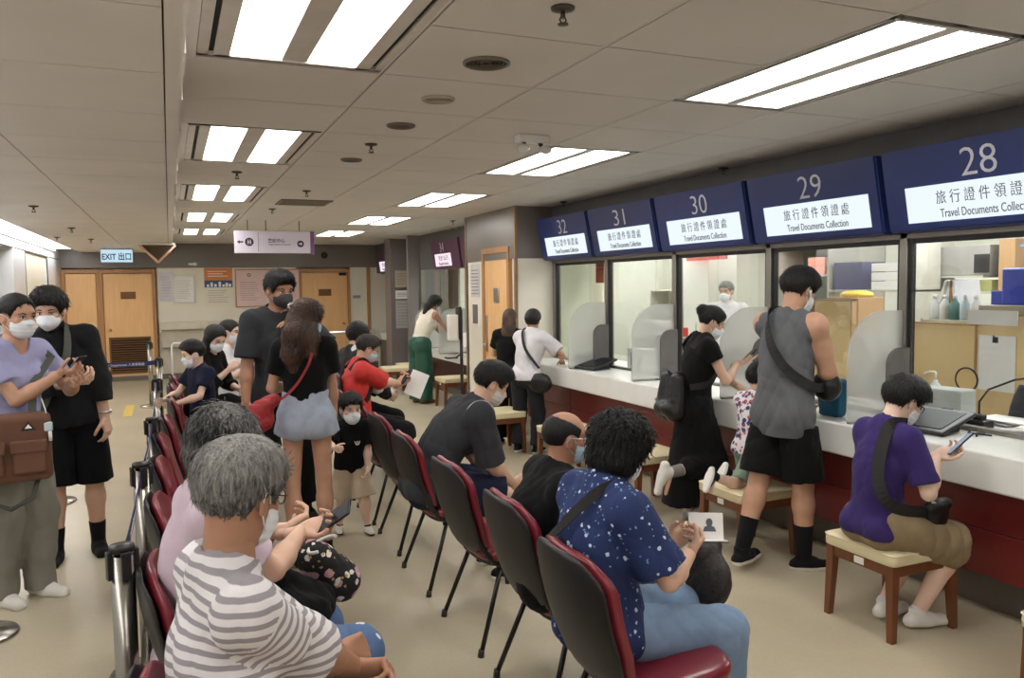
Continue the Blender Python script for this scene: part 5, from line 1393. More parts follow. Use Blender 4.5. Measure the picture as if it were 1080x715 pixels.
    def blob(c, r, fr, m, n=10):
        th = np.linspace(0, PI, n); ph = np.linspace(0, 2 * PI, 2 * n, endpoint=False)
        P = np.array([[np.sin(a) * np.cos(b), np.sin(a) * np.sin(b), np.cos(a)] for a in th for b in ph]) * r
        Vv = c + P @ fr; m2 = len(ph)
        Q = [[i * m2 + j, (i + 1) * m2 + j, (i + 1) * m2 + (j + 1) % m2, i * m2 + (j + 1) % m2] for i in range(n - 1) for j in range(m2)]
        pieces.append((Vv, np.array(Q), m))
    def rope(pts, rad, m, seg=6):
        pts = [np.asarray(p, float) for p in pts]; rows = []
        for i, p in enumerate(pts):
            t = unit(pts[min(i + 1, len(pts) - 1)] - pts[max(i - 1, 0)]); a = unit(np.cross(t, U0 + 0.01 * R0)); b = np.cross(t, a)
            r_ = rad[i] if hasattr(rad, '__len__') else rad
            rows += [p + (a * math.cos(2 * PI * j / seg) + b * math.sin(2 * PI * j / seg)) * r_ for j in range(seg)]
        Q = [[i * seg + j, (i + 1) * seg + j, (i + 1) * seg + (j + 1) % seg, i * seg + (j + 1) % seg] for i in range(len(pts) - 1) for j in range(seg)]
        return np.array(rows), np.array(Q), m
    down = pit > 12
    for s_ in (-1, 1):
        blob(hp(s_ * 0.0315, 0.0765, 0.003), V3(0.0135, 0.0095, 0.0062 if down else 0.0072) * HS, HF, 2)
        blob(hp(s_ * 0.0315, 0.0825, 0.0015 if down else 0.003), V3(0.0062, 0.0045, 0.0058) * HS, HF, 3)
        pieces.append(rope([hp(s_ * 0.017, 0.0835, 0.0075), hp(s_ * 0.031, 0.0865, 0.0105), hp(s_ * 0.046, 0.076, 0.0065)], 0.0022 * HS, 4))
        pieces.append(rope([hp(s_ * 0.016, 0.0865, 0.021), hp(s_ * 0.032, 0.0865, 0.027), hp(s_ * 0.050, 0.073, 0.021)], [0.003 * HS, 0.0036 * HS, 0.0018 * HS], 4))
    # ---------------- hands
    handinfo = {}
    for n_, key in enumerate('LR'):
        s_ = -1 if key == 'L' else 1
        d = unit(wr[key] - el[key])
        if fdirs[n_] is not None: d = unit(Lc(*fdirs[n_]))
        pn = Lc(*palms[n_]) if palms[n_] is not None else Lc(-s_ * 1.0, 0.15, -0.05)
        pn = unit(pn - d * (d @ pn)); th = np.cross(d, pn) if key == 'R' else np.cross(pn, d)
        w0 = wr[key]; hk = (k if H > 1.4 else k * 1.1) * (1 if sex == 'm' else 0.93); c = CURL[curls[n_]] if isinstance(curls[n_], str) else curls[n_]
        f = Field(); f.cone(w0 - d * 0.04 * hk, w0 + d * 0.01 * hk, 0.027 * hk, 0.024 * hk, 0.0, flat=(pn, 1.15))
        kv = []
        for j, (off, seg, r_, kl) in enumerate(((0.030, (0.042, 0.026, 0.021), 0.0088, 0.086), (0.010, (0.046, 0.029, 0.022), 0.0090, 0.090), (-0.010, (0.042, 0.027, 0.021), 0.0086, 0.086), (-0.029, (0.033, 0.021, 0.018), 0.0078, 0.078))):
            kp = w0 + (d * kl + th * off + pn * (-0.004 * abs(off) / 0.03)) * hk
            f.cone(w0 + (d * 0.012 + th * off * 0.55) * hk, kp, 0.0145 * hk, 0.0108 * hk, 0.014)
            p = kp; ang = 0; rr = r_ * hk
            sp_ = th * off * 0.12 / 0.03
            for si, L_ in enumerate(seg):
                ang += c[si]
                dd = unit(d * math.cos(math.radians(ang)) + pn * math.sin(math.radians(ang)) + sp_ * (0.6 if ang < 60 else 0.1))
                p2 = p + dd * L_ * hk
                f.cone(p, p2, rr, rr * 0.92, 0.002 if si else 0.005); p = p2; rr *= 0.92
            kv.append(p)
        f.ell(w0 + (d * 0.045 + pn * 0.006) * hk, V3(0.036, 0.042, 0.014) * hk, np.array([th, d, pn]), 0.012)
        p = w0 + (d * 0.022 + th * 0.026 + pn * 0.006) * hk
        f.cone(p, p + (th * 0.012 + d * 0.02) * hk, 0.016 * hk, 0.014 * hk, 0.012)
        tc = 0.25 + c[0] / 90.0
        t1 = unit(th * 0.75 + d * 0.75 + pn * 0.45 * tc); t2 = unit(th * 0.35 + d * 0.8 + pn * 0.9 * tc); t3 = unit(th * 0.0 + d * 0.8 + pn * 1.1 * tc)
        for L_, dd, ra, rb in ((0.040, t1, 0.0125, 0.0105), (0.031, t2, 0.0105, 0.0098), (0.025, t3, 0.0098, 0.0085)):
            f.cone(p, p + dd * L_ * hk, ra * hk, rb * hk, 0.003); p = p + dd * L_ * hk
        Vv, Ff = f.mesh(0.0034 if vox <= 0.010 else 0.005)
        pieces.append((Vv, Ff, 0))
        handinfo[key] = dict(w=w0 + O, d=d, n=pn, th=th, grip=w0 + O + (d * 0.085 + pn * 0.035) * hk, tip=kv[1] + O)
    body = npmesh('body', pieces, [skinm, M_lip, M_eyew, M_iris, M_brow], root)
    # ---------------- hair
    if hair:
        style = hair['style']; hm = hair['mat']; f = Field(); g = hair.get('g', 0.010)
        down_w = -U0
        if style == 'bald':
            f.ell(hp(0, -0.014, 0.026), V3(0.077 + g * 0.5, 0.095 + g * 0.5, 0.083) * HS, HF, 0.0)
            f.ell(hp(0, 0.058, 0.090), V3(0.070, 0.120, 0.066) * HS, HF, 0.012, 's')
        else:
            f.ell(hp(0, -0.012, 0.032), V3(0.078 + g, 0.096 + g, 0.084 + g) * HS, HF, 0.0)
            if style in ('short', 'crop', 'spiky'): f.ell(hp(0, 0.012, 0.066), V3(0.070 + g * 0.7, 0.088 + g * 0.5, 0.050 + g * 1.5) * HS, HF, 0.02)
        for e in hair.get('pre', ()):
            if e[0] == 'e': f.ell(hp(*e[1]), V3(*e[2]) * HS, HF, 0.02)
            else: f.cone(hp(*e[1]), hp(*e[2]), e[3] * HS, e[4] * HS, 0.02)
        # gravity-hanging locks: offsets in world from a head point
        for (a, chain, rr) in hair.get('locks', ()):
            p = hp(*a)
            for j, q_ in enumerate(chain):
                p2 = p + Lc(*q_); f.cone(p, p2, rr[j], rr[j + 1], 0.02, flat=(np.asarray(F0), hair.get('flat', 1.3))); p = p2
        ho = hair.get('face', (0, 0, 0)); am = g + 0.010
        f.carve(hp(0 + ho[0], 0.126 + ho[1], -0.022 + ho[2]), V3(0.087, 0.096, 0.090) * HS, HF, am, hair.get('tw', 0.026) * HS)
        if style in ('short', 'crop', 'bald', 'spiky', 'tied'):
            f.carve_plane(hp(0, -0.06, hair.get('nape', -0.068)), -Hu * 1.0 + Hf * -0.15, g + 0.008, 0.035 * HS)
            for s_ in (-1, 1): f.carve(hp(s_ * 0.082, 0.004, -0.026), V3(0.030, 0.026, 0.038) * HS, HF, g + 0.008, 0.018 * HS)
            if style != 'bald': f.carve_plane(hp(0, 0, -0.055), -Hu + Hf * 0.25, g * 0.50, 0.115 * HS)
            f.cone(hp(-0.1, 0.055, -0.07), hp(0.1, 0.055, -0.07), 0.045 * HS, 0.045 * HS, 0.006, op='s')
            if style != 'bald': f.plane(hp(0, -0.06, -0.125), -Hu)
        amp = hair.get('amp', 0.004) * 0.7
        f.fnop(wrinkle(len(label), amp, hair.get('wl', 0.022), hair.get('an', (1, 1, 0.3)), 6))
        Vv, Ff = f.mesh(vh)
        pcs = [(Vv, Ff, 0)]
        nt_ = hair.get('tufts', 0 if vox > 0.0105 else 700)
        if nt_ and len(Ff) > 50:
            rg = np.random.RandomState(len(label)); P0 = Vv[Ff]; nn = np.cross(P0[:, 2] - P0[:, 0], P0[:, 3] - P0[:, 1]); nn /= np.linalg.norm(nn, axis=1)[:, None] + 1e-9
            ctr = P0.mean(1); loc_ = (ctr - hc) @ HF.T / HS
            ok = (np.einsum('ij,ij->i', nn, ctr - hc) > -0.02)
            ids = rg.choice(np.nonzero(ok)[0], min(nt_, ok.sum()), replace=False)
            crown = hp(0.01, -0.035, 0.12); tl = hair.get('tl', 0.032); lift = hair.get('lift', 0.005); tr = hair.get('tr', 0.0018); curly = hair.get('curl', 0)
            VV = []; FF = []
            for ii in ids:
                n = nn[ii]; p = ctr[ii]; dv = p - crown
                fl = dv - n * (dv @ n) + rg.normal(size=3) * 0.014 * (1 + 3 * curly)
                if loc_[ii][2] < 0.0: fl = fl * 0.3 - U0 * 0.08 + rg.normal(size=3) * 0.01
                fl = fl - n * (fl @ n); fl = unit(fl); sd = np.cross(n, fl); L_ = tl * rg.uniform(0.6, 1.2); lf_ = lift * rg.uniform(0.2, 1.3)
                base = len(VV)
                for j, u in enumerate((0, 0.35, 0.7, 1.0)):
                    q_ = p - n * 0.0025 + fl * L_ * u + n * (lf_ * math.sin(u * 2.4) + 0.001) - U0 * 0.004 * u * u - n * u * u * L_ * L_ * 5.0
                    if curly: q_ = q_ + (sd * math.sin(u * 6) + n * (1 - math.cos(u * 6)) * 0.6) * 0.008 * curly
                    w_ = tr * (1 - 0.85 * u ** 2)
                    VV += [q_ - sd * w_ * 1.6, q_ + n * w_ * 0.9, q_ + sd * w_ * 1.6]
                for j in range(3):
                    a_ = base + 3 * j
                    FF += [[a_, a_ + 1, a_ + 4, a_ + 3], [a_ + 1, a_ + 2, a_ + 5, a_ + 4]]
            pcs.append((np.array(VV), np.array(FF), 0))
        npmesh('hair', pcs, [hm], root)
    # ---------------- mask
    if mask:
        f = Field()
        if mask_style == 'kn':
            f.ell(hp(0, 0.046, -0.048), V3(0.064, 0.066, 0.060) * HS, HF, 0.0)
            f.cone(hp(0, 0.092, -0.018), hp(0, 0.110, -0.052), 0.010 * HS, 0.012 * HS, 0.03); f.cone(hp(0, 0.110, -0.052), hp(0, 0.085, -0.092), 0.012 * HS, 0.012 * HS, 0.03)
            f.plane(hp(0, 0.09, -0.008), unit(Hu + Hf * -0.35)); f.plane(hp(0, 0.028, -0.05), unit(-Hf + Hu * 0.05)); f.plane(hp(0, 0.05, -0.112), -Hu)
        else:
            f.ell(hp(0, 0.036, -0.048), V3(0.0665, 0.070, 0.066) * HS, HF, 0.0)
            f.ell(hp(0, 0.058, -0.074), V3(0.042, 0.040, 0.038) * HS, HF, 0.02)
            f.cone(hp(0, 0.090, -0.008), hp(0, 0.104, -0.028), 0.009 * HS, 0.012 * HS, 0.016)
            f.plane(hp(0, 0.09, -0.010), unit(Hu + Hf * -0.25)); f.plane(hp(0, 0.030, -0.05), unit(-Hf)); f.plane(hp(0, 0.05, -0.114), unit(-Hu + Hf * -0.2))
            f.fnop(lambda X, Y, Z: 0.0009 * np.sin(((X - hc[0]) * Hu[0] + (Y - hc[1]) * Hu[1] + (Z - hc[2]) * Hu[2]) / HS * 2 * PI / 0.022))
        Vv, Ff = f.mesh(0.0036 if vox <= 0.010 else 0.005)
        ps = [(Vv, Ff, 0)]
        for s_ in (-1, 1):
            ps.append(rope([hp(s_ * 0.061, 0.034, -0.022), hp(s_ * 0.076, 0.012, 0.004), hp(s_ * 0.084, -0.012, 0.012), hp(s_ * 0.087, -0.022, -0.006), hp(s_ * 0.080, -0.010, -0.038), hp(s_ * 0.058, 0.032, -0.075)], 0.0017 * HS, 0))
        npmesh('face_mask', ps, [mask], root)
    if glasses:
        gl = []
        for s_ in (-1, 1):
            ring = [hp(s_ * (0.034 + 0.024 * math.cos(a)), 0.099 - 0.012 * abs(math.cos(a)) ** 2, 0.000 + 0.017 * math.sin(a)) for a in np.linspace(0, 2 * PI, 21)]
            gl.append(rope(ring, 0.0018, 0)); gl.append(rope([hp(s_ * 0.058, 0.092, 0.004), hp(s_ * 0.075, 0.05, 0.006), hp(s_ * 0.083, -0.005, 0.008), hp(s_ * 0.084, -0.02, -0.008)], 0.002, 0))
        gl.append(rope([hp(-0.010, 0.099, 0.004), hp(0, 0.101, 0.006), hp(0.010, 0.099, 0.004)], 0.0018, 0))
        npmesh('glasses', gl, [glasses], root)
    # ---------------- clothes
    seed = len(label) * 7
    if top:
        g = top.get('g', 0.014); f = Field(); torso(f, g)
        if top.get('drop'):        # loose body of the garment below the belly
            f.cone(mid, hip - u1 * top['drop'] * k, 0.13 * k + g, 0.162 * k + g, 0.05, flat=(F0, 1.24))
        hem = top.get('hem', -0.07)
        f.plane(hip + u1 * hem * k, -u1)
        sl = top.get('sleeve', 0.6); lo_ = top.get('loose', 0.012)
        for key, sh in (('L', shL), ('R', shR)):
            d1 = unit(el[key] - sh); d2 = unit(wr[key] - el[key])
            r1 = 0.050 * k * mm + g; r2 = 0.040 * k * mm + g + lo_
            if sl <= 0: f.ell(sh + R2 * 0, V3(0.01, 0.01, 0.01), B2, 0.01); continue
            if sl <= 1:
                e_ = sh + (el[key] - sh) * (sl + 0.12); f.cone(sh, e_, r1, r2 + 0.004, 0.03, cuts=[(sh + (el[key] - sh) * sl, d1)])
            else:
                f.cone(sh, el[key], r1, 0.042 * k * mm + g + lo_ * 0.7, 0.03)
                e_ = el[key] + (wr[key] - el[key]) * (sl - 1); f.cone(el[key], e_ + d2 * 0.03, 0.042 * k * mm + g + lo_ * 0.7, 0.032 * k * mm + g + lo_ * 0.5, 0.015, cuts=[(e_, d2)])
        if sl <= 0:                 # sleeveless: carve the arm holes
            for s_, key, sh in ((-1, 'L', shL), (1, 'R', shR)):
                f.ell(sh + R2 * s_ * (0.052 + top.get('ah', 0)) * k - u2 * 0.01, V3(0.062, 0.11, 0.115) * k, B2, 0.008, 's')
        nr = top.get('neck', 0.066)
        f.cone(nb - u2 * 0.0 + F2 * 0.012 + u2 * top.get('neckz', 0.012) * k, nb + nd * 0.25 * k + F2 * 0.02, nr * k, (nr + 0.05) * k, 0.006, op='s')
        if top.get('vneck'): f.cone(nb + F2 * 0.06 * k, nb + F2 * 0.13 * k - u2 * top['vneck'] * k, 0.05 * k, 0.008, 0.006, op='s')
        if top.get('collar'):
            f.cone(nb + u2 * 0.012 * k, nb + nd * 0.040 * k, 0.072 * k, 0.066 * k, 0.006); f.cone(nb - u2 * 0.0, nb + nd * 0.12 * k, 0.060 * k, 0.058 * k, 0.004, op='s')
        f.fnop(wrinkle(seed, top.get('wr', 0.0036), 0.17, (1, 1, 0.45), 4))
        if sl <= 1: f.plane(hip + u1 * hem * k, -u1)
        at = None
        if top.get('attr'):
            def at(Vv, Vc):
                st = (Vv - hip) @ u2
                for key, sh in (('L', shL), ('R', shR)):
                    d = unit(el[key] - sh); r = Vc - sh; tt = r @ d; tv = (Vv - sh) @ d; dist = np.linalg.norm(r - np.outer(tt, d), axis=1)
                    side_ = (Vc - sh) @ (R2 * (1 if key == 'R' else -1))
                    m = (dist < 0.095) & (tt > 0.02) & (side_ > -0.012 - 0.25 * np.clip(-tt, 0, 1))
                    st = np.where(m, -tv + 0.30, st)
                return st
        Vv, Ff = f.mesh(vox * 0.8)
        t_ = npmesh(top.get('name', 'shirt'), [(Vv, Ff, 0)], [top['mat']], root, at)
        if top.get('label'): t_['label'] = top['label']
    if bottom and bottom.get('kind') != 'skirt':
        g = bottom.get('g', 0.014); L_ = bottom['len']; f = Field(); fl = bottom.get('flare', 0.02)
        gw = g if bottom.get('tuck') else (min(g, top.get('g', 0.014) if top else g) - 0.005)
        f.ell(hip + U0 * 0.02, V3(0.158 * wide, 0.112, 0.12) * k + gw, BH, 0.04)
        if bottom.get('waist', 0) > 0.12: f.cone(hip + u1 * 0.05 * k, hip + u1 * 0.20 * k, 0.098 * k + gw, 0.088 * k + gw, 0.04, flat=(Rh, 0.74))
        for s_ in (-1, 1): f.ell(hip + Rh * s_ * 0.077 * k - Fh * 0.042 * k - U0 * (0.03 if seat is None else 0.01) * k, V3(0.088, 0.088, 0.095) * k + gw, BH, 0.04)
        f.plane(hip + u1 * min(bottom.get('waist', 0.10), 9 if bottom.get('tuck') or not top else top.get('hem', -0.07) + 0.045) * k, u1)
        for key in 'LR':
            a, b_, c_ = hj[key], kn[key], an[key]; d1 = unit(b_ - a); d2 = unit(c_ - b_)
            if L_ <= 1:
                e_ = a + (b_ - a) * L_; f.cone(a, e_ + d1 * 0.03, (0.088 if seat is not None or bottom.get('tuck') else 0.070) * k * ll + g, (0.088 - 0.028 * L_) * k * ll + g + fl, 0.012, cuts=[(e_, d1)])
            else:
                f.cone(a, b_, 0.088 * k * ll + g, 0.060 * k * ll + g + fl * 0.6, 0.014)
                e_ = b_ + (c_ - b_) * (L_ - 1)
                f.cone(b_, e_ + d2 * 0.02, 0.060 * k * ll + g + fl * 0.6, 0.045 * k * ll + g + fl, 0.02, cuts=[(e_, d2)])
        if seat is None and not bottom.get('tuck') and top: f.plane(hip + u1 * (top.get('hem', -0.07) + 0.05) * k, u1)
        f.fnop(wrinkle(seed + 3, bottom.get('wr', 0.0036), 0.17, (1, 1, 0.4), 4))
        Vv, Ff = f.mesh(vox * 0.85)
        npmesh(bottom.get('name', 'trousers'), [(Vv, Ff, 0)], [bottom['mat']], root)
    elif bottom:
        f = Field(); w0_, w1_, zb = bottom.get('w', (0.14, 0.19, 0.12))
        f.ell(hip + U0 * 0.02, V3(0.158 * wide, 0.112, 0.12) * k + 0.014, BH, 0.04)
        for s_ in (-1, 1): f.ell(hip + Rh * s_ * 0.075 * k - Fh * 0.045 * k - U0 * 0.03 * k, V3(0.088, 0.085, 0.10) * k + 0.014, BH, 0.04)
        if bottom.get('split'):
            for s_, key in ((-1, 'L'), (1, 'R')): f.cone(hj[key], an[key] + V3(0, 0, zb - 0.1), w0_ * k * 0.72, w1_ * k * 0.6, 0.03)
        else: f.cone(hip - U0 * 0.03, (an['L'] + an['R']) / 2 * V3(1, 1, 0) + V3(0, 0, zb - 0.03), w0_ * k, w1_ * k, 0.03, flat=(Fh, 1.15))
        for key in 'LR':
            f.cone(hj[key], kn[key], 0.100 * k, 0.085 * k, 0.03); f.cone(kn[key], kn[key] + (an[key] - kn[key]) * 0.55, 0.085 * k, 0.075 * k, 0.03)
        f.plane(hip + u1 * bottom.get('waist', 0.13) * k, u1); f.plane(V3(0, 0, zb), -U0)
        f.fnop(wrinkle(seed + 3, bottom.get('wr', 0.007), 0.14, (1, 1, 0.05), 4))
        Vv, Ff = f.mesh(vox)
        npmesh(bottom.get('name', 'skirt'), [(Vv, Ff, 0)], [bottom['mat']], root)
    if sockh > 0:
        for key in 'LR':
            a = an[key]; d = unit(kn[key] - a); f = Field()
            f.cone(a - d * 0.02, a + d * (sockh + 0.02), 0.040 * k, (0.040 + 0.06 * sockh) * k + 0.003, 0.0, cuts=[(a + d * sockh, d)])
            Vv, Ff = f.mesh(0.006); npmesh('sock', [(Vv, Ff, 0)], [socks or M_shoeblk], root)
    if shoes:
        up, so = shoes
        for key in 'LR':
            q = fdir[key]; a = an[key]; rt_ = unit(np.cross(q, U0)); zf = unit(np.cross(rt_, q)); f = Field()
            pd = feet.get(key + 'up') if feet else None
            zf = unit(Lc(*pd)) if pd is not None else zf
            rt_ = unit(np.cross(q, zf))
            b0 = a - zf * 0.075 * k
            f.cone(b0 - q * 0.045 * k + zf * 0.030 * k, b0 + q * 0.05 * k + zf * 0.033 * k, 0.037 * k, 0.044 * k, 0.01)
            f.cone(b0 + q * 0.03 * k + zf * 0.024 * k, b0 + q * 0.145 * k + zf * 0.018 * k, 0.045 * k, 0.038 * k, 0.02, flat=(zf, 1.15))
            f.cone(b0 + zf * 0.05 * k, b0 + zf * 0.085 * k - q * 0.003, 0.042 * k, 0.043 * k, 0.02, cuts=[(b0 + zf * 0.095 * k, zf)])
            f.plane(b0 + zf * 0.001, -zf)
            Vv, Ff = f.mesh(0.005)
            zc = ((Vv - b0) @ zf)[Ff].mean(1)
            ex = []
            tip = b0 + q * 0.06 * k
            for j in range(4):
                c0 = b0 + q * (0.035 + 0.022 * j) * k + zf * (0.083 - 0.010 * j) * k
                ex.append(rope([c0 - rt_ * 0.018, c0 + zf * 0.004, c0 + rt_ * 0.018], 0.0026, 2))
            s_ob = npmesh('shoe', [(Vv, Ff, np.where(zc < 0.027 * k, 1, 0))] + ex, [up, so, shoes[0] if up is not M_shoeblk else M_shoeblk], root)
            if top is not None and False: pass
    PEOPLE.append((label, hc + O, hip + O, wr['L'] + O, wr['R'] + O, kn['L'] + O, kn['R'] + O, an['L'] + O, an['R'] + O))
    return dict(root=root, O=O, hip=hip + O, mid=mid + O, nb=nb + O, shL=shL + O, shR=shR + O, hc=hc + O, hp=lambda *a: hp(*a) + O, F0=F0, R0=R0, u1=u1, u2=u2, F2=F2, R2=R2, F1=F1, hand=handinfo, el={a: el[a] + O for a in el}, kn={a: kn[a] + O for a in kn}, an={a: an[a] + O for a in an}, k=k, Lc=Lc, rope=rope, torso=torso)

def bag_sdf(name, label, cat, center, field_fn, m, vox=0.007, wr=0.004, seed=1, extra=None, parts=()):
    t = empty(name, tuple(center), label, cat)
    f = Field(); field_fn(f); f.fnop(wrinkle(seed, wr, 0.09, (1, 1, 0.6)))
    Vv, Ff = f.mesh(vox); npmesh('bag_body', [(Vv, Ff, 0)], [m], t)
    return t
def strap_on(P, pts, w, m, t, name='strap', thick=0.004, nrm=None):
    """strap along world points, width across the surface; P person dict gives the outward normals"""
    c = (np.asarray(P['mid'])); pts = [np.asarray(p, float) for p in pts]
    out = []
    for i in range(len(pts) - 1):
        for u in np.linspace(0, 1, 6, endpoint=False): 
            p0 = pts[max(i - 1, 0)]; p1 = pts[i]; p2 = pts[i + 1]; p3 = pts[min(i + 2, len(pts) - 1)]
            out.append(0.5 * ((2 * p1) + (-p0 + p2) * u + (2 * p0 - 5 * p1 + 4 * p2 - p3) * u * u + (-p0 + 3 * p1 - 3 * p2 + p3) * u ** 3))
    out.append(pts[-1])
    o0 = np.array(t.location)
    ns = [unit((p - c) - P['u2'] * ((p - c) @ P['u2'])) if nrm is None else nrm for p in out]
    b = B(m).strip([tuple(p - o0) for p in out], [tuple(n) for n in ns], w, thick)
    o = b.build(name, parent=t)
    return o
# ---------------- patterned cloths
def stripe_mat(name, c1, c2, period=0.034, duty=0.5):
    m = mat(name, c1, 0.85, bump=0.35, bscale=350, var=0.04); nt = m.node_tree; N = nt.nodes; L = nt.links
    a = N.new('ShaderNodeAttribute'); a.attribute_name = 'st'
    d = N.new('ShaderNodeMath'); d.operation = 'MULTIPLY'; d.inputs[1].default_value = 1 / period; L.new(a.outputs['Fac'], d.inputs[0])
    f = N.new('ShaderNodeMath'); f.operation = 'FRACT'; L.new(d.outputs[0], f.inputs[0])
    r = N.new('ShaderNodeValToRGB'); r.color_ramp.interpolation = 'LINEAR'; e = r.color_ramp.elements
    e[0].position = duty - 0.03; e[0].color = (*c1, 1); e[1].position = duty + 0.03; e[1].color = (*c2, 1)
    x = e.new(0.97); x.color = (*c2, 1); y = e.new(1.0); y.color = (*c1, 1)
    L.new(f.outputs[0], r.inputs[0])
    mx = [n for n in N if n.bl_idname == 'ShaderNodeMix'][0]; L.new(r.outputs[0], mx.inputs[6]); return m
def spots_mat(name, base, layers, rough=0.85, stretch=None):
    """layers: (scale, radius, colour) of scattered motifs"""
    m = mat(name, base, rough, bump=0.3, bscale=300, var=0.05); nt = m.node_tree; N = nt.nodes; L = nt.links
    mx = [n for n in N if n.bl_idname == 'ShaderNodeMix'][0]; tc = [n for n in N if n.bl_idname == 'ShaderNodeTexCoord'][0]
    prev = None
    for i, (sc, rad, col) in enumerate(layers):
        mp = N.new('ShaderNodeMapping'); mp.inputs['Location'].default_value = (i * 3.7, i * 1.3, i * 2.1)
        if stretch: mp.inputs['Scale'].default_value = stretch
        nz = N.new('ShaderNodeTexNoise'); nz.inputs['Scale'].default_value = sc * 2.2; L.new(tc.outputs['Object'], nz.inputs[0])
        va = N.new('ShaderNodeVectorMath'); va.operation = 'SCALE'; va.inputs[3].default_value = 0.4 / sc; L.new(nz.outputs['Color'], va.inputs[0])
        vb = N.new('ShaderNodeVectorMath'); vb.operation = 'ADD'; L.new(tc.outputs['Object'], vb.inputs[0]); L.new(va.outputs[0], vb.inputs[1])
        L.new(vb.outputs[0], mp.inputs[0])
        v = N.new('ShaderNodeTexVoronoi'); v.inputs['Scale'].default_value = sc; L.new(mp.outputs[0], v.inputs['Vector'])
        c = N.new('ShaderNodeMath'); c.operation = 'LESS_THAN'; c.inputs[1].default_value = rad; L.new(v.outputs['Distance'], c.inputs[0])
        q = N.new('ShaderNodeMix'); q.data_type = 'RGBA'; L.new(c.outputs[0], q.inputs[0]); q.inputs[6].default_value = (*base, 1); q.inputs[7].default_value = (*col, 1)
        if prev: L.new(prev, q.inputs[6])
        prev = q.outputs[2]
    L.new(prev, mx.inputs[6]); return m
M_stripe = stripe_mat('grey and white stripes', srgb(232, 228, 230), srgb(158, 152, 158), 0.027, 0.55)
M_bluepat = spots_mat('blue cotton with small white motifs', srgb(33, 50, 98), [(30, 0.20, srgb(200, 214, 232)), (42, 0.17, srgb(110, 140, 186))])
M_floral = spots_mat('black floral cloth', srgb(24, 22, 26), [(17, 0.36, srgb(196, 150, 160)), (24, 0.28, srgb(228, 222, 214)), (36, 0.22, srgb(176, 150, 84))])
M_childpat = spots_mat('white printed cotton', srgb(224, 222, 226), [(24, 0.40, srgb(70, 66, 110)), (30, 0.30, srgb(190, 96, 100))])
M_jeans = cloth('blue jeans', srgb(92, 124, 164), bs=500, var=0.16); M_jeans2 = cloth('light blue jeans', srgb(122, 146, 176), bs=500, var=0.14)
M_patch = spots_mat('jeans with white flower patches', srgb(86, 112, 152), [(14, 0.24, srgb(226, 230, 236))])
M_denim = cloth('pale washed denim', srgb(168, 178, 196), bs=400, var=0.16, bump=0.6)
M_mauve = cloth('pale mauve cotton', srgb(206, 186, 200)); M_red = cloth('red sports cloth', srgb(204, 50, 46), 0.7); M_charc = cloth('charcoal cloth', srgb(50, 52, 56), spec=0.3); M_dgrey = cloth('dark grey shirt cloth', srgb(44, 46, 50), spec=0.3)
M_tank = cloth('mid grey marl', srgb(94, 96, 100)); M_purple = cloth('deep purple cotton', srgb(48, 30, 96)); M_khaki = cloth('khaki cotton', srgb(140, 122, 92)); M_beige = cloth('beige cotton', srgb(190, 172, 148))
M_greyt = cloth('wide grey trouser cloth', srgb(134, 130, 120)); M_lav = cloth('lavender cotton', srgb(158, 158, 196)); M_whitec = cloth('white thin cloth', srgb(222, 218, 222)); M_cream2 = cloth('cream white cloth', srgb(226, 218, 202)); M_green = cloth('dark green satin', srgb(22, 78, 60), 0.5)
M_greenshort = cloth('sage green cotton', srgb(128, 150, 132)); M_blackleather = mat('black leather', srgb(20, 19, 20), 0.4, bump=0.3, bscale=120, var=0.1); M_brownbag = mat('brown canvas', srgb(106, 72, 54), 0.8, bump=0.5, bscale=250, var=0.08); M_redbag = mat('red leather', srgb(150, 30, 36), 0.55, bump=0.4, bscale=80)
M_phone = mat('phone body', srgb(22, 22, 26), 0.25, var=0); M_pscreen = emit('phone screen glow', (0.55, 0.65, 0.9), 0.55); M_strapb = mat('black webbing', srgb(24, 24, 26), 0.7, bump=0.4, bscale=400); M_olive = mat('olive webbing', srgb(74, 78, 70), 0.7, bump=0.4, bscale=400)
FLAT = (45, 40, 30)

def phone(P, key, label, up=None, size=(0.074, 0.15, 0.008), lit=True, off=(0.0, 0.0, 0.0), tilt=None):
    """a phone lying across the fingers of one hand, its screen turned to the face"""
    hd = P['hand'][key]; n = unit(P['hc'] - hd['grip']); 
    d = hd['d'] if tilt is None else unit(P['Lc'](*tilt))
    y = unit(d - n * (d @ n)); x = np.cross(y, n)
    c = hd['grip'] + np.asarray(P['Lc'](*off))
    t = empty('phone', tuple(c), label, 'phone')
    R_ = Matrix((tuple(x), tuple(y), tuple(n))).transposed()
    b = B(M_phone).box((-size[0] / 2, -size[1] / 2, -size[2] / 2), (size[0] / 2, size[1] / 2, size[2] / 2), 0.004)
    for v in b.bm.verts: v.co = R_ @ v.co
    b.build('phone_body', parent=t)
    b = B(M_pscreen if lit else M_screen).box((-size[0] / 2 + 0.004, -size[1] / 2 + 0.005, size[2] / 2), (size[0] / 2 - 0.004, size[1] / 2 - 0.005, size[2] / 2 + 0.0008))
    for v in b.bm.verts: v.co = R_ @ v.co
    b.build('screen', parent=t)
    return t
def paper(name, label, c, x, y, w, h, m=None, fold=0.02, cat='paper'):
    """slightly bowed sheet centred at c spanned by x and y"""
    x = unit(x); y = unit(y - x * (x @ y)); n = np.cross(x, y); t = empty(name, tuple(c), label, cat)
    rows = []
    for i in range(9):
        u = i / 8 - 0.5
        rows.append([tuple(x * w * u + y * h * v + n * (fold * (1 - 4 * u * u) + 0.3 * fold * v)) for v in (-0.5, -0.25, 0, 0.25, 0.5)])
    rows2 = [[tuple(np.array(p) - n * 0.0012) for p in r] for r in rows]
    b = B(m or M_paper).grid(rows).grid(rows2); o = b.build('sheet', parent=t); return t

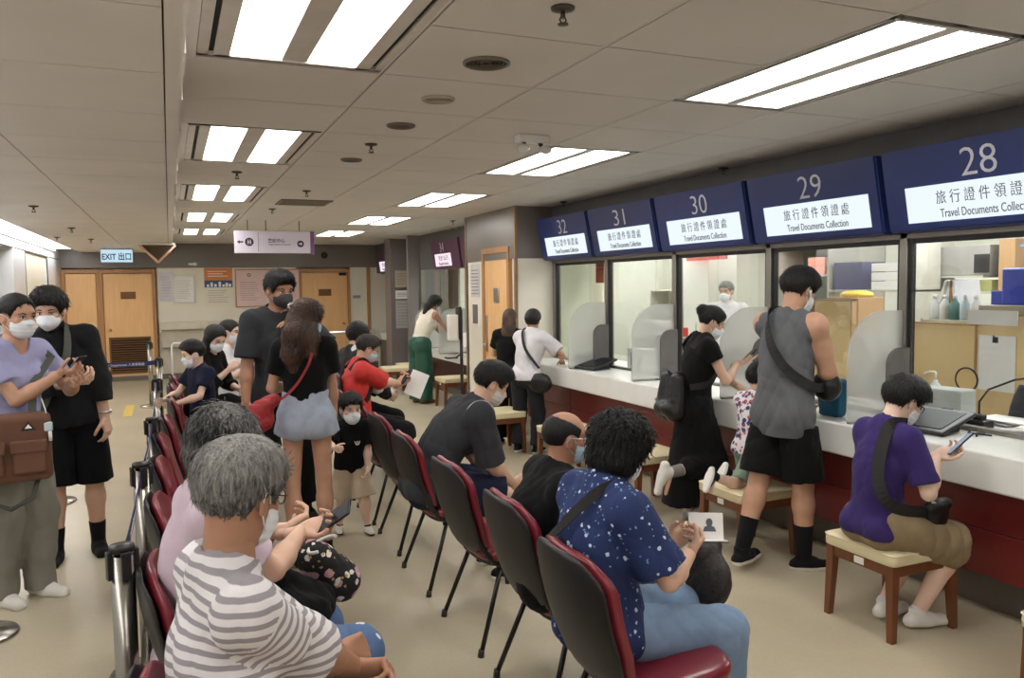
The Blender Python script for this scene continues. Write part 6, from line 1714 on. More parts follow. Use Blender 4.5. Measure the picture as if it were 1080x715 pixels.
# ================================================================== LEFT COUPLE
P = person('woman in a lavender shirt with a brown canvas bag, at the left edge', (-0.83, 5.12), -44, 1.72, 'f', lean=(3, 6), head=(0, 8, 0), mask=M_mask, skinm=M_skinB,
    hands={'R': (-0.06, 0.31, 1.27), 'L': (-0.15, 0.30, 1.21)}, elbows={'R': (0.7, -0.5, -0.8), 'L': (-0.7, -0.3, -0.8)}, curls=('hold', 'hold'), palms=((0.5, -0.2, 0.8), (-0.4, -0.2, 0.8)), fdirs=((0.3, 0.9, 0.1), (-0.3, 0.9, 0.15)),
    hair=dict(style='tied', face=(0, 0.0, 0.016), lift=0.001, mat=M_hblack, g=0.006, amp=0.002, pre=[('e', (0, -0.10, -0.03), (0.045, 0.04, 0.05))]), top=dict(mat=M_lav, sleeve=0.62, hem=-0.02, loose=0.016, vneck=0.06),
    bottom=dict(kind='skirt', mat=M_greyt, w=(0.11, 0.12, 0.05), split=True, name='wide_trousers'), shoes=(M_shoewht, M_sole), feet={'L': (-0.09, 0.04, 0.075), 'R': (0.09, -0.02, 0.075)})
W1 = P; phone(P, 'R', 'phone held by the woman in the lavender shirt')
# her brown canvas bag
c0 = P['hip'] + P['R0'] * 0.06 + P['F0'] * 0.20 + np.array([0.0, 0, 0.0]); c0 = np.array([-0.81, 4.86, 0.91])
t = empty('shoulder_bag', tuple(c0 - [0, 0, 0.19]), 'brown canvas pocket bag hanging at the hip of the woman in lavender', 'bag', rz=math.radians(8))
B(M_brownbag).box((-0.20, -0.065, 0.0), (0.20, 0.065, 0.36), 0.035, seg=4).build('bag_body', parent=t)
B(M_brownbag).box((0.02, -0.095, 0.05), (0.17, -0.06, 0.20), 0.012).box((-0.17, -0.095, 0.05), (-0.02, -0.06, 0.20), 0.012).build('pocket', parent=t)
B(M_brownbag).box((0.012, -0.102, 0.16), (0.178, -0.062, 0.225), 0.008).box((-0.178, -0.102, 0.16), (-0.012, -0.062, 0.225), 0.008).build('pocket_flap', parent=t)
b_ = B(M_black); b_.prism([(0.06, 0.275), (0.13, 0.275), (0.095, 0.325)], (1, 0, 0), (0, 0, 1), (0, -1, 0), (0, -0.064, 0), 0.003); b_.use(M_paper).prism([(0.078, 0.285), (0.112, 0.285), (0.095, 0.308)], (1, 0, 0), (0, 0, 1), (0, -1, 0), (0, -0.0672, 0), 0.001); b_.build('triangle_badge', parent=t)
B(M_olive).tube([(-0.11, 0, 0.01), (-0.10, -0.03, -0.09), (0.0, -0.035, -0.14), (0.10, -0.03, -0.09), (0.13, 0, 0.01)], 0.012, 8, flat=(1, 0.5)).build('bottom_loop', parent=t)
m = M_brownbag; t2 = t
sp_ = [P['nb'] - P['R2'] * 0.09 + np.array([0, 0, 0.03]), P['shL'] + P['F2'] * 0.10 - P['u2'] * 0.03, np.array([-0.70, 4.98, 1.22]), np.array([-0.70, 4.90, 1.07])]
b_ = B(M_olive); b_.strip([tuple(Matrix.Rotation(-math.radians(8), 3, 'Z') @ (Vector(tuple(p)) - Vector(t.location))) for p in sp_], [(0, -1, 0.2)] * 4, 0.04, 0.006); b_.build('strap', parent=t)
ch = empty('key_charm', (-0.62, 4.83, 1.03), 'small pale blue and white charm with a lanyard hanging over the brown bag', 'charm')
B(mat('pale blue plastic', (0, 0, 0))).box((-0.022, -0.012, -0.05), (0.022, 0.012, 0.0), 0.008).build('charm_body', parent=ch); B(M_white).cyl((0.01, -0.01, -0.10), (0.01, -0.01, -0.05), 0.009).build('charm_stick', parent=ch); B(M_white).tube([(0, 0, 0), (-0.01, 0.02, 0.06), (-0.03, 0.05, 0.12)], 0.003, 6).build('cord', parent=ch)

P = person('man in a black jacket, shorts and white mask beside the woman in lavender', (-0.60, 5.80), -86, 1.75, 'm', side=9, lean=(1, 3), head=(-12, 16, 0), mask=M_mask, mask_style='kn', skinm=M_skinA, twist=0,
    hands={'L': (-0.19, 0.07, 0.86), 'R': (-0.02, 0.30, 1.17)}, elbows={'L': (-0.7, -0.7, 0), 'R': (0.8, -0.5, -0.6)}, curls=('relax', 'hold'), palms=((0.8, -0.5, 0), (-0.3, -0.6, 0.8)), wide=0.96,
    hair=dict(style='spiky', mat=M_hblack, g=0.020, amp=0.006, wl=0.04, pre=[('e', (0.01, 0.05, 0.098), (0.06, 0.045, 0.03))]), top=dict(mat=cloth('black denim jacket', srgb(24, 25, 28), bump=0.5, spec=0.25), sleeve=1.55, hem=-0.05, loose=0.020, g=0.015, collar=True, wr=0.0054),
    bottom=dict(mat=cloth('black shorts cloth', srgb(12, 12, 16), spec=0.2), len=1.0, g=0.014, flare=0.038, name='shorts'), shoes=(M_shoeblk, M_shoeblk), sockh=0.14, socks=M_shoeblk, feet={'L': (-0.11, -0.05, 0.075), 'R': (0.13, 0.04, 0.075)})
CM = P
t = empty('crossbody_strap', tuple(P['mid']), 'olive webbing strap across the chest of the man in black', 'strap')
strap_on(P, [P['nb'] - P['R2'] * 0.085 + P['u2'] * 0.05 + P['F2'] * 0.05, P['mid'] - P['R2'] * 0.05 + P['u2'] * 0.18 + P['F2'] * 0.165, P['mid'] + P['R2'] * 0.06 + P['u2'] * 0.02 + P['F2'] * 0.178, P['hip'] + P['R2'] * 0.17 + P['u1'] * 0.05 + P['F2'] * 0.10], 0.045, M_olive, t)
wpos = P['hand']['L']['w'] - P['hand']['L']['d'] * 0.035
t = empty('wrist_watch', tuple(wpos), 'silver wrist watch of the man in black', 'watch')
dd = P['hand']['L']['d']; n1 = unit(np.cross(dd, [0, 1, 0.1])); n2 = np.cross(dd, n1)
B(M_steel).tube([tuple((n1 * math.cos(a) + n2 * math.sin(a)) * 0.033) for a in np.linspace(0, 2 * PI, 21)], 0.005, 6, flat=(1, 1.6)).build('band', parent=t)
B(M_steel).ball(tuple(-P['hand']['L']['n'] * 0.036), 0.017, 2, (1, 0.6, 1)).build('dial', parent=t)
P = W1

# ================================================================== STANDING GROUP IN THE MIDDLE
P = person('tall man in a dark grey shirt and dark mask facing the camera', (0.70, 5.92), -82, 1.85, 'm', lean=(0, 2), head=(16, 12, 0), mask=M_maskk, mask_style='kn', skinm=M_skinC,
    hands={'R': (0.26, 0.10, 0.90), 'L': (-0.13, 0.17, 1.42)}, elbows={'R': (0.6, -0.7, 0), 'L': (-1, 0.2, -1)}, curls=('relax', 'hold'), palms=(None, (-0.3, -1, 0.1)), wide=0.92,
    hair=dict(style='spiky', mat=M_hblack, g=0.014, amp=0.004, wl=0.03, pre=[('e', (0.01, 0.03, 0.10), (0.06, 0.07, 0.03))]), top=dict(mat=M_dgrey, sleeve=0.85, hem=-0.10, loose=0.022, g=0.020, wr=0.0048),
    bottom=dict(mat=M_blackc, len=1.9, g=0.012), shoes=(M_shoeblk, M_shoeblk), feet={'L': (-0.20, -0.10, 0.075), 'R': (0.12, 0, 0.075)})
P = person('woman with long wavy hair, black top and denim shorts, seen from behind', (0.75, 5.0), 82, 1.55, 'f', legs=1.14, lean=(0, 3), twist=0, head=(-52, 14, 0), mask=M_maskb, skinm=M_skinB,
    hands={'R': ('w', 0.955, 5.16, 0.80), 'L': (-0.10, 0.24, 1.10)}, elbows={'R': (0.8, -0.6, 0), 'L': (-0.5, -0.6, -0.6)}, curls=('hold', 'hold'),
    hair=dict(style='long', mat=M_hbrown, g=0.013, amp=0.006, wl=0.035, pre=[('e', (0, -0.06, 0.03), (0.08, 0.07, 0.08))], locks=[((0, -0.07, -0.02), [(-0.03, -0.07, -0.10), (-0.02, -0.015, -0.11), (0.01, 0, -0.09)], (0.075, 0.075, 0.062, 0.03)), ((0.05, -0.04, -0.03), [(0.01, -0.05, -0.10), (0, -0.01, -0.10)], (0.05, 0.05, 0.03)), ((-0.05, -0.05, -0.03), [(-0.04, -0.05, -0.11), (0, -0.01, -0.10)], (0.05, 0.052, 0.03))]),
    top=dict(mat=M_blackc, sleeve=0.62, hem=0.13, loose=0.012, name='t_shirt'), bottom=dict(mat=M_denim, len=0.20, g=0.016, flare=0.024, waist=0.18, tuck=True, name='denim_shorts', wr=0.0048), shoes=(M_shoeblk, M_sole), sockh=0.05, leg=1.02, feet={'L': (-0.09, -0.02, 0.075), 'R': (0.10, 0.05, 0.075)})
W2 = P
cl = P['hp'](-0.035, -0.128, 0.055)
t = empty('hair_clip', tuple(cl), 'white fabric hair tie on the wavy haired woman', 'hair tie'); b_ = B(M_white)
for q in range(9): b_.ball((0.018 * math.cos(q * 0.7), 0.010 * math.sin(q * 1.7), 0.018 * math.sin(q * 0.7)), 0.009, 1, (1, 1, 0.7))
b_.build('tie', parent=t)
t = bag_sdf('red_pouch', 'red leather drawstring pouch at the left hip of the woman in denim shorts', 'bag', (0.45, 4.88, 0.98), lambda f: (f.ell(V3(0, 0, -0.03), V3(0.085, 0.05, 0.07), np.eye(3)), f.cone(V3(0.0, 0, 0.02), V3(0.09, 0.0, 0.08), 0.040, 0.03, 0.03)), M_redbag, wr=0.009, seed=5)
strap_on(P, [P['shR'] - P['R2'] * 0.075 + P['u2'] * 0.075 - P['F2'] * 0.02, P['mid'] + P['R2'] * 0.03 + P['u2'] * 0.16 - P['F2'] * 0.135, P['mid'] - P['R2'] * 0.05 + P['u2'] * 0.02 - P['F2'] * 0.135, P['hip'] - P['R2'] * 0.15 + P['u1'] * 0.13 - P['F2'] * 0.12, np.array([0.50, 4.87, 1.06])], 0.016, M_redbag, t)
P = person('toddler boy in a black T-shirt and beige shorts walking toward the camera', (1.12, 5.50), -92, 0.93, 'm', lean=(0, 2), head=(6, 8, 0), hs=0.87, mask=M_mask, skinm=M_skinP, wide=1.12,
    hands={'R': ('w', 0.975, 5.26, 0.66), 'L': (-0.10, 0.10, 0.40)}, elbows={'R': (0.8, -0.4, -0.8), 'L': (-0.9, -0.5, 0)}, curls=('hold', 'fist'), arm=1.25, leg=1.25, vox=0.008,
    hair=dict(style='short', mat=M_hblack, g=0.012, amp=0.003, pre=[('e', (0, 0.055, 0.075), (0.062, 0.04, 0.035))]), top=dict(mat=M_blackc, sleeve=0.8, hem=-0.10, loose=0.014, g=0.014, name='t_shirt'),
    bottom=dict(mat=M_beige, len=0.98, g=0.013, flare=0.03, name='shorts'), shoes=(M_shoewht, M_shoeblk), sockh=0.02, feet={'L': (-0.10, 0.04, 0.045), 'R': (0.08, -0.06, 0.045)})
b_ = B(M_paper); c0 = P['mid'] + P['F2'] * 0.105 + P['u2'] * 0.05 - P['R2'] * 0.03
for dx in (-0.012, 0.0, 0.012): b_.box((dx - 0.003, -0.002, -0.014), (dx + 0.003, 0.002, 0.014), rot=Matrix.Rotation(dx * 30, 3, 'Y'))
o = b_.build('shirt_motif', loc=tuple(c0 - P['O'])); o.parent = P['root']

# ================================================================== RIGHT ROW, SEATED
SEAT = 0.575
P = person('curly haired woman in a blue patterned shirt seated with an open passport', (1.33, 2.34), 4, 1.56, 'f', seat=SEAT-0.02, lean=(-14, 12), head=(4, 22, 0), skinm=M_skinA, mask=M_mask, legs=1.12, belly=0.02, wide=1.10, arm=1.10, vox=0.008,
    hands={'R': ('w', 1.63, 2.26, 0.78), 'L': ('w', 1.68, 2.44, 0.75)}, elbows={'R': (0.7, -0.2, -1), 'L': (-0.7, -0.2, -1)}, curls=('hold', 'hold'), palms=((0.6, 0.3, 0.6), (-0.6, 0.3, 0.6)), fdirs=((0.3, 0.6, 0.6), (-0.3, 0.7, 0.3)),
    hair=dict(style='long', mat=M_hblack, g=0.026, amp=0.006, wl=0.03, an=(1, 1, 1), face=(0, 0.01, -0.01), tufts=1800, curl=0.35, lift=0.005, tl=0.036, tw=0.045, pre=[('e', (0, -0.03, -0.035), (0.098, 0.085, 0.070)), ('e', (0, -0.02, 0.05), (0.098, 0.11, 0.075))]),
    top=dict(mat=M_bluepat, sleeve=0.80, hem=-0.09, loose=0.020, g=0.020, wr=0.0060, collar=True), bottom=dict(mat=M_jeans2, len=1.95, g=0.016, flare=0.02, wr=0.0042, name='jeans'), shoes=(M_shoewht, M_sole), feet={'L': (-0.12, 0.50, 0.075), 'R': (0.10, 0.44, 0.075)})
P2 = P; hd = P['hand']['R']
c0 = np.array([1.775, 2.36, 0.835])
t = empty('passport', tuple(c0), 'open passport with a portrait photo held by the curly haired woman', 'passport')
pm = (Matrix.Rotation(math.radians(-28), 3, 'Z') @ Matrix.Rotation(math.radians(-15), 3, 'X'))
b_ = B(M_paper).box((-0.062, -0.002, -0.052), (0.062, 0.002, 0.045), 0.001, rot=pm); b_.build('photo_page', parent=t)
b_ = B(mat('portrait grey', srgb(92, 96, 108), 0.6)); q = []
b_.prism([(0.012 + 0.012 * math.cos(a), 0.010 + 0.015 * math.sin(a)) for a in np.linspace(0, 2 * PI, 15)[:-1]], (1, 0, 0), (0, 0, 1), (0, -1, 0), (0, -0.0022, 0), 0.001)
b_.prism([(-0.012, -0.022), (0.036, -0.022), (0.03, -0.006), (0.018, -0.001), (0.006, -0.001), (-0.006, -0.006)], (1, 0, 0), (0, 0, 1), (0, -1, 0), (0, -0.0022, 0), 0.001)
for v in b_.bm.verts: v.co = pm @ v.co
b_.build('portrait', parent=t)
b_ = B(M_paper).box((-0.062, -0.085, -0.054), (0.062, 0.0, -0.050), 0.001); 
for v in b_.bm.verts: v.co = pm @ v.co
b_.build('lower_page', parent=t)
b_ = B(mat('passport cover', srgb(24, 30, 50), 0.6)).box((-0.065, -0.088, -0.058), (0.065, 0.003, -0.0545), 0.001)
for v in b_.bm.verts: v.co = pm @ v.co
b_.build('cover', parent=t)
t = empty('black_crossbody_strap', tuple(P['mid']), 'black strap across the back of the blue patterned shirt', 'strap')
strap_on(P, [P['shR'] - P['R2'] * 0.075 + P['u2'] * 0.085 + P['F2'] * 0.01, P['shR'] - P['R2'] * 0.07 + P['u2'] * 0.035 - P['F2'] * 0.09, P['mid'] + P['u2'] * 0.14 - P['F2'] * 0.15, P['mid'] - P['R2'] * 0.12 + P['u2'] * 0.0 - P['F2'] * 0.14, P['hip'] - P['R2'] * 0.20 + P['u1'] * 0.05 - P['F2'] * 0.03], 0.034, M_strapb, t)
t = bag_sdf('handbag', 'dark woven handbag resting on the lap of the curly haired woman', 'bag', (1.88, 2.49, 0.60), lambda f: (f.ell(V3(0, 0, -0.02), V3(0.07, 0.11, 0.11), np.eye(3)), f.cone(V3(-0.03, 0, 0.08), V3(0.03, 0.02, 0.10), 0.05, 0.04, 0.03)), mat('dark woven bag', srgb(48, 42, 40), 0.6, bump=1.0, bscale=90, var=0.5, vscale=60), wr=0.0036, seed=3)
B(M_blackleather).tube([(-0.06, 0, 0.08), (-0.04, 0.02, 0.16), (0.02, 0.03, 0.17), (0.06, 0.02, 0.09)], 0.008, 8).build('handle', parent=t)

P = person('balding man with glasses and a black T-shirt seated beside the blue patterned shirt', (1.38, 2.89), -8, 1.55, 'm', seat=SEAT - 0.05, lean=(-22, 26), skinm=M_skinC, mask=M_maskb, wide=1.05, vox=0.009, belly=0.02,
    glasses=M_steel, hands={'R': (0.08, 0.30, 0.66), 'L': (-0.08, 0.32, 0.66)}, curls=('hold', 'hold'), hair=dict(style='bald', mat=M_hblack, g=0.008, amp=0.001, tufts=0), top=dict(mat=M_blackc, sleeve=0.85, hem=-0.09, loose=0.018, g=0.018, name='t_shirt'),
    bottom=dict(mat=M_charc, len=1.95, g=0.014), shoes=(M_shoeblk, M_shoeblk))
P = person('man in a dark grey T-shirt leaning far forward over his knees, white mask', (1.34, 4.40), -2, 1.76, 'm', seat=SEAT, lean=(20, 44), head=(-6, 30, 0), skinm=M_skinA, mask=M_maskg, wide=1.08, vox=0.009,
    hands={'R': (0.06, 0.50, 0.55), 'L': (-0.12, 0.48, 0.52)}, elbows={'R': (0.5, -0.6, -0.4), 'L': (-0.6, -0.6, -0.2)}, curls=('hold', 'hold'), hair=dict(style='short', mat=M_hblack, g=0.013, amp=0.003), top=dict(mat=M_charc, sleeve=0.95, hem=-0.09, loose=0.020, g=0.018, name='t_shirt', wr=0.0048),
    bottom=dict(mat=M_navyc, len=0.95, g=0.020, flare=0.03, name='shorts'), shoes=(M_shoeblk, M_sole), feet={'L': (-0.14, 0.42, 0.075), 'R': (0.14, 0.42, 0.075)})
G = P
t = bpy.data.objects.new('piping', None)
t.location = tuple(P['shR'] - P['O'])
def arc_on(P, pts, r, m, name, t):
    b = B(m).tube([tuple(np.asarray(p) - np.array(t.location)) for p in pts], r, 6); return b.build(name, parent=t)
_c = P['shR'] + P['R2'] * 0.0
ring = []
for a in np.linspace(-150, 60, 18):
    a = math.radians(a); ring.append(_c - P['R2'] * 0.012 + (P['u2'] * math.cos(a) * 0.088 - P['F2'] * math.sin(a) * -0.088) + P['R2'] * 0.0)
_b = B(mat('pale piping', srgb(190, 192, 196), 0.7)).tube([tuple(p - P['O']) for p in ring], 0.0028, 6).build('shirt_piping', parent=P['root'])
bpy.data.objects.remove(t)
P = person('man in a red T-shirt with a black backpack looking at a phone', (1.44, 6.80), 0, 1.64, 'm', seat=SEAT-0.01, lean=(-8, 14), head=(0, 22, 0), skinm=M_skinA, mask=M_maskb, wide=1.06, vox=0.010, belly=0.02,
    hands={'R': ('w', 1.86, 6.90, 0.86), 'L': ('w', 1.88, 7.03, 0.86)}, elbows={'R': (0.6, 0.0, -1), 'L': (-0.6, 0.0, -1)}, curls=('hold', 'hold'), palms=((-0.5, -0.3, 0.6), (0.5, -0.3, 0.6)), fdirs=((-0.2, 0.8, 0.5), (0.2, 0.8, 0.5)),
    glasses=M_black, hair=dict(style='crop', mat=hair_mat('short dark hair', srgb(26, 23, 22), srgb(70, 64, 60)), g=0.008, amp=0.002), top=dict(mat=M_red, sleeve=0.85, hem=-0.09, loose=0.020, g=0.020, name='t_shirt'),
    bottom=dict(mat=M_blackc, len=1.1, g=0.020, flare=0.03, name='shorts'), shoes=(M_shoeblk, M_sole))
RM = P; phone(P, 'R', 'phone held up by the man in the red T-shirt', tilt=(0.1, 0.4, 0.9), lit=False)
paper('paper_form', 'white folded form standing in front of the man in the red T-shirt', np.array([2.03, 6.95, 0.84]), P['F0'] * 0.8 - V3(0, 0, 0.35) - P['R0'] * -0.3, V3(0.3, 0.1, 1), 0.16, 0.23)
t = bag_sdf('backpack', 'black backpack worn by the man in the red T-shirt', 'backpack', tuple(P['mid'] + P['u2'] * 0.02 - P['F2'] * 0.15), lambda f: (f.ell(V3(0, 0, 0), V3(0.07, 0.13, 0.17), np.eye(3))), M_blackleather, wr=0.0030)
for s_ in (-1, 1): strap_on(P, [P['nb'] + P['R2'] * s_ * 0.10 - P['F2'] * 0.09 - P['u2'] * 0.06, P['nb'] + P['R2'] * s_ * 0.10 + P['u2'] * 0.05, P['nb'] + P['R2'] * s_ * 0.115 + P['F2'] * 0.11 - P['u2'] * 0.08, P['mid'] + P['R2'] * s_ * 0.155 + P['F2'] * 0.08, P['mid'] + P['R2'] * s_ * 0.15 - P['F2'] * 0.06 - P['u2'] * 0.06], 0.05, M_strapb, t)
P = person('person with thick black hair in a black and white jacket behind the man in red', (1.53, 7.45), 10, 1.68, 'm', seat=SEAT + 0.03, lean=(0, 8), head=(20, 16, 0), skinm=M_skinA, mask=M_mask, vox=0.011,
    hair=dict(style='long', mat=M_hblack, g=0.022, amp=0.005), top=dict(mat=spots_mat('black and white jacket', srgb(26, 26, 28), [(5, 0.36, srgb(222, 222, 224))]), sleeve=1.9, hem=-0.08, loose=0.02, g=0.022), bottom=dict(mat=M_blackc, len=1.95), shoes=(M_shoeblk, M_sole), hands={'R': (0.1, 0.35, 0.7), 'L': (-0.1, 0.35, 0.7)})

# ================================================================== LEFT ROW, SEATED
P = person('grey haired man in a grey and white striped shirt, nearest on the left', (0.08, 1.88), 12, 1.74, 'm', seat=0.555, lean=(0, 2), head=(32, 14, 0), hipyaw=8, skinm=M_skinC, mask=M_mask, wide=0.92, arm=1.0, vox=0.007, belly=0.0,
    glasses=M_black, hands={'R': ('w', 0.43, 2.06, 0.70), 'L': ('w', 0.40, 2.18, 0.70)}, elbows={'R': (0.7, -0.3, -0.8), 'L': (-0.7, -0.3, -0.8)}, curls=('grip', 'grip'), palms=((-0.8, 0, -0.4), (0.8, 0, -0.4)), fdirs=((-0.3, 0.9, -0.1), (0.6, 0.7, 0.0)),
    hair=dict(style='short', tufts=2200, lift=0.001, tr=0.0015, tl=0.04, mat=M_hgrey, g=0.012, amp=0.0028, wl=0.018, an=(1, 1, 0.25), nape=-0.082, pre=[('e', (0, -0.03, 0.06), (0.078, 0.085, 0.06))]), top=dict(mat=M_stripe, sleeve=0.98, hem=-0.10, loose=0.020, g=0.008, wr=0.0054, attr=True, name='striped_t_shirt'),
    bottom=dict(mat=M_blackc, len=1.95, g=0.018, flare=0.02), shoes=(M_shoeblk, M_shoeblk), feet={'L': (-0.10, 0.50, 0.075), 'R': (0.14, 0.50, 0.075)})
ST = P
P = person('person with greying hair and a pale mauve top seated with a floral bag', (0.00, 2.57), 8, 1.66, 'f', seat=0.585, hip_off=(0, 0.07), hipyaw=16, lean=(-8, 6), head=(34, 30, 0), skinm=M_skinA, wide=0.86, vox=0.008, mask=M_mask, arm=1.02,
    hands={'R': ('w', 0.38, 2.72, 0.90), 'L': ('w', 0.36, 2.90, 0.86)}, elbows={'R': (0.8, -0.1, -0.9), 'L': (-0.8, -0.2, -0.8)}, curls=('hold', 'hold'), palms=((-0.6, -0.2, 0.6), (0.6, -0.1, 0.7)), fdirs=((-0.3, 0.9, 0.3), (0.2, 0.9, 0.2)),
    hair=dict(style='long', tufts=1200, tl=0.045, lift=0.003, mat=M_hsalt, g=0.024, amp=0.005, wl=0.024, pre=[('e', (0, -0.045, -0.035), (0.085, 0.065, 0.065))]), top=dict(mat=M_mauve, sleeve=0.7, hem=-0.09, loose=0.014, g=0.008), bottom=dict(mat=M_patch, len=1.95, g=0.016, flare=0.02, name='jeans'),
    shoes=(M_shoewht, M_sole), feet={'L': (-0.10, 0.46, 0.15), 'R': (0.10, 0.44, 0.15)})
MV = P; phone(P, 'R', 'phone in a pale bumper case held by the person in the mauve top', tilt=(0.6, 0.9, 0.25), off=(0.03, 0.03, 0.01), lit=False)
t = bag_sdf('floral_bag', 'black bag with pink and cream flowers on the lap of the person in mauve', 'bag', (0.47, 2.86, 0.71), lambda f: (f.cone(V3(-0.03, -0.03, 0.05), V3(0.06, -0.01, -0.05), 0.06, 0.07, 0.03), f.cone(V3(-0.03, 0.04, 0.05), V3(0.05, 0.05, -0.05), 0.055, 0.07, 0.03)), M_floral, wr=0.0036, seed=9)
B(M_blackleather).tube([(-0.09, -0.02, 0.03), (-0.12, -0.04, 0.1), (-0.05, 0.03, 0.13), (0.02, 0.05, 0.09)], 0.009, 8).build('handle', parent=t)
t = bag_sdf('black_cloth_bag', 'black cloth bag lying across the lap between the striped man and the jeans', 'bag', (0.34, 2.66, 0.70), lambda f: (f.cone(V3(-0.06, 0, 0.05), V3(0.08, 0.05, -0.05), 0.055, 0.06, 0.02), f.cone(V3(-0.04, -0.06, 0.0), V3(0.06, -0.03, -0.05), 0.05, 0.05, 0.02)), M_blackc, wr=0.006, seed=2)
o = tag(B(M_white).tube([(0.05 * math.cos(a), 0.05 * math.sin(a), 0.02 * math.cos(a)) for a in np.linspace(0.3, 4.2, 18)], 0.006, 8).build('earphone_cable', loc=(0.46, 2.78, 0.825)), 'curved white cable loop hanging below the phone', 'cable')

KN = {'L': (-0.10, -0.26, 0.55), 'R': (0.10, -0.26, 0.55)}
P = person('boy in a navy T-shirt and mask kneeling backwards on a chair', (0.22, 6.90), 205, 1.22, 'm', seat=0.71, lean=(0, 6), head=(-12, 14, 0), hs=0.88, skinm=M_skinP, mask=M_mask, vox=0.011, knees={'L': (0, 1, -1), 'R': (0, 1, -1)},
    feet={'L': (-0.09, -0.22, 0.56), 'R': (0.09, -0.22, 0.56), 'Ldir': (0, -1, -0.2), 'Rdir': (0, -1, -0.2)}, hands={'L': (-0.12, 0.28, 0.84), 'R': (0.12, 0.28, 0.84)}, curls=('hold', 'hold'), hair=dict(style='short', mat=M_hblack, g=0.014, amp=0.003), top=dict(mat=M_navyc, sleeve=0.6, hem=-0.06, name='t_shirt'), bottom=dict(mat=cloth('pale grey trousers', srgb(168, 164, 160)), len=1.8, g=0.012))
P = person('long haired girl in black looking down, behind the kneeling boy', (0.25, 7.75), -35, 1.62, 'f', seat=0.66, lean=(2, 14), head=(-18, 26, 0), skinm=M_skinP, mask=M_mask, vox=0.011,
    hands={'R': (0.02, 0.28, 1.0), 'L': (-0.12, 0.30, 0.80)}, curls=('hold', 'hold'), hair=dict(style='long', mat=M_hblack, g=0.014, amp=0.004, locks=[((0.05, -0.03, -0.04), [(0.04, -0.02, -0.12), (0.01, 0, -0.14)], (0.05, 0.05, 0.03)), ((-0.05, -0.03, -0.04), [(-0.03, -0.03, -0.12), (0, 0, -0.12)], (0.05, 0.05, 0.03))]),
    top=dict(mat=M_blackc, sleeve=1.5, hem=-0.08, loose=0.02), bottom=dict(mat=M_blackc, len=1.95), shoes=(M_shoeblk, M_sole))
P = person('woman in a white top holding a purple folder, farthest in the left row', (0.48, 8.42), -28, 1.68, 'f', seat=0.63, lean=(0, 5), head=(0, 8, 0), skinm=M_skinP, mask=M_mask, vox=0.011,
    hands={'R': (0.04, 0.30, 0.98), 'L': (-0.10, 0.32, 0.82)}, curls=('hold', 'hold'), hair=dict(style='tied', mat=M_hblack, g=0.008, amp=0.002, pre=[('e', (0, -0.10, -0.05), (0.035, 0.04, 0.07))]), top=dict(mat=M_whitec, sleeve=0.6, hem=-0.06), bottom=dict(mat=M_blackc, len=1.9), shoes=(mat('navy trainer', srgb(40, 46, 96), 0.6), M_sole))
t = empty('purple_folder', tuple(P['hand']['R']['grip'] + P['F0'] * 0.02), 'lilac purple folder held upright by the woman in white', 'folder')
B(mat('lilac folder', srgb(150, 118, 160), 0.5)).box((-0.11, -0.004, -0.17), (0.11, 0.004, 0.15), 0.002, rot=Matrix.Rotation(0.55, 3, 'Y') @ Matrix.Rotation(-0.35, 3, 'Z')).build('cover', parent=t)

# ================================================================== AT THE COUNTER
ST_H = 0.437
P = person('short haired person in a purple T-shirt sitting on a cream stool', (3.16, 2.84), -4, 1.58, 'm', seat=0.53, lean=(-2, 14), head=(-8, 30, 0), skinm=M_skinP, mask=M_mask, glasses=M_black, vox=0.009, wide=0.84, arm=0.96,
    hands={'R': (0.12, 0.24, 0.87), 'L': (-0.02, 0.26, 0.82)}, elbows={'R': (0.3, 0.2, -1), 'L': (-0.7, -0.4, -0.8)}, curls=('hold', 'hold'), palms=((-0.5, -0.2, 0.7), (0.5, -0.2, 0.7)), fdirs=((-0.3, 0.9, 0.3), (0.2, 0.9, 0.2)),
    hair=dict(style='short', mat=M_hblack, g=0.020, amp=0.003, nape=-0.078, pre=[('e', (0, -0.02, 0.02), (0.092, 0.10, 0.085)), ('e', (0, 0.05, 0.07), (0.07, 0.045, 0.04))]), top=dict(mat=M_purple, sleeve=0.80, hem=-0.045, loose=0.016, g=0.009, wr=0.0048, name='t_shirt'),
    bottom=dict(mat=M_khaki, len=0.98, g=0.020, flare=0.035, wr=0.0054, name='shorts', waist=0.06), shoes=(M_shoewht, M_sole), sockh=0.02, socks=M_whitec, feet={'L': (-0.08, 0.14, 0.08), 'R': (0.07, 0.20, 0.08)}, knees={'L': (-0.1, 1, 0.3), 'R': (0.15, 1, 0.3)})
PP = P; phone(P, 'R', 'lit phone held by the person in the purple T-shirt', tilt=(0.5, 0.9, 0.15), off=(0.02, 0.02, 0.02))
t = bag_sdf('black_waist_bag', 'black sling bag hanging at the right hip of the person in purple', 'bag', tuple(P['hip'] + P['R0'] * 0.15 + P['F0'] * 0.22 + V3(0, 0, 0.08)), lambda f: (f.ell(V3(0, 0, -0.02), V3(0.07, 0.032, 0.065), np.eye(3)), f.cone(V3(-0.05, 0, 0.02), V3(0.055, 0, 0.03), 0.026, 0.026, 0.02)), M_blackleather, wr=0.0036)
strap_on(P, [P['shR'] - P['R2'] * 0.06 + P['u2'] * 0.07 + P['F2'] * 0.03, P['shR'] - P['R2'] * 0.055 + P['u2'] * 0.03 - P['F2'] * 0.085, P['mid'] + P['R2'] * 0.12 + P['u2'] * 0.05 - P['F2'] * 0.125, P['mid'] + P['R2'] * 0.17 - P['u2'] * 0.08 - P['F2'] * 0.06, P['hip'] + P['R2'] * 0.16 + P['u1'] * 0.12 + P['F2'] * 0.16], 0.055, M_strapb, t)
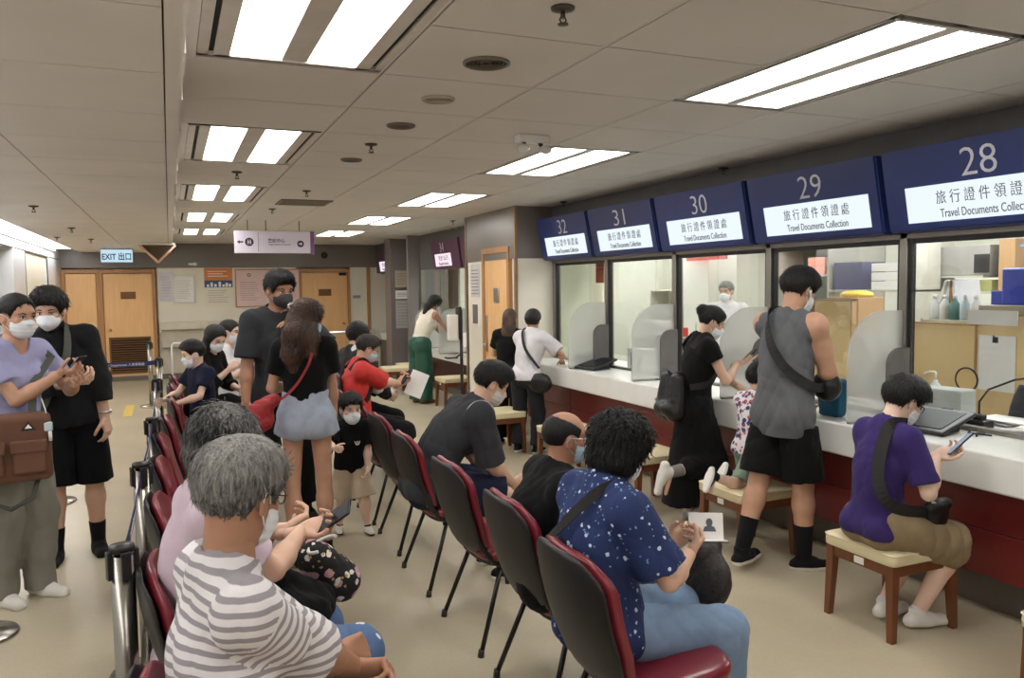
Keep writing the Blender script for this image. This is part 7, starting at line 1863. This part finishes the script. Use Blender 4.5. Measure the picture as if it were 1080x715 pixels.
P = person('muscular man in a grey tank top and black shorts at the counter', (3.38, 3.73), 6, 1.82, 'm', lean=(0, 6), head=(-4, 22, 0), skinm=M_skinB, mask=M_mask, vox=0.009, wide=0.98, arm=1.25, leg=1.05,
    hands={'R': ('w', 3.72, 3.72, 1.06), 'L': ('w', 3.74, 3.96, 0.98)}, elbows={'R': (0.8, -0.55, -0.5), 'L': (-0.8, -0.4, -0.6)}, curls=('hold', 'hold'), hair=dict(style='spiky', mat=M_hblack, g=0.016, amp=0.004, wl=0.03, nape=-0.060),
    top=dict(mat=M_tank, sleeve=0, hem=-0.14, loose=0.02, g=0.011, wr=0.0060, name='tank_top', neck=0.08, ah=0.008, drop=0.16), bottom=dict(mat=M_blackc, len=0.90, g=0.018, flare=0.034, wr=0.0054, name='shorts'), shoes=(M_shoeblk, M_sole), sockh=0.20, socks=M_shoeblk,
    feet={'L': (-0.06, -0.30, 0.075), 'R': (0.12, 0.04, 0.075), 'Ldir': (-0.3, 1, 0), 'Rdir': (0.5, 1, 0)})
TM = P
t = bag_sdf('crossbody_bag', 'black crossbody bag at the front hip of the man in the grey tank top', 'bag', tuple(P['hip'] + P['R0'] * 0.14 + P['F0'] * 0.20 + V3(0, 0, 0.14)), lambda f: (f.ell(V3(0, 0, 0), V3(0.07, 0.09, 0.09), np.eye(3))), M_blackleather, wr=0.0024)
strap_on(P, [P['shL'] + P['R2'] * 0.10 + P['u2'] * 0.08 + P['F2'] * 0.04, P['shL'] + P['R2'] * 0.09 + P['u2'] * 0.05 - P['F2'] * 0.075, P['mid'] - P['R2'] * 0.0 + P['u2'] * 0.16 - P['F2'] * 0.148, P['mid'] + P['R2'] * 0.12 + P['u2'] * 0.01 - P['F2'] * 0.125, P['mid'] + P['R2'] * 0.20 - P['u2'] * 0.08 + P['F2'] * 0.02, P['hip'] + P['R2'] * 0.16 + P['u1'] * 0.16 + P['F2'] * 0.17], 0.055, M_strapb, t)
e_ = P['hp'](0.088, -0.002, -0.008); o = tag(B(M_white).ball((0, 0, 0), 0.009, 2).tube([(0, 0, 0), (0.002, -0.002, -0.035)], 0.0035, 6).build('earbud', loc=tuple(e_)), 'white earbud in the right ear of the man in the tank top', 'earbud')
P = person('woman in a long black dress with a black backpack looking at her phone', (3.44, 4.72), -12, 1.58, 'f', lean=(2, 10), head=(-16, 26, 0), skinm=M_skinA, mask=M_mask, vox=0.009,
    hands={'R': (0.08, 0.30, 1.14), 'L': ('w', 3.74, 4.55, 0.96)}, elbows={'R': (0.7, -0.4, -1), 'L': (-0.7, -0.4, -0.6)}, curls=('relax', 'flat'), palms=((0, 0, 1), (-0.7, -0.3, 0.5)) if False else ((0.0, 0.2, -1), (-0.3, -0.2, 0.9)), fdirs=((0.2, 0.9, -0.4), (0.0, 0.95, 0.25)),
    hair=dict(style='tied', mat=M_hblack, g=0.009, amp=0.002, pre=[('e', (0, -0.105, 0.055), (0.045, 0.04, 0.042))]), top=dict(mat=M_blackc, sleeve=0.40, hem=-0.03, loose=0.012, name='dress_top'),
    bottom=dict(kind='skirt', mat=M_blackc, w=(0.135, 0.155, 0.17), name='dress_skirt', wr=0.0060), shoes=(M_shoewht, M_sole), sockh=0.10, socks=mat('grey socks', srgb(120, 116, 112), 0.9),
    feet={'L': (-0.02, -0.02, 0.075), 'R': ('w', 3.12, 4.56, 0.42), 'Rdir': (0, -0.25, -1), 'Rup': (0, 1, -0.25)}, knees={'R': (0.2, 0.6, -1), 'L': (0, 1, 0)})
BD = P; phone(P, 'R', 'phone held flat by the woman in the black dress', tilt=(0.1, 0.9, 0.35), off=(0, 0.02, 0.005), lit=False)
t = bag_sdf('backpack', 'black backpack on the back of the woman in the black dress', 'backpack', tuple(P['mid'] - P['F2'] * 0.17 - V3(0, 0, 0.15)), lambda f: (f.cone(V3(0, -0.06, 0.13), V3(-0.02, -0.06, -0.10), 0.05, 0.075, 0.03), f.cone(V3(0, 0.06, 0.13), V3(-0.02, 0.06, -0.10), 0.05, 0.075, 0.03), f.cone(V3(-0.07, -0.05, -0.08), V3(-0.07, 0.05, -0.08), 0.045, 0.045, 0.02)), M_blackleather, wr=0.0030)
B(M_steel).box((-0.15, -0.01, -0.02), (-0.135, 0.01, 0.0), 0.002).build('buckle', parent=t)
for s_ in (-1, 1): strap_on(P, [P['nb'] + P['R2'] * s_ * 0.085 - P['F2'] * 0.10 - P['u2'] * 0.06, P['nb'] + P['R2'] * s_ * 0.085 + P['u2'] * 0.045, P['nb'] + P['R2'] * s_ * 0.10 + P['F2'] * 0.11 - P['u2'] * 0.10, P['mid'] + P['R2'] * s_ * 0.14 + P['F2'] * 0.06, P['mid'] + P['R2'] * s_ * 0.12 - P['F2'] * 0.08 - P['u2'] * 0.06], 0.045, M_strapb, t)
P = person('small child in a white printed top kneeling on a stool', (3.45, 4.11), 8, 1.10, 'm', seat=0.64, lean=(4, 8), head=(0, 10, 0), hs=0.84, skinm=M_skinP, vox=0.008, arm=1.1, knees={'L': (0, 1, -1), 'R': (0, 1, -1)},
    feet={'L': (-0.06, -0.16, 0.50), 'R': (0.08, -0.42, 0.53), 'Ldir': (-0.1, -0.5, -1), 'Rdir': (0.1, -0.5, -1), 'Lup': (0, 1, -0.5), 'Rup': (0, 1, -0.5)}, hands={'L': (-0.1, 0.30, 0.86), 'R': (0.1, 0.30, 0.86)},
    hair=dict(style='short', mat=M_hblack, g=0.012, amp=0.003), top=dict(mat=M_childpat, sleeve=0.6, hem=-0.05, g=0.012, name='t_shirt'), bottom=dict(mat=M_greenshort, len=0.9, g=0.014, flare=0.02, name='shorts'), shoes=(M_shoeblk, M_shoewht), sockh=0.03)
P = person('short haired person in a white shirt leaning on the far counter end', (3.32, 7.40), 42, 1.50, 'f', lean=(16, 24), head=(10, 10, 0), skinm=M_skinB, mask=M_mask, vox=0.011,
    hands={'R': ('w', 3.76, 7.45, 0.93), 'L': ('w', 3.72, 7.95, 0.93)}, elbows={'R': (0.9, -0.3, -0.5), 'L': (-0.8, -0.4, -0.4)}, curls=('relax', 'relax'), palms=((0, 0, -1), (0, 0, -1)), hair=dict(style='short', mat=M_hblack, g=0.017, amp=0.003, nape=-0.085, pre=[('e', (0, -0.03, 0.0), (0.085, 0.09, 0.08))]),
    top=dict(mat=M_whitec, sleeve=0.85, hem=-0.07, loose=0.022, g=0.018, wr=0.0054), bottom=dict(mat=cloth('navy black trousers', srgb(26, 26, 34)), len=1.95, g=0.012, flare=0.012), shoes=(M_shoeblk, M_sole), feet={'L': (-0.10, 0.0, 0.075), 'R': (0.12, -0.02, 0.075)})
t = bag_sdf('shoulder_bag', 'black shoulder bag at the hip of the person in the white shirt', 'bag', tuple(P['hip'] + P['R0'] * 0.19 - P['F0'] * 0.08 - V3(0, 0, 0.05)), lambda f: (f.ell(V3(0, 0, 0), V3(0.12, 0.05, 0.10), np.array([[0.75, -0.66, 0], [0.66, 0.75, 0], [0, 0, 1.0]]))), M_blackleather, wr=0.0030)
strap_on(P, [P['shL'] + P['R2'] * 0.08 + P['u2'] * 0.08, P['shL'] + P['R2'] * 0.07 + P['u2'] * 0.03 - P['F2'] * 0.10, P['mid'] + P['R2'] * 0.02 + P['u2'] * 0.05 - P['F2'] * 0.135, P['hip'] + P['R2'] * 0.18 + P['u1'] * 0.06 - P['F2'] * 0.10], 0.03, M_strapb, t)
P = person('woman with long brown hair and a black T-shirt beside the white shirt', (3.32, 7.88), 48, 1.48, 'f', lean=(6, 12), head=(10, 8, 0), skinm=M_skinA, mask=M_mask, vox=0.011,
    hands={'R': (0.04, 0.30, 1.0), 'L': (-0.1, 0.33, 0.98)}, hair=dict(style='long', mat=M_hauburn, g=0.010, amp=0.003, wl=0.018, an=(1, 1, 0.12), locks=[((0, -0.06, -0.01), [(0, -0.03, -0.14), (0, -0.0, -0.16), (0, 0, -0.10)], (0.075, 0.075, 0.065, 0.04))]), top=dict(mat=M_blackc, sleeve=0.6, hem=-0.05, loose=0.016, name='t_shirt'), bottom=dict(mat=M_blackc, len=1.95), shoes=(M_shoeblk, M_sole))
P = person('woman in a cream sleeveless top and dark green trousers at the recess counter', (3.38, 11.35), 18, 1.66, 'f', lean=(14, 30), head=(-4, 26, 0), skinm=M_skinC, mask=M_mask, vox=0.012,
    hands={'R': ('w', 3.96, 11.28, 0.86), 'L': ('w', 3.98, 11.62, 0.86)}, elbows={'R': (0.6, -0.6, -0.3), 'L': (-0.6, -0.6, -0.3)}, hair=dict(style='long', mat=M_hblack, g=0.018, amp=0.005, wl=0.03, locks=[((0, -0.07, -0.01), [(0, -0.08, -0.07), (0, -0.05, -0.08)], (0.07, 0.06, 0.03))]),
    top=dict(mat=M_cream2, sleeve=0, hem=0.04, g=0.016), bottom=dict(kind='skirt', mat=M_green, w=(0.155, 0.19, 0.06), split=True, name='wide_trousers', wr=0.0072), shoes=(M_brownbag, M_brownbag))
paper('paper_form', 'white form on the recess counter in front of the woman in green trousers', np.array([4.0, 11.05, 0.93]), V3(1, 0, 0.2), V3(0, 0.5, 1), 0.15, 0.22)
P = person('office worker in a white shirt with short grey hair standing behind window 30', (6.4, 8.1), -128, 1.74, 'm', head=(-25, 4, 0), skinm=M_skinB, mask=M_mask, vox=0.013, hair=dict(style='short', mat=M_hgrey, g=0.010, amp=0.002), top=dict(mat=M_whitec, sleeve=1.7, hem=-0.08, collar=True), bottom=dict(mat=M_charc, len=1.95), shoes=(M_shoeblk, M_shoeblk))

# ================================================================== BELONGINGS
t = empty('carry_pouch', (3.79, 3.76, 0.88), 'teal blue fabric pouch standing on the counter beside the man in the tank top', 'pouch')
b_ = B(M_teal).box((-0.05, -0.09, 0.0), (0.05, 0.09, 0.24), 0.03, seg=4)
for v in b_.bm.verts: v.co.x += 0.02 * mnoise.noise(v.co * 14); v.co.y += 0.03 * mnoise.noise(v.co * 9 + Vector((3, 0, 0)))
b_.build('pouch_body', parent=t); B(M_teal).tube([(0, -0.03, 0.23), (0, -0.02, 0.27), (0, 0.03, 0.27), (0, 0.04, 0.23)], 0.006, 6).build('drawstring', parent=t)
t = bag_sdf('folded_jacket', 'grey patterned jacket bundled on the burgundy chair behind the grey haired person', 'jacket', (0.36, 4.98, 0.53), lambda f: (f.ell(V3(0, 0, 0), V3(0.20, 0.22, 0.07), np.eye(3)), f.ell(V3(0.12, 0.1, 0.02), V3(0.12, 0.12, 0.07), np.eye(3))), spots_mat('grey camouflage cloth', srgb(58, 58, 64), [(22, 0.42, srgb(150, 146, 144)), (34, 0.3, srgb(196, 150, 156))]), wr=0.0084, seed=12)
t = bag_sdf('pink_jacket', 'pale pink folded jacket hanging off the chair front in the left row', 'jacket', (0.48, 5.75, 0.50), lambda f: (f.ell(V3(0, 0, 0), V3(0.14, 0.18, 0.07), np.eye(3)), f.ell(V3(0.1, 0, -0.1), V3(0.05, 0.12, 0.10), np.eye(3))), cloth('dusty pink cloth', srgb(178, 128, 132)), wr=0.0084, seed=14)
t = bag_sdf('black_backpack', 'black backpack slumped on a chair at the far end of the left row', 'backpack', (0.10, 9.05, 0.14), lambda f: (f.ell(V3(0, 0, 0.12), V3(0.15, 0.16, 0.24), np.eye(3)), f.ell(V3(0.1, 0, 0.02), V3(0.08, 0.13, 0.12), np.eye(3))), M_blackleather, wr=0.0048, seed=4)
t = empty('suitcase', (0.10, 9.6, 0), 'black suitcase with a tall white pull handle at the far end of the left row', 'suitcase')
B(M_black).box((-0.13, -0.20, 0.05), (0.13, 0.20, 0.66), 0.03, seg=3).build('shell', parent=t); B(M_white).tube([(-0.10, 0, 0.66), (-0.10, 0, 1.10), (-0.08, 0, 1.13), (0.08, 0, 1.13), (0.10, 0, 1.10), (0.10, 0, 0.66)], 0.010, 8).build('pull_handle', parent=t)
for sx in (-1, 1):
    for sy in (-1, 1): B(M_black).cyl((sx * 0.10 - 0.012, sy * 0.16, 0.025), (sx * 0.10 + 0.012, sy * 0.16, 0.025), 0.025).build('wheel', parent=t)
